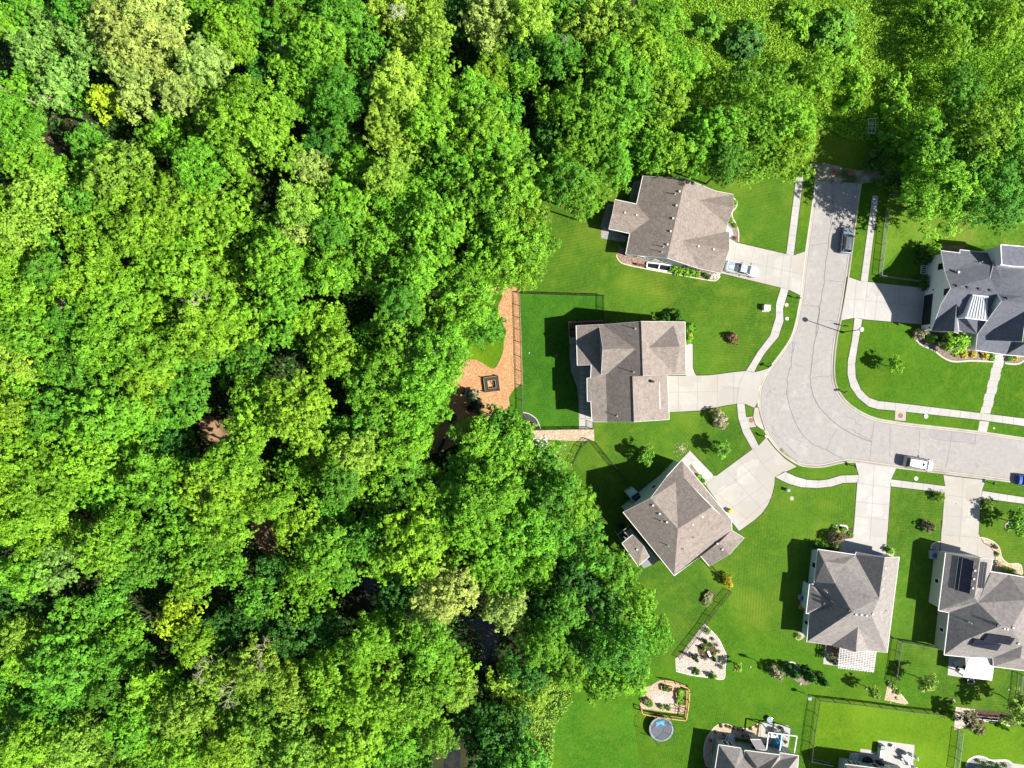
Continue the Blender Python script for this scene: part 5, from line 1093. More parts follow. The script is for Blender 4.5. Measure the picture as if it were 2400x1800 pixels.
for x, y in ((866, 430), (1000, 422), (1150, 418), (868, 555)): p = W(B(x, y)); mb.box((p.x, p.y, 1.2), (.15, .15, 2.4))
mb.build('post', MATS['timber_grey'], dk, world=True)
# paving squares at the back of the middle house
pv = sheet('patio', X(B, [(945, 800), (1060, 795), (1072, 1345), (946, 1345)]), 0.131, MATS['gravel_grey'])
mb = MB()
for i in range(11):
    for j in range(2):
        x0 = 950+j*52+(i % 2)*3; y0 = 808+i*41; mb.prism(gpts(X(B, [(x0, y0), (x0+46, y0), (x0+46, y0+34), (x0, y0+34)])), 0.05, 0.165)
mb.prism(gpts(X(B, [(948, 1262), (1060, 1262), (1064, 1340), (948, 1340)])), .05, .16)
mb.build('paver', MATS['concrete_pale'], pv)
mb = MB().prism(gpts(X(B, [(868, 556), (925, 556), (925, 612), (868, 612)])), 0, .3); tagp(mb.build('concrete_step', MATS['concrete'], None), 'small concrete landing below the deck of the middle house', 'step')

# diagonal house
ev = 5.8
H3 = House('house', 'tan house set diagonally at the bend, with a broad fan-shaped drive', E, {
    'w': (408, 738, ev), 'g0': (645, 618, 9.5), 'n0': (783, 435, ev), 'n1': (915, 290, ev-.1), 'n2': (862, 478, 6.4), 'n3': (935, 440, 6.5), 'pk': (880, 884, 9.6), 'r1': (1170, 697, 9.3), 'v': (862, 480, 6.5),
    'ne': (1340, 803, ev-.3), 'se': (1330, 822, ev-.3), 'c0': (1345, 895, 5.7), 'c1': (1235, 1005, 6.3), 's': (850, 1285, ev), 's2': (1075, 1115, ev-.2), 'ge': (1240, 752, 6.3), 'k0': (1452, 962, 4.4), 'k1': (1325, 1103, 6.2), 'k2': (1152, 1202, 4.4), 'k3': (1078, 1117, 4.5)},
    ['w g0 pk s', 'g0 n0 v pk', 'pk v n3 r1', 'n0 n1 ne ge n3 v', 'r1 ge ne c0 c1 s2 s pk', 'k3 c1 k1 k2', 'c1 c0 k0 k1'], 'shingle_brown', 'siding_blue', (900, 800))
w3 = H3.walls(['w', 'n0', 'n1', 'ne', 'c0', 'c1', 's2', 's'], 0.4)
H3.walls([(940, 445, 6), (915, 470, 6), (1140, 715, 6), (1170, 697, 6)], 0.05, name='gable_wall', mat='siding_tan')
H3.walls(['k3', 'c1', 'c0', 'k0', 'k2'], 0.35, name='garage_wall')
for i in range(len(w3)):
    a, b = w3[i], w3[(i+1) % len(w3)]; mid = (a+b)/2
    if (b-a).length > 8 and mid.x < W(E(700, 600)).x and mid.y > W(E(700, 700)).y:
        H3.panel(w3, i, .60, .74, 2.4, 4.4, 'window'); H3.panel(w3, i, .25, .33, 3.4, 4.8, 'window')
H3.vents([(665, 680), (722, 752), (785, 824), (1092, 778), (1010, 845), (1222, 1010), (1265, 1060)]); H3.vents([(735, 815), (792, 1025), (1020, 958), (930, 1057)], 'pipe')
# box bay with dark window on the diagonal house
bb = [W(p, 4.6) for p in X(E, [(452, 590), (515, 545), (562, 590), (490, 640)])]
MB().prism([(p.x, p.y) for p in bb], 0.1, 4.2).build('bay', MATS['siding_blue'], H3.o, world=True)
MB().prism([tuple(W(p, 4.7)[:2]) for p in X(E, [(480, 610), (540, 570), (560, 590), (495, 640)])], 4.2, 4.3).build('window_well_cover', MATS['glass_dark'], H3.o, world=True)
# its back porch
PO = House('porch', 'small shingled porch roof behind the diagonal house with a grill on its deck', E, {
    'a': (400, 1008, 5.0), 'b': (490, 935, 5.2), 'c': (582, 1032, 5.9), 'd': (632, 1120, 5.1), 'e': (537, 1203, 5.0), 'f': (380, 985, 5.0)},
    ['a b c e', 'c d e'], 'shingle_brown', 'siding_blue', (500, 1060), cat='porch')
mb = MB(); mb.prism(gpts(X(E, [(370, 900), (450, 850), (690, 1120), (650, 1150), (560, 1190)])), 2.5, 2.7)
dd = mb.build('deck_floor', MATS['grey_metal'], PO.o, world=True)
mb = MB(); ring = [W(p, 3.6) for p in X(E, [(455, 862), (358, 935), (400, 1005), (520, 1180)])]
for a, b in zip(ring, ring[1:]):
    mb.bar(a, b, .12, .08)
    for i in range(int((b-a).length/0.3)+1): p = a+(b-a).normalized()*i*0.3; mb.bar(p, p-Vector((0, 0, .95)), .04, .04)
for p in ring: mb.bar(p-Vector((0, 0, 0)), Vector((p.x, p.y, 0)), .14, .14)
for x, y in ((420, 1010), (540, 1180), (612, 1115)): p = W(E(x, y), 4.9); mb.bar(p, Vector((p.x, p.y, 0)), .16, .16)
mb.build('railing', MATS['grey_metal'], PO.o, world=True); PO.vents([(528, 1060)])

# white house (northeast)
H4 = House('house', 'white modern farmhouse with slate roof and dark garage door at the right edge', I, {
    'nw': (695, 155, 4.2), 'n1': (942, 185, 4.2), 'n2': (942, 143, 4.0), 'n3': (1405, 195, 4.0), 'wk': (742, 420, 5.9), 'pk': (822, 640, 8.6), 'sk': (702, 830, 6.5), 'sw': (572, 1190, 3.8),
    're': (1425, 712, 8.6), 'nv': (1380, 310, 5.0), 'rw': (1330, 500, 7.2), 'fg': (893, 840, 6.9), 'ff': (865, 1200, 6.9), 'fe': (918, 1225, 3.8), 'fe2': (905, 1000, 4.9), 's1': (930, 1190, 3.7), 's2': (1175, 1228, 3.7),
    'B0': (1480, 803, 10), 'B1': (1900, 840, 10), 'Bn': (1340, 500, 7.6), 'Bk': (1380, 310, 5.2), 'Bs': (1165, 1240, 4.6), 'Bp': (1145, 1440, 3.2), 'Bq': (1540, 1500, 3.2), 'Br': (1650, 1332, 4.5), 'g1': (1280, 1312, 4.4), 'g2': (1415, 1155, 5.8), 'g3': (1800, 925, 8.9), 'g4': (1745, 1330, 8.3),
    'Bv': (1480, 520, 7.6), 'Bu': (1768, 745, 9.2), 'NE1': (1768, 352, 5.0), 'NE0': (1470, 318, 5.0), 'g5': (1800, 1345, 6), 'Bt': (1780, 1520, 3.2), 'Bz': (1900, 745, 9.2), 'NE2': (1900, 352, 5.0)},
    ['nw n1 n2 n3 nv rw re pk wk', 'pk re Bs s2 s1 fe2 fg sk', 'sk fg sw', 'sw fg ff', 'fg fe2 fe ff', 'Bk Bv Bu Bz B1 B0 re rw', 'NE0 NE2 Bz Bu Bv Bk', 'B0 B1 g3 g2 g1 Bs', 'Bs g1 Br Bq Bp', 'g1 g2 g3 g4', 'Br g5 Bt Bq'],
    'shingle_slate', 'siding_white', (1250, 650), fascia='white_paint')
w4 = H4.walls(['nw', 'n3', 'NE0', 'NE2', 'Bt', 'Bp', 'Bs', 's2', 's1', 'fe', 'sw'], 0.35)
H4.walls([(1425, 705, 8), (1480, 803, 9.5), (1240, 1235, 4.6), (1180, 1240, 4)], 0.02, name='gable_wall')
for i in range(len(w4)):
    a, b = w4[i], w4[(i+1) % len(w4)]; mid = (a+b)/2
    if (b-a).length > 9 and abs((b-a).y) > abs((b-a).x) and mid.x < W(I(700, 600)).x:
        down = a.y > b.y
        def T(t): return t if down else 1-t
        for nm, t0, t1, z0, z1, mt in (('garage_door', .52, .93, .15, 2.75, 'black_metal'), ('window', .14, .21, 3.4, 4.7, 'glass_dark'), ('window', .50, .57, 5.7, 7.3, 'glass_dark'), ('wall_lamp', .46, .475, 2.3, 2.7, 'black_metal'), ('wall_lamp', .965, .98, 2.3, 2.7, 'black_metal'), ('gable_vent', .385, .39, 5.0, 5.15, 'black_metal'), ('gable_vent', .70, .705, 5.0, 5.15, 'black_metal')):
            u0, u1 = sorted((T(t0), T(t1))); H4.panel(w4, i, u0, u1, z0, z1, nm, mt, 'black_metal' if nm == 'window' else ('white_paint' if nm == 'garage_door' else None), 0.08)
H4.vents([(905, 612), (1042, 630), (1188, 650), (1332, 667), (1558, 773), (1752, 798)], 'dark'); H4.vents([(898, 430), (1360, 305)], 'turbine'); H4.vents([(1195, 305)], 'pipe')
# raised northeast wing
NEW = [W(p, 7.0) for p in X(I, [(1463, 75), (1900, 112), (1900, 352), (1640, 348), (1478, 325)])]
wr = MB().prism([(p.x, p.y) for p in NEW], 6.85, 7.02).build('wing_roof', MATS['shingle_slate'], H4.o, world=True)
ul = wr.data.uv_layers.new(name='UVMap')
for lp in wr.data.loops: v_ = wr.data.vertices[lp.vertex_index].co; ul.data[lp.index].uv = (v_.x, v_.y)
MB().prism([(p.x*0.997+.2, p.y-.15) for p in NEW], 0.0, 6.83).build('wing_wall', MATS['siding_white'], H4.o, world=True)
mb = MB()
for a, b in zip(NEW[-1:]+NEW[:1], NEW[:2]): mb.bar(a+Vector((0, 0, .0)), b, .14, .2)
mb.build('wing_fascia', MATS['white_paint'], H4.o, world=True)
# dormer with a ribbed metal roof
T0, T1, T2, T3 = [W(I(x, y), h) for x, y, h in ((1100, 728, 8.5), (1308, 750, 8.5), (1298, 1060, 6.9), (1002, 1022, 6.9))]
sh = mesh_obj('metal_roof', [T0, T1, T2, T3]+[p-Vector((0, 0, .1)) for p in (T0, T1, T2, T3)], [[3, 2, 1, 0], [4, 5, 6, 7], [0, 1, 5, 4], [1, 2, 6, 5], [2, 3, 7, 6], [3, 0, 4, 7]], MATS['silver'], H4.o, world=True)
mb = MB()
for i in range(8): t = (i+.3)/7.6; mb.bar(T0.lerp(T1, t)+Vector((0, 0, .03)), T3.lerp(T2, t)+Vector((0, 0, .03)), .05, .09)
mb.build('rib', MATS['grey_metal'], sh, world=True)
MB().bar(T3, T2, .16, .16).build('trim', MATS['white_paint'], sh, world=True); MB().bar(T0, T1, .16, .12).build('trim', MATS['white_paint'], sh, world=True)
cen = (T0+T1+T2+T3)/4; q4 = [Vector((p.x, p.y, 0))*0.94+Vector((cen.x, cen.y, 0))*0.06 for p in (T0, T1, T2, T3)]
mb = MB(); zt = [8.3, 8.3, 6.75, 6.75]; vs = [(p.x, p.y, z) for p, z in zip(q4, zt)]+[(p.x, p.y, 3.0) for p in q4]
mb.add(vs, [[0, 4, 5, 1], [1, 5, 6, 2], [2, 6, 7, 3], [3, 7, 4, 0]]); mb.build('dormer_wall', MATS['siding_white'], H4.o, world=True)
# window well with a white ladder grate
o = empty('window_well', W(I(470, 400)), 'white barred window well at the side of the white house', 'window well'); mb = MB()
p0, p1, p2, p3 = [W(p, .35) for p in X(I, [(440, 345), (512, 345), (500, 452), (430, 450)])]
for a, b in ((p0, p1), (p1, p2), (p2, p3), (p3, p0)): mb.bar(a, b, .12, .1)
mb.build('frame', MATS['white_paint'], o, world=True); mb = MB()
for t in (.25, .5, .75): mb.bar(p0.lerp(p3, t), p1.lerp(p2, t), .08, .06)
mb.build('bar', MATS['white_paint'], o, world=True)

# pergola house
he = 3.3
H5 = House('house', 'tan-grey house with a white lattice pergola behind it', F, {
    'nw': (305, 268, he), 'n1': (650, 318, he), 'n2': (662, 292, he+.2), 'gr': (922, 343, 6.0), 'ne': (1055, 338, he), 'se': (943, 1220, he), 'sw': (203, 1122, he), 'w3': (228, 860, he), 'w1': (270, 592, he),
    'x1': (360, 378, 4.6), 'x2': (548, 403, 4.9), 'x3': (465, 585, 5.5), 'pk': (620, 845, 8.1), 'pe': (800, 882, 8.1), 'gk': (870, 720, 7.1),
    'wa': (228, 590, he+.1), 'wb': (197, 857, he+.1), 'wp': (435, 770, 5.2), 'wi': (392, 765, 5.2), 'sg': (675, 985, 6.2), 'sa': (430, 1152, he+.4), 'sb': (655, 1216, 6.0), 'sc': (775, 1205, he+.3)},
    ['nw n1 x2 x1', 'x1 x2 x3', 'nw x1 x3 pk sw w3 wp w1', 'n1 gk pe pk x3 x2', 'n1 n2 gr gk', 'gr ne se pe gk', 'pk pe se sc sg sa sw', 'sg sb sa', 'sg sc sb', 'wa w1 wp wi', 'wi wp w3 wb', 'wa wi wb'],
    'shingle_grey', 'siding_blue', (620, 760))
w5 = H5.walls(['nw', 'n1', 'ne', 'se', 'sw', 'w3', 'w1'], 0.4); H5.walls(['wa', 'w1', 'w3', 'wb'], 0.3, name='bay_wall')
for i in range(len(w5)):
    a, b = w5[i], w5[(i+1) % len(w5)]; mid = (a+b)/2
    if abs((b-a).x) > abs((b-a).y) and mid.y > W(F(0, 400)).y and mid.x > W(F(700, 0)).x: H5.panel(w5, i, .10, .88, .15, 2.5, 'garage_door', 'blue_plastic', 'white_paint')
    if abs((b-a).y) > abs((b-a).x) and mid.x < W(F(400, 0)).x and (b-a).length > 4: H5.panel(w5, i, .4, .55, 1.0, 2.3, 'window')
H5.vents([(655, 868), (703, 872), (752, 878), (810, 865), (925, 437), (912, 533), (900, 628)]); H5.vents([(375, 655), (362, 640), (432, 745), (935, 832)], 'pipe'); H5.vents([(595, 832), (362, 765)], 'dark')
# solar-panel house
H6 = House('house', 'brown-grey house with black solar panels and a white awning at the right edge', F, {
    'nw': (1488, 300, 3.6), 'gn': (1803, 352, 6.3), 'ne': (1922, 357, 3.6), 'ne2': (1895, 490, 3.6), 'gs': (1755, 712, 6.3), 'sw': (1422, 832, 3.6), 'g2': (1785, 760, 6.4), 'g3': (1520, 850, 3.6),
    'b0': (1910, 475, 3.6), 'b1': (2072, 500, 3.6), 'b2': (2400, 560, 3.6), 'p0': (2000, 975, 8.3), 'p1': (2100, 988, 8.3), 'hp': (2245, 735, 7.0), 'hq': (2400, 700, 7.0), 'e1': (2400, 1180, 7.0), 'e0': (2160, 1112, 7.4),
    's0': (1475, 1242, 3.6), 's1': (1655, 1165, 4.9), 's2': (1660, 1110, 5.3), 's3': (1712, 1266, 3.6), 's4': (1925, 1272, 4.2), 's5': (1930, 1350, 3.6), 'gw': (2195, 1160, 7.2), 'gx': (2178, 1272, 6.6), 'se': (2400, 1410, 3.6)},
    ['nw gn gs sw', 'gn ne ne2 b0 g2 gs', 'sw gs g2 g3', 'g3 g2 p0 s2 s1 s0', 's0 s1 s3', 's1 s2 p0 p1 e0 gw s4 s3', 'b0 b1 hp p1 p0 g2', 'b1 b2 hq hp', 'hp hq e1 gw e0 p1', 's4 gw gx s5', 'gw e1 se s5 gx'],
    'shingle_grey', 'siding_sage', (1900, 800))
w6 = H6.walls(['nw', 'ne', 'b0', 'b2', 'se', 's5', 's0', 'g3', 'sw'], 0.35)
for i in range(len(w6)):
    a, b = w6[i], w6[(i+1) % len(w6)]; mid = (a+b)/2
    if abs((b-a).x) > abs((b-a).y) and mid.y > W(F(0, 420)).y and mid.x < W(F(1850, 0)).x: H6.panel(w6, i, .12, .86, .15, 2.5, 'garage_door', 'white_paint', 'white_paint')
    if abs((b-a).y) > abs((b-a).x) and mid.x < W(F(1500, 0)).x and (b-a).length > 4: H6.panel(w6, i, .5, .58, 1.2, 2.2, 'window')
H6.vents([(1755, 462), (1745, 540), (1735, 625), (2028, 1000), (2058, 1004), (2108, 992), (2160, 1138)]); H6.vents([(1703, 940)], 'pipe'); H6.vents([(1968, 968)], 'dark')
for i, q in enumerate(([(1600, 338), (1745, 372), (1705, 675), (1560, 635)], [(1812, 383), (1866, 388), (1836, 625), (1782, 620)], [(1866, 1047), (2115, 1082), (2070, 1145), (1820, 1110)], [(1752, 1092), (1990, 1140), (1950, 1200), (1708, 1155)])):
    s_ = H6.flat('solar_panel', q, 'solar', 0.17 if i < 2 else 0.34, 0.05)
    n1 = 5 if i == 0 else 4
    mb = MB(); P = [H6.at(*p)+Vector((0, 0, .175 if i < 2 else .345)) for p in q]
    for k in range(n1+1): t = k/n1; mb.bar(P[0].lerp(P[3], t), P[1].lerp(P[2], t), .03, .012)
    mb.bar(P[0], P[3], .035, .012); mb.bar(P[1], P[2], .035, .012); mb.bar(P[0].lerp(P[1], .5 if i else .25), P[3].lerp(P[2], .5 if i else .25), .03, .012)
    mb.build('panel_frame', MATS['black_metal'], s_, world=False)
    fr = s_.children[0]
    for v_ in fr.data.vertices: v_.co = v_.co-Vector(H6.o.location)
# white awning on posts
o = empty('awning', W(F(1790, 1350)), 'bright white flat patio awning behind the solar-panel house', 'awning')
Pq = [W(F(x, y), h) for x, y, h in ((1722, 1218, 3.5), (1925, 1240, 3.5), (1935, 1345, 3.2), (1915, 1482, 2.9), (1643, 1450, 2.9))]
mesh_obj('awning_roof', Pq+[p-Vector((0, 0, .12)) for p in Pq], [[4, 3, 2, 1, 0], [5, 6, 7, 8, 9]]+[[i, (i+1) % 5, 5+(i+1) % 5, 5+i] for i in range(5)], MATS['white_paint'], o, world=True)
for x, y in ((1905, 1470), (1655, 1440)): p = W(F(x, y), 2.8); MB().bar(p, Vector((p.x, p.y, 0)), .14, .14).build('post', MATS['white_paint'], o, world=True)
# bottom middle house
H7 = House('house', 'grey two-tone house at the bottom edge with a white frame over its patio', L, {
    'nw': (382, 900, 3.5), 'n1': (815, 968, 3.5), 'n2': (893, 1120, 3.9), 'h1': (712, 1361, 5.8), 'h2': (1000, 1900, 7.5), 'w1': (215, 2000, 3.5), 'm1': (905, 1012, 3.9), 'm2': (1597, 1103, 3.9), 'm3': (1590, 1205, 4.2), 'mh': (1155, 1361, 5.9), 'mi': (1062, 1361, 5.0),
    'mj': (1400, 1400, 6.3), 'e1': (1598, 1062, 3.5), 'e2': (1965, 1120, 3.5), 'eh': (1780, 1361, 5.5), 'ek': (1500, 1900, 7.5), 'es': (1900, 2000, 3.5)},
    ['nw h1 h2 w1', 'nw n1 n2 mi h2 h1', 'm1 mh mi n2', 'm1 m2 mj mh', 'm2 m3 eh ek mj', 'e1 e2 eh m3', 'e2 es ek eh', 'mh mj ek h2 mi'], 'shingle_grey', 'siding_grey', (1100, 1500))
w7 = H7.walls(['nw', 'n1', 'm1', 'm2', 'e1', 'e2', 'es', 'w1'], 0.45)
k = 0
for i in range(len(w7)):
    a, b = w7[i], w7[(i+1) % len(w7)]; mid = (a+b)/2
    if abs((b-a).x) > abs((b-a).y) and mid.y > W(L(0, 1150)).y and (b-a).length > 2.4:
        H7.panel(w7, i, .25, .42, 1.0, 2.3); H7.panel(w7, i, .52, .7, 1.0, 2.3)
o = House('porch', 'low flat-roofed bump-out on the grey bottom house', L, {'a': (1015, 795, 2.6), 'b': (1212, 800, 2.6), 'c': (1325, 1000, 3.4), 'd': (1132, 990, 3.4)}, ['a b c d'], 'patch', 'siding_grey', (1170, 900), cat='porch')
o.walls(['a', 'b', 'c', 'd'], 0.15)
# bottom right house (only its corner is in the picture)
H8 = House('house', 'dark grey house whose corner shows at the bottom edge beside a furnished patio', M, {'a': (240, 1012, 3.6), 'b': (850, 1090, 3.6), 'c': (1150, 1400, 5.5), 'd': (1500, 1480, 5.5), 'e': (2000, 1250, 3.6), 'f': (1900, 2200, 3.6), 'g': (140, 2200, 3.6), 'h': (420, 1500, 6.2), 'i': (1000, 1900, 7.5)},
    ['a b c i h', 'a h g', 'h i g', 'b d c', 'b e d', 'c d i', 'd e f i', 'g i f'], 'shingle_tan', 'siding_grey', (900, 1400))
w8 = H8.walls(['a', 'b', 'e', 'f', 'g'], 0.6)
for i in range(len(w8)):
    a, b = w8[i], w8[(i+1) % len(w8)]; mid = (a+b)/2
    if abs((b-a).x) > abs((b-a).y) and mid.y > W(M(0, 1300)).y:
        for t in (.18, .36, .62): H8.panel(w8, i, t, t+.14, 1.0, 2.2)
H9o = MB().prism(gpts(X(Hh, [(1690, 1300), (2075, 1350), (2070, 1520), (1680, 1500)])), 0, 2.4).build('house', MATS['siding_grey']); tagp(H9o, 'corner of a dark grey house at the very bottom right edge', 'house')
# ------------------------------------------------------------------ vehicles
def loft_body(st, z0=0.28):
    mb = MB(); rings = []
    for x, w, zt in st:
        rings.append([(x, -w*0.96, z0), (x, -w, z0+.18), (x, -w*.99, zt-.16), (x, -w*.93, zt-.04), (x, -w*.72, zt), (x, 0, zt+.025), (x, w*.72, zt), (x, w*.93, zt-.04), (x, w*.99, zt-.16), (x, w, z0+.18), (x, w*.96, z0)])
    m = len(rings[0]); vs = [p for r in rings for p in r]; fs = []
    for i in range(len(rings)-1):
        for k in range(m-1): fs.append([i*m+k, i*m+k+1, (i+1)*m+k+1, (i+1)*m+k])
        fs.append([i*m+m-1, i*m, (i+1)*m, (i+1)*m+m-1])
    fs.append(list(range(m))[::-1]); fs.append([(len(rings)-1)*m+k for k in range(m)]); mb.add(vs, fs); return mb
def vehicle(name, label, cat, pt, pt_front, st, cab, paint_, h_c=0.8, roof_mat=None, bed=None, lower=None, sunroof=False, rails=True, zroad=0.03):
    c = W(pt, h_c); fr = W(pt_front, h_c); d = fr-c; rz = math.atan2(d.y, d.x)
    o = empty(name, (c.x, c.y, zroad), label, cat, None, rz); ln0, ln1 = st[0][0], st[-1][0]
    b = loft_body(st).build('body', MATS[paint_], o, smooth=False)
    xb0, xb1, xt0, xt1, wb, wt, zb, zt = cab
    mb = MB(); vs = [(xb0, -wb, zb-.03), (xb1, -wb, zb-.03), (xb1, wb, zb-.03), (xb0, wb, zb-.03), (xt0, -wt, zt-.02), (xt1, -wt, zt-.02), (xt1, wt, zt-.02), (xt0, wt, zt-.02)]
    for nm, f in (('windshield', [1, 2, 6, 5]), ('rear_window', [3, 0, 4, 7]), ('side_window', [0, 1, 5, 4]), ('side_window', [2, 3, 7, 6])):
        mesh_obj(nm, [vs[i] for i in f], [[0, 1, 2, 3]], MATS['windscreen' if nm == 'windshield' else 'glass_dark'], o)
    for i, j in ((0, 4), (1, 5), (2, 6), (3, 7)): MB().bar(vs[i], vs[j], .09, .07).build('pillar', MATS[paint_], o)
    for t in (.38, .68):
        for s_ in (0, 1):
            p = Vector(vs[3*s_]).lerp(Vector(vs[1+s_]), t); q = Vector(vs[4+3*s_]).lerp(Vector(vs[5+s_]), t); MB().bar(p, q, .07, .05).build('pillar', MATS[paint_], o)
    rp = MB(); n = 5; rings = []
    for i in range(n+1):
        x = xt0-.04+(xt1-xt0+.08)*i/n; w = wt*(1 if 0 < i < n else .9); zz = zt+.03*math.sin(math.pi*i/n)
        rings.append([(x, -w, zt-.03), (x, -w*.9, zz+.01), (x, 0, zz+.04), (x, w*.9, zz+.01), (x, w, zt-.03)])
    vv = [p for r in rings for p in r]; ff = [[i*5+k, i*5+k+1, (i+1)*5+k+1, (i+1)*5+k] for i in range(n) for k in range(4)]+[[0, 4, 3, 2, 1], [n*5+k for k in range(5)]]
    rf = rp.add(vv, [f[::-1] for f in ff]).build('roof_panel', MATS[roof_mat or paint_], o)
    if rails:
        for s_ in (-1, 1): MB().bar((xt0+.15, s_*wt*.86, zt+.07), (xt1-.2, s_*wt*.86, zt+.07), .05, .05).build('roof_rail', MATS['black_metal'], o)
    if sunroof: MB().box((xt1-.5, 0, zt+.065), (.42, .55, .02)).build('sunroof', MATS['glass_dark'], o)
    MB().box((xt0+.35, .05, zt+.085), (.14, .05, .07)).build('antenna', MATS['black_metal'], o)
    hw = max(s[1] for s in st)
    for x in (ln0+.95, ln1-.95):
        for s_ in (-1, 1):
            t_ = MB().tube((x, s_*(hw-.24), .34), (x, s_*(hw+.01), .34), .34, .34, 18).build('tyre', MATS['rubber'], o)
            t_.name = 'wheel'; MB().tube((x, s_*(hw-.1), .34), (x, s_*(hw+.03), .34), .2, .19, 12).build('rim', MATS['silver'], t_)
    for s_ in (-1, 1):
        m_ = MB().box((xb1-.25, s_*(hw+.12), zb+.08), (.16, .24, .15)).build('wing_mirror', MATS['black_metal'], o)
        xf = ln1-.14; MB().box((xf, s_*st[-2][1]*.82, .68), (.2, .3, .14)).build('headlight', MATS['dome'], o)
        MB().box((ln0+.04, s_*st[1][1]*.88, .8), (.12, .2, .2)).build('tail_light', MATS['iron'], o)
    mb = MB()  # bonnet and door seams
    mb.bar((xb1+.1, -hw*.7, st[-4][2]+.03), (xb1+.1, hw*.7, st[-4][2]+.03), .03, .02)
    mb.build('seam', MATS['black_metal'], o)
    if lower:
        MB().add([(ln0+.1, s2*(hw*1.006), z) for s2 in (-1,) for z in (.35, .8)]+[(ln1-.5, -hw*1.006, .8), (ln1-.5, -hw*1.006, .35)], [[0, 3, 2, 1]]).build('side_reflection', MATS[lower], o)  # brownish reflection on the vehicle side, painted as a flat panel
    if bed:
        bx0, bx1, bw, bz = bed; m2 = MB(); m2.box(((bx0+bx1)/2, 0, bz+.012), (bx1-bx0, bw*2, .02)); m2.build('bed_floor', MATS['pad_grey'], o)
        m2 = MB()
        for s_ in (-1, 1): m2.bar((bx0-.05, s_*(bw+.05), bz+.2), (bx1, s_*(bw+.05), bz+.2), .12, .4)
        m2.bar((bx0-.05, -bw, bz+.2), (bx0-.05, bw, bz+.2), .1, .4); m2.build('bed_side', MATS[paint_], o)
    return o
SUVst = [(-2.28, .74, .88), (-2.18, .86, 1.0), (-1.7, .92, 1.05), (0.5, .93, 1.04), (1.2, .92, 1.0), (1.75, .88, .96), (2.1, .80, .90), (2.25, .62, .78)]
vehicle('parked_car', 'dark blue-grey sport utility car parked at the kerb near the road end', 'car', Cc(545, 738), Cc(560, 620), SUVst, (-2.1, 1.05, -1.75, .35, .84, .68, 1.02, 1.66), 'car_grey', 0.8, roof_mat='car_roof')
VANst = [(-2.5, .82, 1.0), (-2.42, .93, 1.1), (-1.9, .98, 1.12), (0.8, .99, 1.1), (1.5, .96, 1.04), (2.0, .92, .98), (2.35, .78, .90), (2.52, .5, .78)]
vehicle('parked_van', 'white minivan parked at the kerb with a small sunroof', 'van', D(1432, 1160), D(1530, 1178), VANst, (-2.4, 1.62, -2.0, .75, .90, .75, 1.1, 1.75), 'car_white', 0.8, sunroof=True, lower='brown_reflection')
vehicle('parked_car', 'bright blue car cut off by the right edge of the photo', 'car', D(2262, 1290), D(2360, 1303), SUVst, (-1.9, .95, -1.2, .25, .82, .64, .98, 1.42), 'car_blue', 0.7, rails=False)
PUst = [(-2.85, .82, .82), (-2.8, .93, .88), (-2.3, .97, .9), (-.85, .98, .92), (-.8, .98, 1.12), (1.2, .98, 1.12), (1.9, .96, 1.08), (2.5, .9, 1.0), (2.78, .78, .92), (2.85, .6, .8)]
vehicle('pickup_truck', 'silver pickup truck with an open bed parked nose-out on the north drive', 'pickup truck', A(1588, 1110), A(1750, 1145), PUst, (-.78, 1.45, -.45, .55, .86, .70, 1.1, 1.78), 'car_silver', 0.9, bed=(-2.7, -.9, .78, .9), rails=False, zroad=ZW)

# ------------------------------------------------------------------ fences
def fence(pts, h, label, style='picket', step=2.4, mat='black_metal', frail=None, closed=False):
    P = [W(p) for p in pts]; c = P[0]
    o = empty('fence', (c.x, c.y, ZL), label, 'fence')
    posts = MB(); rails = MB(); pk = MB(); z = ZL
    for a, b in zip(P, P[1:]):
        a = Vector((a.x, a.y, z)); b = Vector((b.x, b.y, z)); ln = (b-a).length; n = max(1, round(ln/step)); u = (b-a)/ln; up = Vector((0, 0, 1))
        for i in range(n+1):
            p = a+u*ln*i/n; posts.box((p.x, p.y, z+h/2+.02), (.075, .075, h+.06), math.atan2(u.y, u.x))
        rails.bar(a+up*h, b+up*h, .06, .05)
        if style != 'chain': rails.bar(a+up*(h-.2), b+up*(h-.2), .04, .035)
        rails.bar(a+up*.12, b+up*.12, .04, .035)
        if style == 'picket':
            for i in range(int(ln/.13)): p = a+u*(.13*i+.06); pk.bar(p+up*.05, p+up*(h-.02), .018, .018)
        else:
            k = int((ln+h)/.16)                                   # woven wire, drawn as two sets of slanting wires
            for s_ in (0, 1):
                for i in range(-int(h/.16), int(ln/.16)):
                    x0, z0, x1, z1 = i*.16, 0, i*.16+h, h
                    if x0 < 0: z0 = -x0; x0 = 0
                    if x1 > ln: z1 = h-(x1-ln); x1 = ln
                    if x1-x0 < .02: continue
                    if s_: z0, z1 = h-z0, h-z1
                    pk.bar(a+u*x0+up*z0, a+u*x1+up*z1, .009, .009)
    posts.build('posts', MATS[mat], o, world=True); rails.build('rails', MATS[frail or mat], o, world=True)
    q = pk.build('pickets' if style == 'picket' else 'wire_mesh', MATS[mat], o, world=True)
    for ch in o.children:                                          # children are in world z already
        for v in ch.data.vertices: pass
    return o
fence([B(1155, 408), B(1155, 200), B(432, 178), B(445, 600), B(462, 1225)], 1.3, 'black picket fence round the lawn behind the middle house, left and top sides')
fence([B(462, 1225), B(540, 1350), B(1066, 1345), B(1068, 1290)], 1.3, 'black picket fence along the bottom of the middle house yard and patio')
fence([B(1040, 1440), B(1085, 1460), E(330, 340), E(490, 560)], 1.2, 'dark wire fence running from the gravel strip down to the diagonal house', 'chain')
fence([B(1030, 1440), B(960, 1500), B(890, 1640)], 1.2, 'short dark wire fence slanting down-left from the gravel strip end', 'chain')
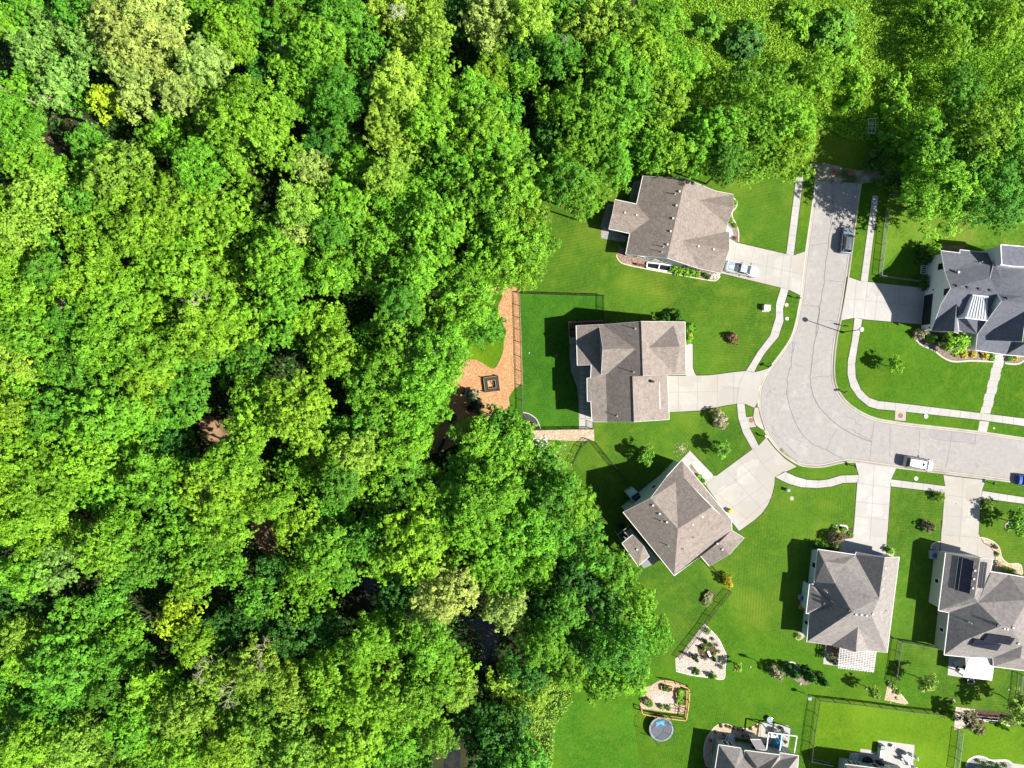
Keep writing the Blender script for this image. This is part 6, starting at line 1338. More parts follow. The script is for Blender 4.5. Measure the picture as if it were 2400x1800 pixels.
fence([E(165, 805), E(270, 985), E(350, 1175)], 1.2, 'dark wire fence along the woods left of the diagonal house', 'chain')
fence([E(1090, 1130), E(1170, 1200), E(1275, 1320)], 1.2, 'short dark wire fence from the diagonal house to the golden shrubs', 'chain')
fence([E(1325, 1415), E(1150, 1630), G(800, 95), G(560, 400)], 1.2, 'dark wire fence from the golden shrubs down to the rock garden', 'chain')
fence([Cc(905, 470), Cc(870, 780), Cc(838, 1080), Cc(1290, 1142)], 1.2, 'green wire fence beside the pavement of the white house yard', 'chain', mat='grey_metal')
fence([Cc(930, 322), Cc(1200, 352), Cc(1500, 370)], 1.2, 'wire fence under the trees at the top of the white house yard', 'chain', mat='grey_metal')
fence([F(970, 1065), F(1045, 1105), F(1200, 1125), F(1390, 1165)], 1.3, 'black picket fence between the pergola house and the solar-panel house')
fence([F(1045, 1105), F(1015, 1310), F(985, 1490)], 1.3, 'black picket fence running down beside the white pergola lawn')
fence([(1893.8, 1775.7), (1902, 1704), (1913.6, 1633.4), (2020, 1645), (2130, 1660), (2234.5, 1671)], 1.5, 'black picket fence round the top and left of the bright bottom lawn')
fence([Hh(1532, 920), Hh(1510, 1110), Hh(1480, 1327)], 1.3, 'wire fence at the right side of the bright bottom lawn', 'chain', mat='grey_metal')
fence([(2245.8, 1672), (2310, 1679), (2378, 1684)], 1.3, 'pale rail fence beside the bronze-leaved tree', 'chain', mat='black_metal', frail='white_paint')
fence([Hh(2150, 340), Hh(2130, 520), Hh(2108, 740)], 1.2, 'black fence at the right edge under the lime tree')
fence([(1893.8, 1775.7), (1920, 1781), (1945, 1786)], 1.2, 'pale rail fence stub at the corner of the bottom right house', 'chain', frail='fascia_white')

# ------------------------------------------------------------------ street furniture
def mailbox(pt, rz, label, col='black_metal'):
    c = W(pt); o = empty('mailbox', (c.x, c.y, ZL), label, 'mailbox', None, rz)
    MB().bar((0, 0, 0), (0, 0, 1.05), .1, .1).build('post', MATS['black_metal'], o)
    mb = MB(); prof = [(.13*math.cos(a), .13*math.sin(a)) for a in [math.pi*i/8 for i in range(9)]]
    vs = [(x, y, 1.18+z) for x in (-.28, .3) for y, z in prof+[(-.13, -.12), (.13, -.12)]]; n_ = 11
    mb.add(vs, [[i, (i+1) % n_, n_+(i+1) % n_, n_+i] for i in range(n_)]+[list(range(n_))[::-1], list(range(n_, 2*n_))]); mb.build('box', MATS[col], o)
    MB().box((0.05, .16, 1.32), (.03, .02, .16)).build('flag', MATS['iron'], o); MB().box((0, 0, .98), (.7, .2, .05)).build('bracket', MATS['black_metal'], o); return o
mailbox(Cc(62, 1285), 2.8, 'black mailbox on the kerb below the north drive'); mailbox(D(312, 438), .6, 'black mailbox at the kerb above the middle drive'); mailbox(D(872, 142), 2.9, 'black mailbox beside the street lamp on the inner kerb')
mailbox(D(870, 628), .4, 'black mailbox on the inside of the road bend'); mailbox(D(938, 1172), 1.8, 'black mailbox at the corner of the pergola house drive'); mailbox(D(1955, 1300), 1.5, 'double black mailbox right of the solar-panel house drive')
mailbox(D(282, 955), 2.4, 'pale mailbox in the small grass triangle at the bend', 'white_paint')
# street lamp
c = W(D(866, 186)); o = empty('street_lamp', (c.x, c.y, ZL), 'tall street lamp leaning its arm over the pavement by the white house drive', 'street lamp')
MB().tube((0, 0, 0), (0, 0, 6.4), .09, .055, 10).build('pole', MATS['black_metal'], o); MB().lathe((0, 0, 0), [(.22, 0), (.2, .35), (.1, .5)], 12).build('base', MATS['black_metal'], o)
MB().tube((0, 0, 6.35), (-.45, .12, 6.55), .045, .04, 8).build('arm', MATS['black_metal'], o)
mb = MB().lathe((0, 0, 6.2), [(.12, 0), (.36, .12), (.42, .28), (.34, .42), (.1, .5)], 16); mb.build('lamp_head', MATS['lamp_white'], o)
def disc(pt, r, label, mat='iron', name='manhole_cover', cat='manhole cover', z=ZW+.003):
    c = W(pt); o = MB().lathe((0, 0, 0), [(r, -.05), (r, .012), (r*.82, .02), (.02, .022)], 22).build(name, MATS[mat]); o.location = (c.x, c.y, z); return tagp(o, label, cat)
disc(D(190, 838), .42, 'rusty round manhole cover on the pad between the two curved drives'); disc(D(1295, 803), .42, 'rusty round manhole cover on the pad at the inner pavement')
disc(A(2048, 1482), .36, 'tan round utility lid on the verge below the north drive', 'rock_tan', 'utility_cover', 'utility cover', ZL+.01); disc(D(490, 1415), .36, 'tan round utility lid on the lawn beside the diagonal drive', 'rock_tan', 'utility_cover', 'utility cover', ZL+.01)
disc(D(1598, 1362), .38, 'round grey lid where the pavement meets the solar-panel house drive', 'patch', 'utility_cover', 'utility cover', ZW+.01); disc(D(455, 85), .3, 'small white utility lid on the verge above the bend', 'white_paint', 'utility_cover', 'utility cover', ZL+.02)
disc(D(1410, 1268), .34, 'small white utility lid on the strip below the white minivan', 'white_paint', 'utility_cover', 'utility cover', ZL+.02); disc(D(1483, 808), .36, 'small white utility lid on the inner verge by the bend', 'white_paint', 'utility_cover', 'utility cover', ZL+.02)
disc(D(1985, 895), .2, 'tiny pale lid on the inner verge near the right edge', 'rock_tan', 'utility_cover', 'utility cover', ZL+.02); disc(D(1705, 1455), .1, 'tiny dark drain in the solar-panel house drive', 'black_metal', 'drain', 'drain', ZW+.01)
c = W(A(1840, 1512), .5); o = empty('utility_box', (c.x, c.y, ZL), 'white utility cabinet on the lawn between the north and middle houses', 'utility box')
MB().box((0, 0, .45), (1.0, .9, .9), -.05).build('cabinet', MATS['white_paint'], o); MB().box((0, 0, .92), (1.08, .98, .06), -.05).build('lid', MATS['fascia_white'], o); MB().box((0, -.05, .03), (1.3, 1.2, .08)).build('pad', MATS['concrete'], o)
c = W(D(463, 1355), .5); o = empty('utility_box', (c.x, c.y, ZL), 'small grey utility pedestal on the lawn right of the diagonal drive', 'utility box')
MB().box((0, 0, .4), (.42, .42, .8)).build('cabinet', MATS['white_paint'], o); MB().box((0, 0, .83), (.48, .48, .06)).build('lid', MATS['pad_grey'], o)
# road end barricades
for i, (x, y) in enumerate(((420, 95), (572, 105))):
    c = W(Cc(x, y)); o = empty('road_cone', (c.x, c.y, .12), ('left', 'right')[i]+' orange-red marker standing in the dirt beyond the road end', 'road marker'); MB().lathe((0, 0, .05), [(.3, 0), (.26, .1), (.08, .75), (.03, .8)], 14).build('cone', MATS['iron'], o); MB().box((0, 0, .03), (.75, .75, .05)).build('base', MATS['brick_orange'], o)
c = W(Cc(440, 180)); o = empty('barricade', (c.x, c.y, .03), 'dark end-of-road barricade on the asphalt under the tree shadow', 'barricade'); mb = MB()
for x in (-.9, .9): mb.bar((x, -.4, 0), (x, 0, 1.2), .08, .08); mb.bar((x, .4, 0), (x, 0, 1.2), .08, .08)
mb.build('leg', MATS['black_metal'], o); MB().bar((-1.1, 0, 1.1), (1.1, 0, 1.1), .06, .28).build('board', MATS['timber_grey'], o)
# white frame in the meadow
c = W((2036, 301)); o = empty('ladder_frame', (c.x, c.y, .1), 'pale ladder-like metal frame lying in the shaded meadow by the top right', 'frame'); mb = MB()
for x in (-.62, 0, .62): mb.bar((x, -1.3, .9), (x+.05, 1.3, .9), .05, .05)
for y in (-1.3, -1.1, -.5, -.2, .3, .65, 1.3): mb.bar((-.65, y, .92), (.67, y+.03, .92), .05, .05)
mb.build('bars', MATS['vent'], o); mb = MB()
for x in (-.6, .62):
    for y in (-1.25, 1.25): mb.bar((x, y, .9), (x, y, 0), .05, .05)
mb.build('leg', MATS['vent'], o)
# boulders by the gravel strip, and loose stones in the rough patch
def rock(pt, r, label, mat='rock', group=None, h=.6, z=ZL):
    rg = random.Random(int(pt[0]*7+pt[1]*13)); bm = bmesh.new(); bmesh.ops.create_icosphere(bm, subdivisions=2, radius=1)
    ax = [Vector((rg.gauss(0, 1), rg.gauss(0, 1), rg.gauss(0, 1))).normalized() for _ in range(7)]; cut = [rg.uniform(.55, .85) for _ in ax]
    for v in bm.verts:
        for a, cc in zip(ax, cut):
            d = v.co.dot(a)
            if d > cc: v.co -= a*(d-cc)
    me = bpy.data.meshes.new('rock'); bm.to_mesh(me); bm.free(); me.materials.append(MATS[mat]); o = bpy.data.objects.new('rock', me); COL.objects.link(o)
    c = W(pt); o.location = (c.x, c.y, z+r*MPP*h*.3); o.scale = (r*MPP, r*MPP*rg.uniform(.6, .9), r*MPP*h); o.rotation_euler = (0, 0, rg.uniform(0, 3)); return tagp(o, label, 'rock', group)
rg2 = random.Random(5)
for i in range(34):
    x = rg2.uniform(548, 670); y = rg2.uniform(1405, 1490)
    if (x-548)+(y-1405)*.1 > 130: continue
    rock(B(x, y), rg2.uniform(2.2, 4.2), 'white-grey boulder in the pile at the left end of the gravel strip', group='boulders in the pile')
for i in range(70):
    x = rg2.uniform(590, 900); y = rg2.uniform(1560, 1700) if rg2.random() < .6 else rg2.uniform(1450, 1560)
    rock(B(x, y), rg2.uniform(.9, 1.8), 'small pale stone scattered in the weedy grass below the gravel strip', group='loose stones in the weedy grass', h=.5)
for i in range(90):
    a = rg2.uniform(0, 6.28); t_ = abs(rg2.gauss(0, .6)); x = 930+t_*90*math.cos(a)+30; y = 215+t_*60*math.sin(a)
    rock(E(x-40, y-30+abs(x-930)*.2), rg2.uniform(.6, 1.4), 'tan soil clod in the bare patch above the diagonal house walk', 'rock_tan', group='tan clods in the bare patch', h=.3)
for i, (x, y) in enumerate(((1290, 1165), (1325, 1160), (1300, 1190), (1330, 1195), (1300, 1215))): rock(A(x, y), 2.6, 'pale boulder in the white corner bed of the north house', group='boulders of the white corner bed')
for i, (x, y, r) in enumerate(((1470, 625, 5.5), (577, 500, 4), (2045, 508, 3))):
    rock(Hh(x, y), r, ('tan boulder on the lawn left of the bronze-leaved tree', 'pale round stone at the foot of the young tree below the pergola', 'white stone on the lawn left of the tall lime tree')[i], 'rock_tan' if i == 0 else 'rock')
rock(G(1238, 492), 3, 'white stone between the rock garden and the island bed'); rock(G(1708, 650), 4, 'flat pale stone at the foot of the island bed')
rock(E(1300, 0) if False else B(755, 712), 1.8, 'white stone lit at the edge of the house shadow in the fenced yard'); rock(B(517, 690), 2, 'white ball-like stone on the fenced lawn')
rock(Hh(850, 535), 5, 'brown tree stump ring in the small corner bed, upper', 'gravel_brown'); rock(Hh(885, 598), 4.5, 'brown tree stump ring in the small corner bed, lower', 'gravel_brown')

# ------------------------------------------------------------------ yard objects
# square wooden swing frame on the wood chips
c = W(J(945, 335), 1.2); o = empty('square_pergola_seat', (c.x, c.y, ZB), 'square dark wicker seating ring open in the middle, on the orange wood chips', 'outdoor seat', None, 0.13)
mb = MB(); ro, ri = 1.28, .68
for sx, sy, lx, ly in ((0, .98, 2.56, .6), (0, -.98, 2.56, .6), (-.98, 0, .6, 1.36), (.98, 0, .6, 1.36)): mb.box((sx, sy, .40), (lx, ly, .16))
mb.build('top', MATS['wicker'], o); mb = MB()
for z_, r_ in ((.52, 1.3), (.52, .68)):
    for a, b in (((-r_, -r_), (r_, -r_)), ((r_, -r_), (r_, r_)), ((r_, r_), (-r_, r_)), ((-r_, r_), (-r_, -r_))): mb.bar((*a, z_), (*b, z_), .07, .08)
mb.build('rim', MATS['timber_grey'], o)
for x, y in ((-1.25, -1.25), (1.25, -1.25), (1.25, 1.25), (-1.25, 1.25)): MB().bar((x, y, 0), (x, y, .95), .12, .12).build('leg', MATS['timber_dark'], o)
MB().bar((0.2, .5, .5), (.35, -.3, .15), .08, .08).build('brace', MATS['timber_dark'], o)
c = W(J(750, 865), .5); o = empty('plank_bench', (c.x, c.y, ZB), 'long brown plank table in the shade below the wood chips', 'table', None, .38); MB().box((0, 0, .8), (3.4, .95, .08)).build('table_top', MATS['timber_grey'], o)
for x in (-1.5, 1.5): MB().box((x, 0, .38), (.1, .8, .76)).build('leg', MATS['timber_dark'], o)
c = W(J(318, 1145), .5); o = empty('storage_bench', (c.x, c.y, ZB), 'pale blue slab-topped bench in the shaded chips near the trees', 'bench', None, 1.05); MB().box((0, 0, .5), (1.25, .6, .06)).build('seat', MATS['dome'], o)
for x in (-.5, .5): MB().box((x, 0, .24), (.08, .5, .48)).build('leg', MATS['timber_dark'], o)
c = W(J(165, 1285), .5); o = empty('planter', (c.x, c.y, ZB), 'long rusty-rimmed planter frame in the deep shade below the chips', 'planter', None, 1.08); mb = MB()
for a, b in (((-1.3, -.35), (1.3, -.35)), ((1.3, -.35), (1.3, .35)), ((1.3, .35), (-1.3, .35)), ((-1.3, .35), (-1.3, -.35))): mb.bar((*a, .35), (*b, .35), .07, .5)
mb.build('frame', MATS['timber_grey'], o); MB().box((0, 0, .3), (2.5, .6, .1)).build('soil', MATS['mulch'], o)
c = W(J(320, 860), .4); o = empty('fire_ring', (c.x, c.y, ZB), 'round wire cage with leaves in it standing on the chips', 'wire cage'); mb = MB()
for z_ in (.1, .5, .9):
    n_ = 24
    for i in range(n_): a, b = 6.283*i/n_, 6.283*(i+1)/n_; mb.bar((.95*math.cos(a), .95*math.sin(a), z_), (.95*math.cos(b), .95*math.sin(b), z_), .05, .05)
for i in range(16): a = 6.283*i/16; mb.bar((.95*math.cos(a), .95*math.sin(a), 0), (.95*math.cos(a), .95*math.sin(a), .92), .025, .025)
mb.build('cage', MATS['grey_metal'], o); f_ = bpy.data.objects.new('foliage', SV['shrub'][0]); COL.objects.link(f_); f_.parent = o; f_.location = (0, 0, .4); f_.scale = (.8, .8, .5); f_.color = (.05, .12, .03, 1)
c = W(J(545, 455), .4); o = empty('wheelbarrow', (c.x, c.y, ZB), 'small dark cart with a pale tray left of the wood-chip seat', 'cart', None, 1.2); MB().box((0, 0, .45), (1.2, .6, .3), 0, 1.15).build('tray', MATS['rubber'], o); MB().box((0, 0, .62), (1.0, .3, .03)).build('liner', MATS['pad_grey'], o)
for s_ in (-1, 1): MB().tube((.5, s_*.3-.05, .2), (.5, s_*.3+.05, .2), .2, .2, 12).build('wheel', MATS['rubber'], o); MB().bar((-1.1, s_*.25, .55), (.3, s_*.25, .35), .05, .05).build('handle', MATS['timber_grey'], o)
# trampoline
c = W(K(492, 1230), .9); o = empty('trampoline', (c.x, c.y, ZL), 'round blue-grey trampoline with net poles beside the kitchen garden', 'trampoline'); R0 = 2.1
MB().lathe((0, 0, .9), [(R0*.86, -.02), (R0*.86, 0), (.05, 0.005)], 40).build('jumping_mat', MATS['mesh_mat'], o)
mb = MB(); n_ = 40; rings = [(R0*.86, .9), (R0*.88, .96), (R0, .96), (R0*1.02, .88), (R0*.86, .88)]
vs = [(r*math.cos(6.2832*i/n_), r*math.sin(6.2832*i/n_), z) for i in range(n_) for r, z in rings]; fs = [[i*5+k, ((i+1) % n_)*5+k, ((i+1) % n_)*5+(k+1) % 5, i*5+(k+1) % 5] for i in range(n_) for k in range(5)]
mb.add(vs, fs).build('padding', MATS['pad_grey'], o)
mb = MB()
for i in range(8):
    a = 6.2832*i/8+.3; x, y = R0*1.04*math.cos(a), R0*1.04*math.sin(a); mb2 = MB().tube((x, y, 0), (x, y, 2.55), .03, .03, 7); mb2.build('net_pole', MATS['black_metal'], o)
ring = [(R0*1.0*math.cos(6.2832*i/32), R0*1.0*math.sin(6.2832*i/32)) for i in range(33)]
mb = MB()
for (a, b) in zip(ring, ring[1:]):
    mb.bar((*a, 2.5), (*b, 2.5), .03, .03); 
    for k in range(2): q = lerp(a, b, k/2); mb.bar((*q, .95), (*q, 2.5), .008, .008)
    for z_ in (1.3, 1.7, 2.1): mb.bar((*a, z_), (*b, z_), .008, .008)
mb.build('net', MATS['net'], o)
mb = MB(); mb.box((-.15, 1.2, .94), (1.5, .5, .05), .3); mb.box((.3, .95, .95), (.9, .35, .05), -.6); mb.box((-.6, .8, .95), (.8, .2, .05), .8); q = mb.build('floating_mat', MATS['sky_plastic'], None); q.location = (c.x, c.y, ZL); tagp(q, 'crumpled sky-blue plastic sheet lying on the trampoline', 'plastic sheet')
# kitchen garden frame
def gfence(pts, label, h=1.5):
    P = [W(p) for p in pts]; o = empty('garden_fence', (P[0].x, P[0].y, ZL), label, 'fence'); mb = MB(); wm_ = MB()
    for a, b in zip(P, P[1:]):
        a = Vector((a.x, a.y, ZL)); b = Vector((b.x, b.y, ZL)); up = Vector((0, 0, 1)); ln = (b-a).length; n_ = max(1, round(ln/2.3))
        mb.bar(a+up*h, b+up*h, .14, .08); mb.bar(a+up*.15, b+up*.15, .06, .12)
        for i in range(n_+1): p = a.lerp(b, i/n_); mb.bar(p, p+up*(h+.08), .11, .11)
        for i in range(int(ln/.15)): p = a.lerp(b, i*.15/ln); wm_.bar(p+up*.1, p+up*h, .008, .008)
        for z_ in (.4, .7, 1.0, 1.25): wm_.bar(a+up*z_, b+up*z_, .008, .008)
    mb.build('frame', MATS['timber'], o, world=True); wm_.build('wire_mesh', MATS['grey_metal'], o, world=True); return o
gfence([K(85, 780), K(105, 870), K(375, 925), K(655, 965), K(945, 1000), K(975, 830), K(1000, 640), K(1012, 455)], 'orange-brown timber fence along the bottom and right of the kitchen garden', 1.25)
gfence([K(1012, 455), K(985, 375), K(740, 290), K(540, 265)], 'weathered timber and wire fence along the top of the kitchen garden', 1.25)
for q, lab in (([K(480, 370), K(700, 400), K(690, 475), K(500, 470)], 'small timber raised bed at the top of the kitchen garden'), ([K(770, 500), K(975, 450), K(965, 750), K(800, 735)], 'large timber raised bed on the right of the kitchen garden')):
    P = [W(p) for p in q]; cc = sum(P, Vector())/4; o = empty('raised_bed', (cc.x, cc.y, ZB), lab, 'raised bed'); mb = MB()
    for a, b in zip(P, P[1:]+P[:1]): mb.bar(a+Vector((0, 0, .35)), b+Vector((0, 0, .35)), .1, .5)
    mb.build('frame', MATS['timber'], o, world=True); MB().prism([(p.x, p.y) for p in P], .1, .5).build('soil', MATS['mulch'], o, world=True)
P = W(K(840, 830)); o = empty('garden_gate', (P.x, P.y, ZB), 'dark leaning timber gate frame at the lower right of the kitchen garden', 'gate', None, -.15); mb = MB()
for a, b in (((-.9, -.2, .8), (1.0, -.2, .8)), ((-.9, .5, .8), (-.9, -.2, .8)), ((-.3, .6, .8), (.9, -.2, .8)), ((0, -.2, 0), (0, -.2, .8)), ((-.9, .5, 0), (-.9, .5, .8))): mb.bar(a, b, .08, .08)
mb.build('frame', MATS['timber_dark'], o)
# white pergola
o = empty('pergola', (W(F(660, 1290)).x, W(F(660, 1290)).y, ZW), 'white lattice pergola over the patio behind the tan-grey house', 'pergola'); hz = 2.9
c0, c1, c2, c3 = [W(F(x, y), hz) for x, y in ((505, 1172), (845, 1215), (822, 1400), (488, 1360))]
mb = MB(); n_ = 13
for i in range(n_): t = i/(n_-1); mb.bar(c0.lerp(c3, t), c1.lerp(c2, t), .07, .06)
mb.build('slats', MATS['white_paint'], o, world=True); mb = MB(); n_ = 14
for i in range(n_): t = (i+.3)/(n_-.4); a = c0.lerp(c1, t); b = c3.lerp(c2, t); mb.bar(a-Vector((0, 0, .12)), b+(b-a)*.06-Vector((0, 0, .12)), .06, .16)
mb.build('rafters', MATS['white_paint'], o, world=True); mb = MB()
for t in (.04, .88): mb.bar(c0.lerp(c3, t)-Vector((0, 0, .28)), c1.lerp(c2, t)-Vector((0, 0, .28)), .12, .2)
mb.build('beam', MATS['white_paint'], o, world=True)
for s_, t in ((.05, .88), (.95, .88), (.5, .88)):
    p = c0.lerp(c3, t).lerp(c1.lerp(c2, t), s_); MB().bar(p-Vector((0, 0, .3)), Vector((p.x, p.y, .14)), .16, .16).build('post', MATS['white_paint'], o, world=True)
# white open frame at the bottom house
o = empty('open_pergola', (W(L(1650, 850)).x, W(L(1650, 850)).y, ZW), 'open white beam frame standing over the bottom house patio', 'patio frame'); hz = 3.0
pp = {k: W(L(*v), hz) for k, v in {'a': (1372, 648), 'b': (1640, 690), 'c': (1938, 725), 'd': (1330, 995), 'e': (1590, 1050), 'f': (1880, 1078)}.items()}; mb = MB()
for a, b in (('a', 'c'), ('a', 'd'), ('b', 'e'), ('c', 'f')): mb.bar(pp[a], pp[b], .15, .18)
mb.build('beam', MATS['white_paint'], o, world=True)
for k in 'abc': MB().bar(pp[k]-Vector((0, 0, .1)), Vector((pp[k].x, pp[k].y, .14)), .14, .14).build('post', MATS['white_paint'], o, world=True)
# window well domes
def dome(pt, w, d, label, rz=0, mat='dome'):
    c = W(pt); o = empty('window_well', (c.x, c.y, ZL), label, 'window well', None, rz); n_ = 12; mb = MB()
    vs = []; 
    for k, zz in ((1, .12), (.8, .35), (.4, .5)):
        for i in range(n_+1): a = math.pi*i/n_; vs.append((w*k*math.cos(a), d*k*math.sin(a), zz))
    fs = [[r*(n_+1)+i, r*(n_+1)+i+1, (r+1)*(n_+1)+i+1, (r+1)*(n_+1)+i] for r in range(2) for i in range(n_)]+[[2*(n_+1)+i for i in range(n_+1)]]
    mb.add(vs, fs).build('cover', MATS[mat], o); mb = MB()
    for i in range(n_): a, b = math.pi*i/n_, math.pi*(i+1)/n_; mb.bar((w*1.03*math.cos(a), d*1.03*math.sin(a), .14), (w*1.03*math.cos(b), d*1.03*math.sin(b), .14), .09, .12)
    for x in (-.45, 0, .45): mb.bar((x*w, 0, .52), (x*w, d*.85, .36), .05, .04)
    mb.build('rim', MATS['fascia_white'], o); return o
dome(L(590, 800), .8, 1.1, 'domed window well cover with white ribs at the bottom house', -.1); dome(M(440, 860), .75, 1.0, 'dark window well at the bottom right house', -.1, 'pad_grey')
# north house window wells
o = empty('window_well', (W(A(790, 1080)).x, W(A(790, 1080)).y, ZL), 'white-walled double window well at the south side of the north house', 'window well'); mb = MB()
Pn = [W(p, .3) for p in X(A, [(605, 1040), (735, 1055), (860, 1075), (830, 1135), (720, 1118), (600, 1095)])]
for a, b in ((0, 1), (1, 2), (2, 3), (3, 4), (4, 5), (5, 0), (1, 4)): mb.bar(Pn[a], Pn[b], .2, .35)
mb.build('wall', MATS['white_paint'], o, world=True); MB().prism([(p.x, p.y) for p in Pn], .1, .16).build('pit_cover', MATS['glass_dark'], o, world=True)
o = MB().box((0, 0, .35), (1.6, .3, .5), -.2).build('retaining_board', MATS['timber_dark']); c = W(A(530, 1070)); o.location = (c.x, c.y, ZB); tagp(o, 'dark narrow board edge in the brown bed of the north house', 'board')
# furniture
def chair(pt, rz, label, seat='white_paint', frame='grey_metal', s=1.0, group=None):
    c = W(pt); o = empty('patio_chair', (c.x, c.y, ZW), label, 'chair', group, rz)
    MB().box((0, 0, .42*s), (.56*s, .56*s, .1)).build('seat', MATS[seat], o); MB().box((-.28*s, 0, .72*s), (.08, .56*s, .55*s)).build('backrest', MATS[seat], o)
    for x in (-.24, .24):
        for y in (-.24, .24): MB().bar((x*s, y*s, 0), (x*s, y*s, .4*s), .04, .04).build('leg', MATS[frame], o)
    for y in (-.3, .3): MB().bar((-.25*s, y*s, .6*s), (.25*s, y*s, .6*s), .05, .04).build('armrest', MATS[frame], o)
    return o
def table(pt, w, d, rz, label, top='cushion', h=.72, name='patio_table'):
    c = W(pt, h); o = empty(name, (c.x, c.y, ZW), label, 'table', None, rz); MB().box((0, 0, h), (w, d, .06)).build('table_top', MATS[top], o)
    for x in (-1, 1):
        for y in (-1, 1): MB().bar((x*(w/2-.08), y*(d/2-.08), 0), (x*(w/2-.08), y*(d/2-.08), h), .06, .06).build('leg', MATS['grey_metal'], o)
    return o
table(M(1815, 830), 1.9, 1.0, -.95, 'dark rectangular dining table among white chairs on the bottom right patio')
for (x, y, rz, lb) in ((1745, 700, -.95, 'white chair at the upper left end of the dark dining table'), (1850, 760, -2.5, 'white chair on the upper right side of the dark dining table'), (1690, 830, .6, 'white chair on the left side of the dark dining table'), (1830, 890, .6, 'white chair at the lower middle of the dark dining table'), (1900, 980, 2.2, 'white chair at the lower end of the dark dining table'), (1965, 780, 3.2, 'white curved chair at the right edge of the patio')): chair(M(x, y), rz, lb, 'white_paint', 'grey_metal', 1.15)
c = W(M(1110, 620)); o = empty('grill', (c.x, c.y, ZW), 'white covered outdoor kitchen block at the left of the bottom right patio', 'outdoor kitchen', None, -.12); MB().box((0, -.2, .5), (.75, 1.5, 1.0)).build('cabinet', MATS['white_paint'], o); MB().box((0, .85, .5), (.7, .55, .98)).build('burner', MATS['pad_grey'], o); MB().box((0, .5, 1.02), (.72, .08, .04)).build('handle', MATS['black_metal'], o)
c = W(M(1430, 515)); o = empty('fire_pit', (c.x, c.y, ZW), 'small round metal fire pit alone on the bottom right patio', 'fire pit'); MB().lathe((0, 0, 0), [(.2, 0), (.3, .3), (.32, .5), (.26, .5), (.2, .4), (.02, .4)], 18).build('bowl', MATS['silver'], o)
c = W(M(745, 880)); o = empty('round_table', (c.x, c.y, ZW), 'dark round covered table in the shade of the bottom right house', 'table'); MB().lathe((0, 0, 0), [(.3, 0), (.3, .6), (.95, .65), (.95, .72), (.02, .74)], 24).build('table_top', MATS['rubber'], o)
c = W(M(1080, 930)); o = empty('grill', (c.x, c.y, ZW), 'black barbecue grill in the shade of the bottom right house', 'grill'); MB().box((0, 0, .9), (1.0, .6, .4), -.2, .8).build('hood', MATS['rubber'], o); MB().box((0, 0, .35), (.9, .55, .7), -.2).build('cart', MATS['black_metal'], o)
table(L(1470, 700), .9, .9, -.1, 'white square table on the bright patio under the white frame', 'white_paint')
for (x, y, rz, lb, st_) in ((1470, 590, -1.6, 'dark open-frame chair on the sunlit patio', 'cushion'), (1560, 640, -1.2, 'second dark frame chair on the sunlit patio', 'cushion'), (1690, 640, 2.4, 'third frame chair at the right of the sunlit patio', 'cushion'), (1665, 780, 2.2, 'tan chair at the right of the bright patio', 'tan_top'), (1480, 880, .5, 'grey chair in the shade beside the blue cover', 'cushion')): chair(L(x, y), rz, lb, st_, 'grey_metal', 1.0)
c = W(L(1615, 555)); o = empty('fire_pit', (c.x, c.y, ZW), 'black round fire bowl at the top of the sunlit patio', 'fire pit'); MB().lathe((0, 0, 0), [(.25, 0), (.34, .35), (.3, .5), (.02, .48)], 18).build('bowl', MATS['rubber'], o)
c = W(L(1600, 710), 1.2); o = empty('garden_umbrella', (c.x, c.y, ZW), 'folded teal umbrella beside the white patio table', 'umbrella'); MB().lathe((0, 0, 1.0), [(.1, 0), (.45, .3), (.35, .8), (.06, 1.2)], 10).build('canopy', MATS['sky_plastic'], o); MB().tube((0, 0, 0), (0, 0, 2.3), .03, .03, 8).build('pole', MATS['grey_metal'], o)
c = W(L(1565, 890), .8); o = empty('covered_furniture', (c.x, c.y, ZW), 'dark blue covered furniture in the shade of the bottom house', 'furniture cover'); MB().lathe((0, 0, 0), [(.85, 0), (.82, .7), (.6, 1.0), (.05, 1.1)], 9).build('cover', MATS['teal'], o)
c = W(L(1388, 390), .4); o = empty('glass_table', (c.x, c.y, ZL), 'round white-rimmed table on the lawn above the bright patio', 'table'); MB().lathe((0, 0, .45), [(.5, 0), (.52, .04), (.44, .06), (.02, .05)], 20).build('table_top', MATS['dome'], o)
for a in (0, 2.1, 4.2): MB().bar((.35*math.cos(a), .35*math.sin(a), .46), (.42*math.cos(a), .42*math.sin(a), 0), .04, .04).build('leg', MATS['white_paint'], o)
# bins and odds beside the solar-panel house and the diagonal drive
c = W(F(1370, 315), .5); o = empty('air_conditioner', (c.x, c.y, ZL), 'pale equipment box beside the solar-panel house garage', 'air conditioner'); MB().box((0, 0, .45), (1.1, 1.4, .9)).build('cabinet', MATS['pad_grey'], o); MB().lathe((0, 0, .9), [(.4, 0), (.4, .03), (.02, .04)], 16).build('fan', MATS['blue_plastic'], o)
c = W(F(1408, 357), .5); o = empty('waste_bin', (c.x, c.y, ZL), 'yellow-lidded bin beside the solar-panel house garage', 'waste bin'); MB().box((0, 0, .5), (.6, .6, 1.0)).build('body', MATS['blue_plastic'], o); MB().box((0, 0, 1.03), (.66, .66, .07)).build('lid', MATS['yellow'], o)
c = W(E(1330, 728), .4); o = empty('waste_bin', (c.x, c.y, ZW), 'yellow bin on the diagonal drive against the house wall', 'waste bin'); MB().box((0, 0, .4), (.55, .5, .8), .6, 1.1).build('body', MATS['yellow'], o); MB().box((0, 0, .83), (.6, .55, .07), .6).build('lid', MATS['yellow'], o)
c = W(E(1290, 712), .4); 
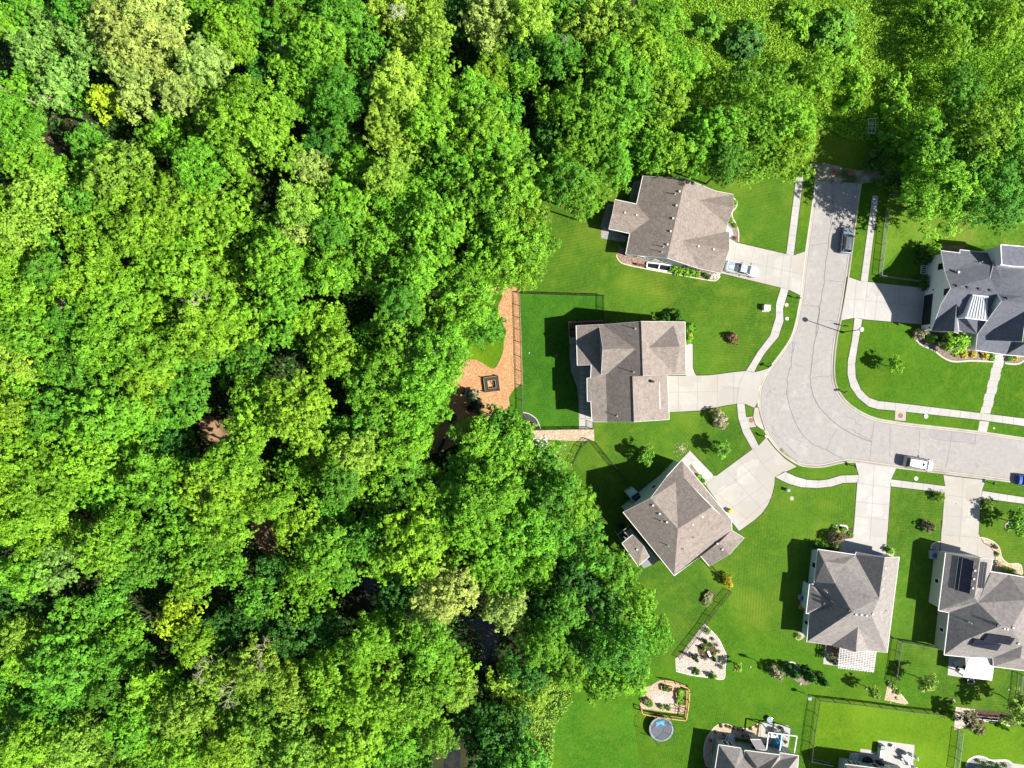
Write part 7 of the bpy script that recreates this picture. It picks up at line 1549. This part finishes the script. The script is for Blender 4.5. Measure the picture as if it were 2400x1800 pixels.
c = W(F(150, 712), .5); o = empty('air_conditioner', (c.x, c.y, ZL), 'round-fanned air conditioner left of the pergola house', 'air conditioner'); MB().box((0, 0, .45), (.85, .85, .9)).build('cabinet', MATS['pad_grey'], o); MB().lathe((0, 0, .9), [(.34, 0), (.34, .03), (.02, .04)], 16).build('fan', MATS['blue_plastic'], o)
c = W(F(155, 800), .4); o = empty('wood_stack', (c.x, c.y, ZL), 'small stack of orange firewood left of the pergola house', 'firewood', None, 1.2); mb = MB()
for i in range(4):
    for k in range(3): mb.tube((-.45+k*.02, -.3+i*.2, .12+k*.18), (.45, -.3+i*.2+.02, .12+k*.18), .09, .09, 7)
mb.build('logs', MATS['orange_wood'], o)
# garden trough by the wire fence, fire pit behind the diagonal house, stools
q = X(E, [(1140, 1408), (1195, 1445), (1132, 1540), (1078, 1505)]); P = [W(p) for p in q]; cc = sum(P, Vector())/4; o = empty('raised_bed', (cc.x, cc.y, ZL), 'dark-framed raised planter by the wire fence below the diagonal house', 'raised bed'); mb = MB()
for a, b in zip(P, P[1:]+P[:1]): mb.bar(a+Vector((0, 0, .35)), b+Vector((0, 0, .35)), .1, .5)
mb.build('frame', MATS['timber_dark'], o, world=True); MB().prism([(p.x, p.y) for p in P], .1, .5).build('soil', MATS['mulch_light'], o, world=True)
f_ = bpy.data.objects.new('plants', SV['open'][1]); COL.objects.link(f_); f_.parent = o; f_.location = (0, 0, .5); f_.scale = (.75, 1.1, .25); f_.rotation_euler = (0, 0, -.6); f_.color = (.24, .30, .12, 1)
c = W(E(395, 860), .3); o = empty('fire_pit', (c.x, c.y, ZL), 'square dark fire pit in the shadow behind the diagonal house', 'fire pit', None, .3); MB().box((0, 0, .25), (1.0, 1.0, .5)).build('body', MATS['timber_dark'], o); MB().box((0, 0, .51), (.75, .75, .03)).build('burner', MATS['rubber'], o)
c = W(E(420, 935), 2.8); o = empty('grill', (c.x, c.y, 2.7), 'black barbecue on the deck behind the diagonal house', 'grill', None, -.6); MB().box((0, 0, .8), (1.1, .5, .35), 0, .8).build('hood', MATS['rubber'], o); MB().box((0, 0, .3), (.9, .5, .6)).build('cart', MATS['black_metal'], o)
# furniture under the white awning edge
c = W(F(1695, 1475)); o = empty('storage_basket', (c.x, c.y, ZL), 'dark rimmed basket at the lower corner of the white awning', 'basket'); MB().box((0, 0, .3), (1.15, .7, .6)).build('basket', MATS['wicker'], o); MB().box((0, 0, .61), (1.2, .75, .04)).build('rim', MATS['vent'], o); MB().box((0, 0, .64), (1.0, .55, .03)).build('filling', MATS['wicker'], o)
table(F(1600, 1310), 1.6, .9, .5, 'grey table in the shade beside the white awning'); chair(F(1570, 1340), .6, 'dark chair left of the shaded table by the awning', 'rubber', 'black_metal'); chair(F(1640, 1350), 2.4, 'dark chair right of the shaded table by the awning', 'rubber', 'black_metal')
c = W(F(1625, 1390)); o = empty('bench', (c.x, c.y, ZW), 'white cushioned bench at the awning edge', 'bench', None, -.4); MB().box((0, 0, .42), (1.2, .5, .12)).build('seat', MATS['white_paint'], o)
for x in (-.5, .5): MB().box((x, 0, .18), (.08, .45, .36)).build('leg', MATS['grey_metal'], o)
# white bench and stones in the rock garden
c = W(G(845, 360)); o = empty('garden_bench', (c.x, c.y, ZB), 'white slab bench in the middle of the rock garden', 'bench', None, -1.1); MB().box((0, 0, .42), (1.1, .38, .08)).build('seat', MATS['white_paint'], o)
for x in (-.4, .4): MB().box((x, 0, .19), (.12, .32, .38)).build('leg', MATS['rock'], o)
rock(G(788, 375), 2.2, 'white stone beside the bench in the rock garden', z=ZB); rock(G(810, 545), 3.0, 'bluish boulder between the two lower rock garden shrubs', z=ZB)
c = W(G(1752, 742)); o = empty('garden_lamp', (c.x, c.y, ZL), 'white bird house post at the corner of the black bottom fence', 'bird house'); MB().bar((0, 0, 0), (0, 0, 1.7), .1, .1).build('post', MATS['white_paint'], o); MB().box((0, 0, 1.85), (.5, .4, .35)).build('house', MATS['white_paint'], o); MB().box((0, 0, 2.06), (.62, .5, .06)).build('roof', MATS['pad_grey'], o)
c = W(G(1790, 790)); rock(G(1795, 788), 1.6, 'small white stone below the bird house post')
# white downspout splash and small white garden items
rock(Hh(820, 645), 2.4, 'white ornament at the foot of the black bottom fence'); rock((1279, 507), 3.4, 'pale box-like stone at the woodland edge above the fenced yard')
rock(B(975, 1482), 3.5, 'mossy grey stone at the end of the gravel strip', 'dirt')
for o in list(bpy.data.objects):
    o.select_set(False)
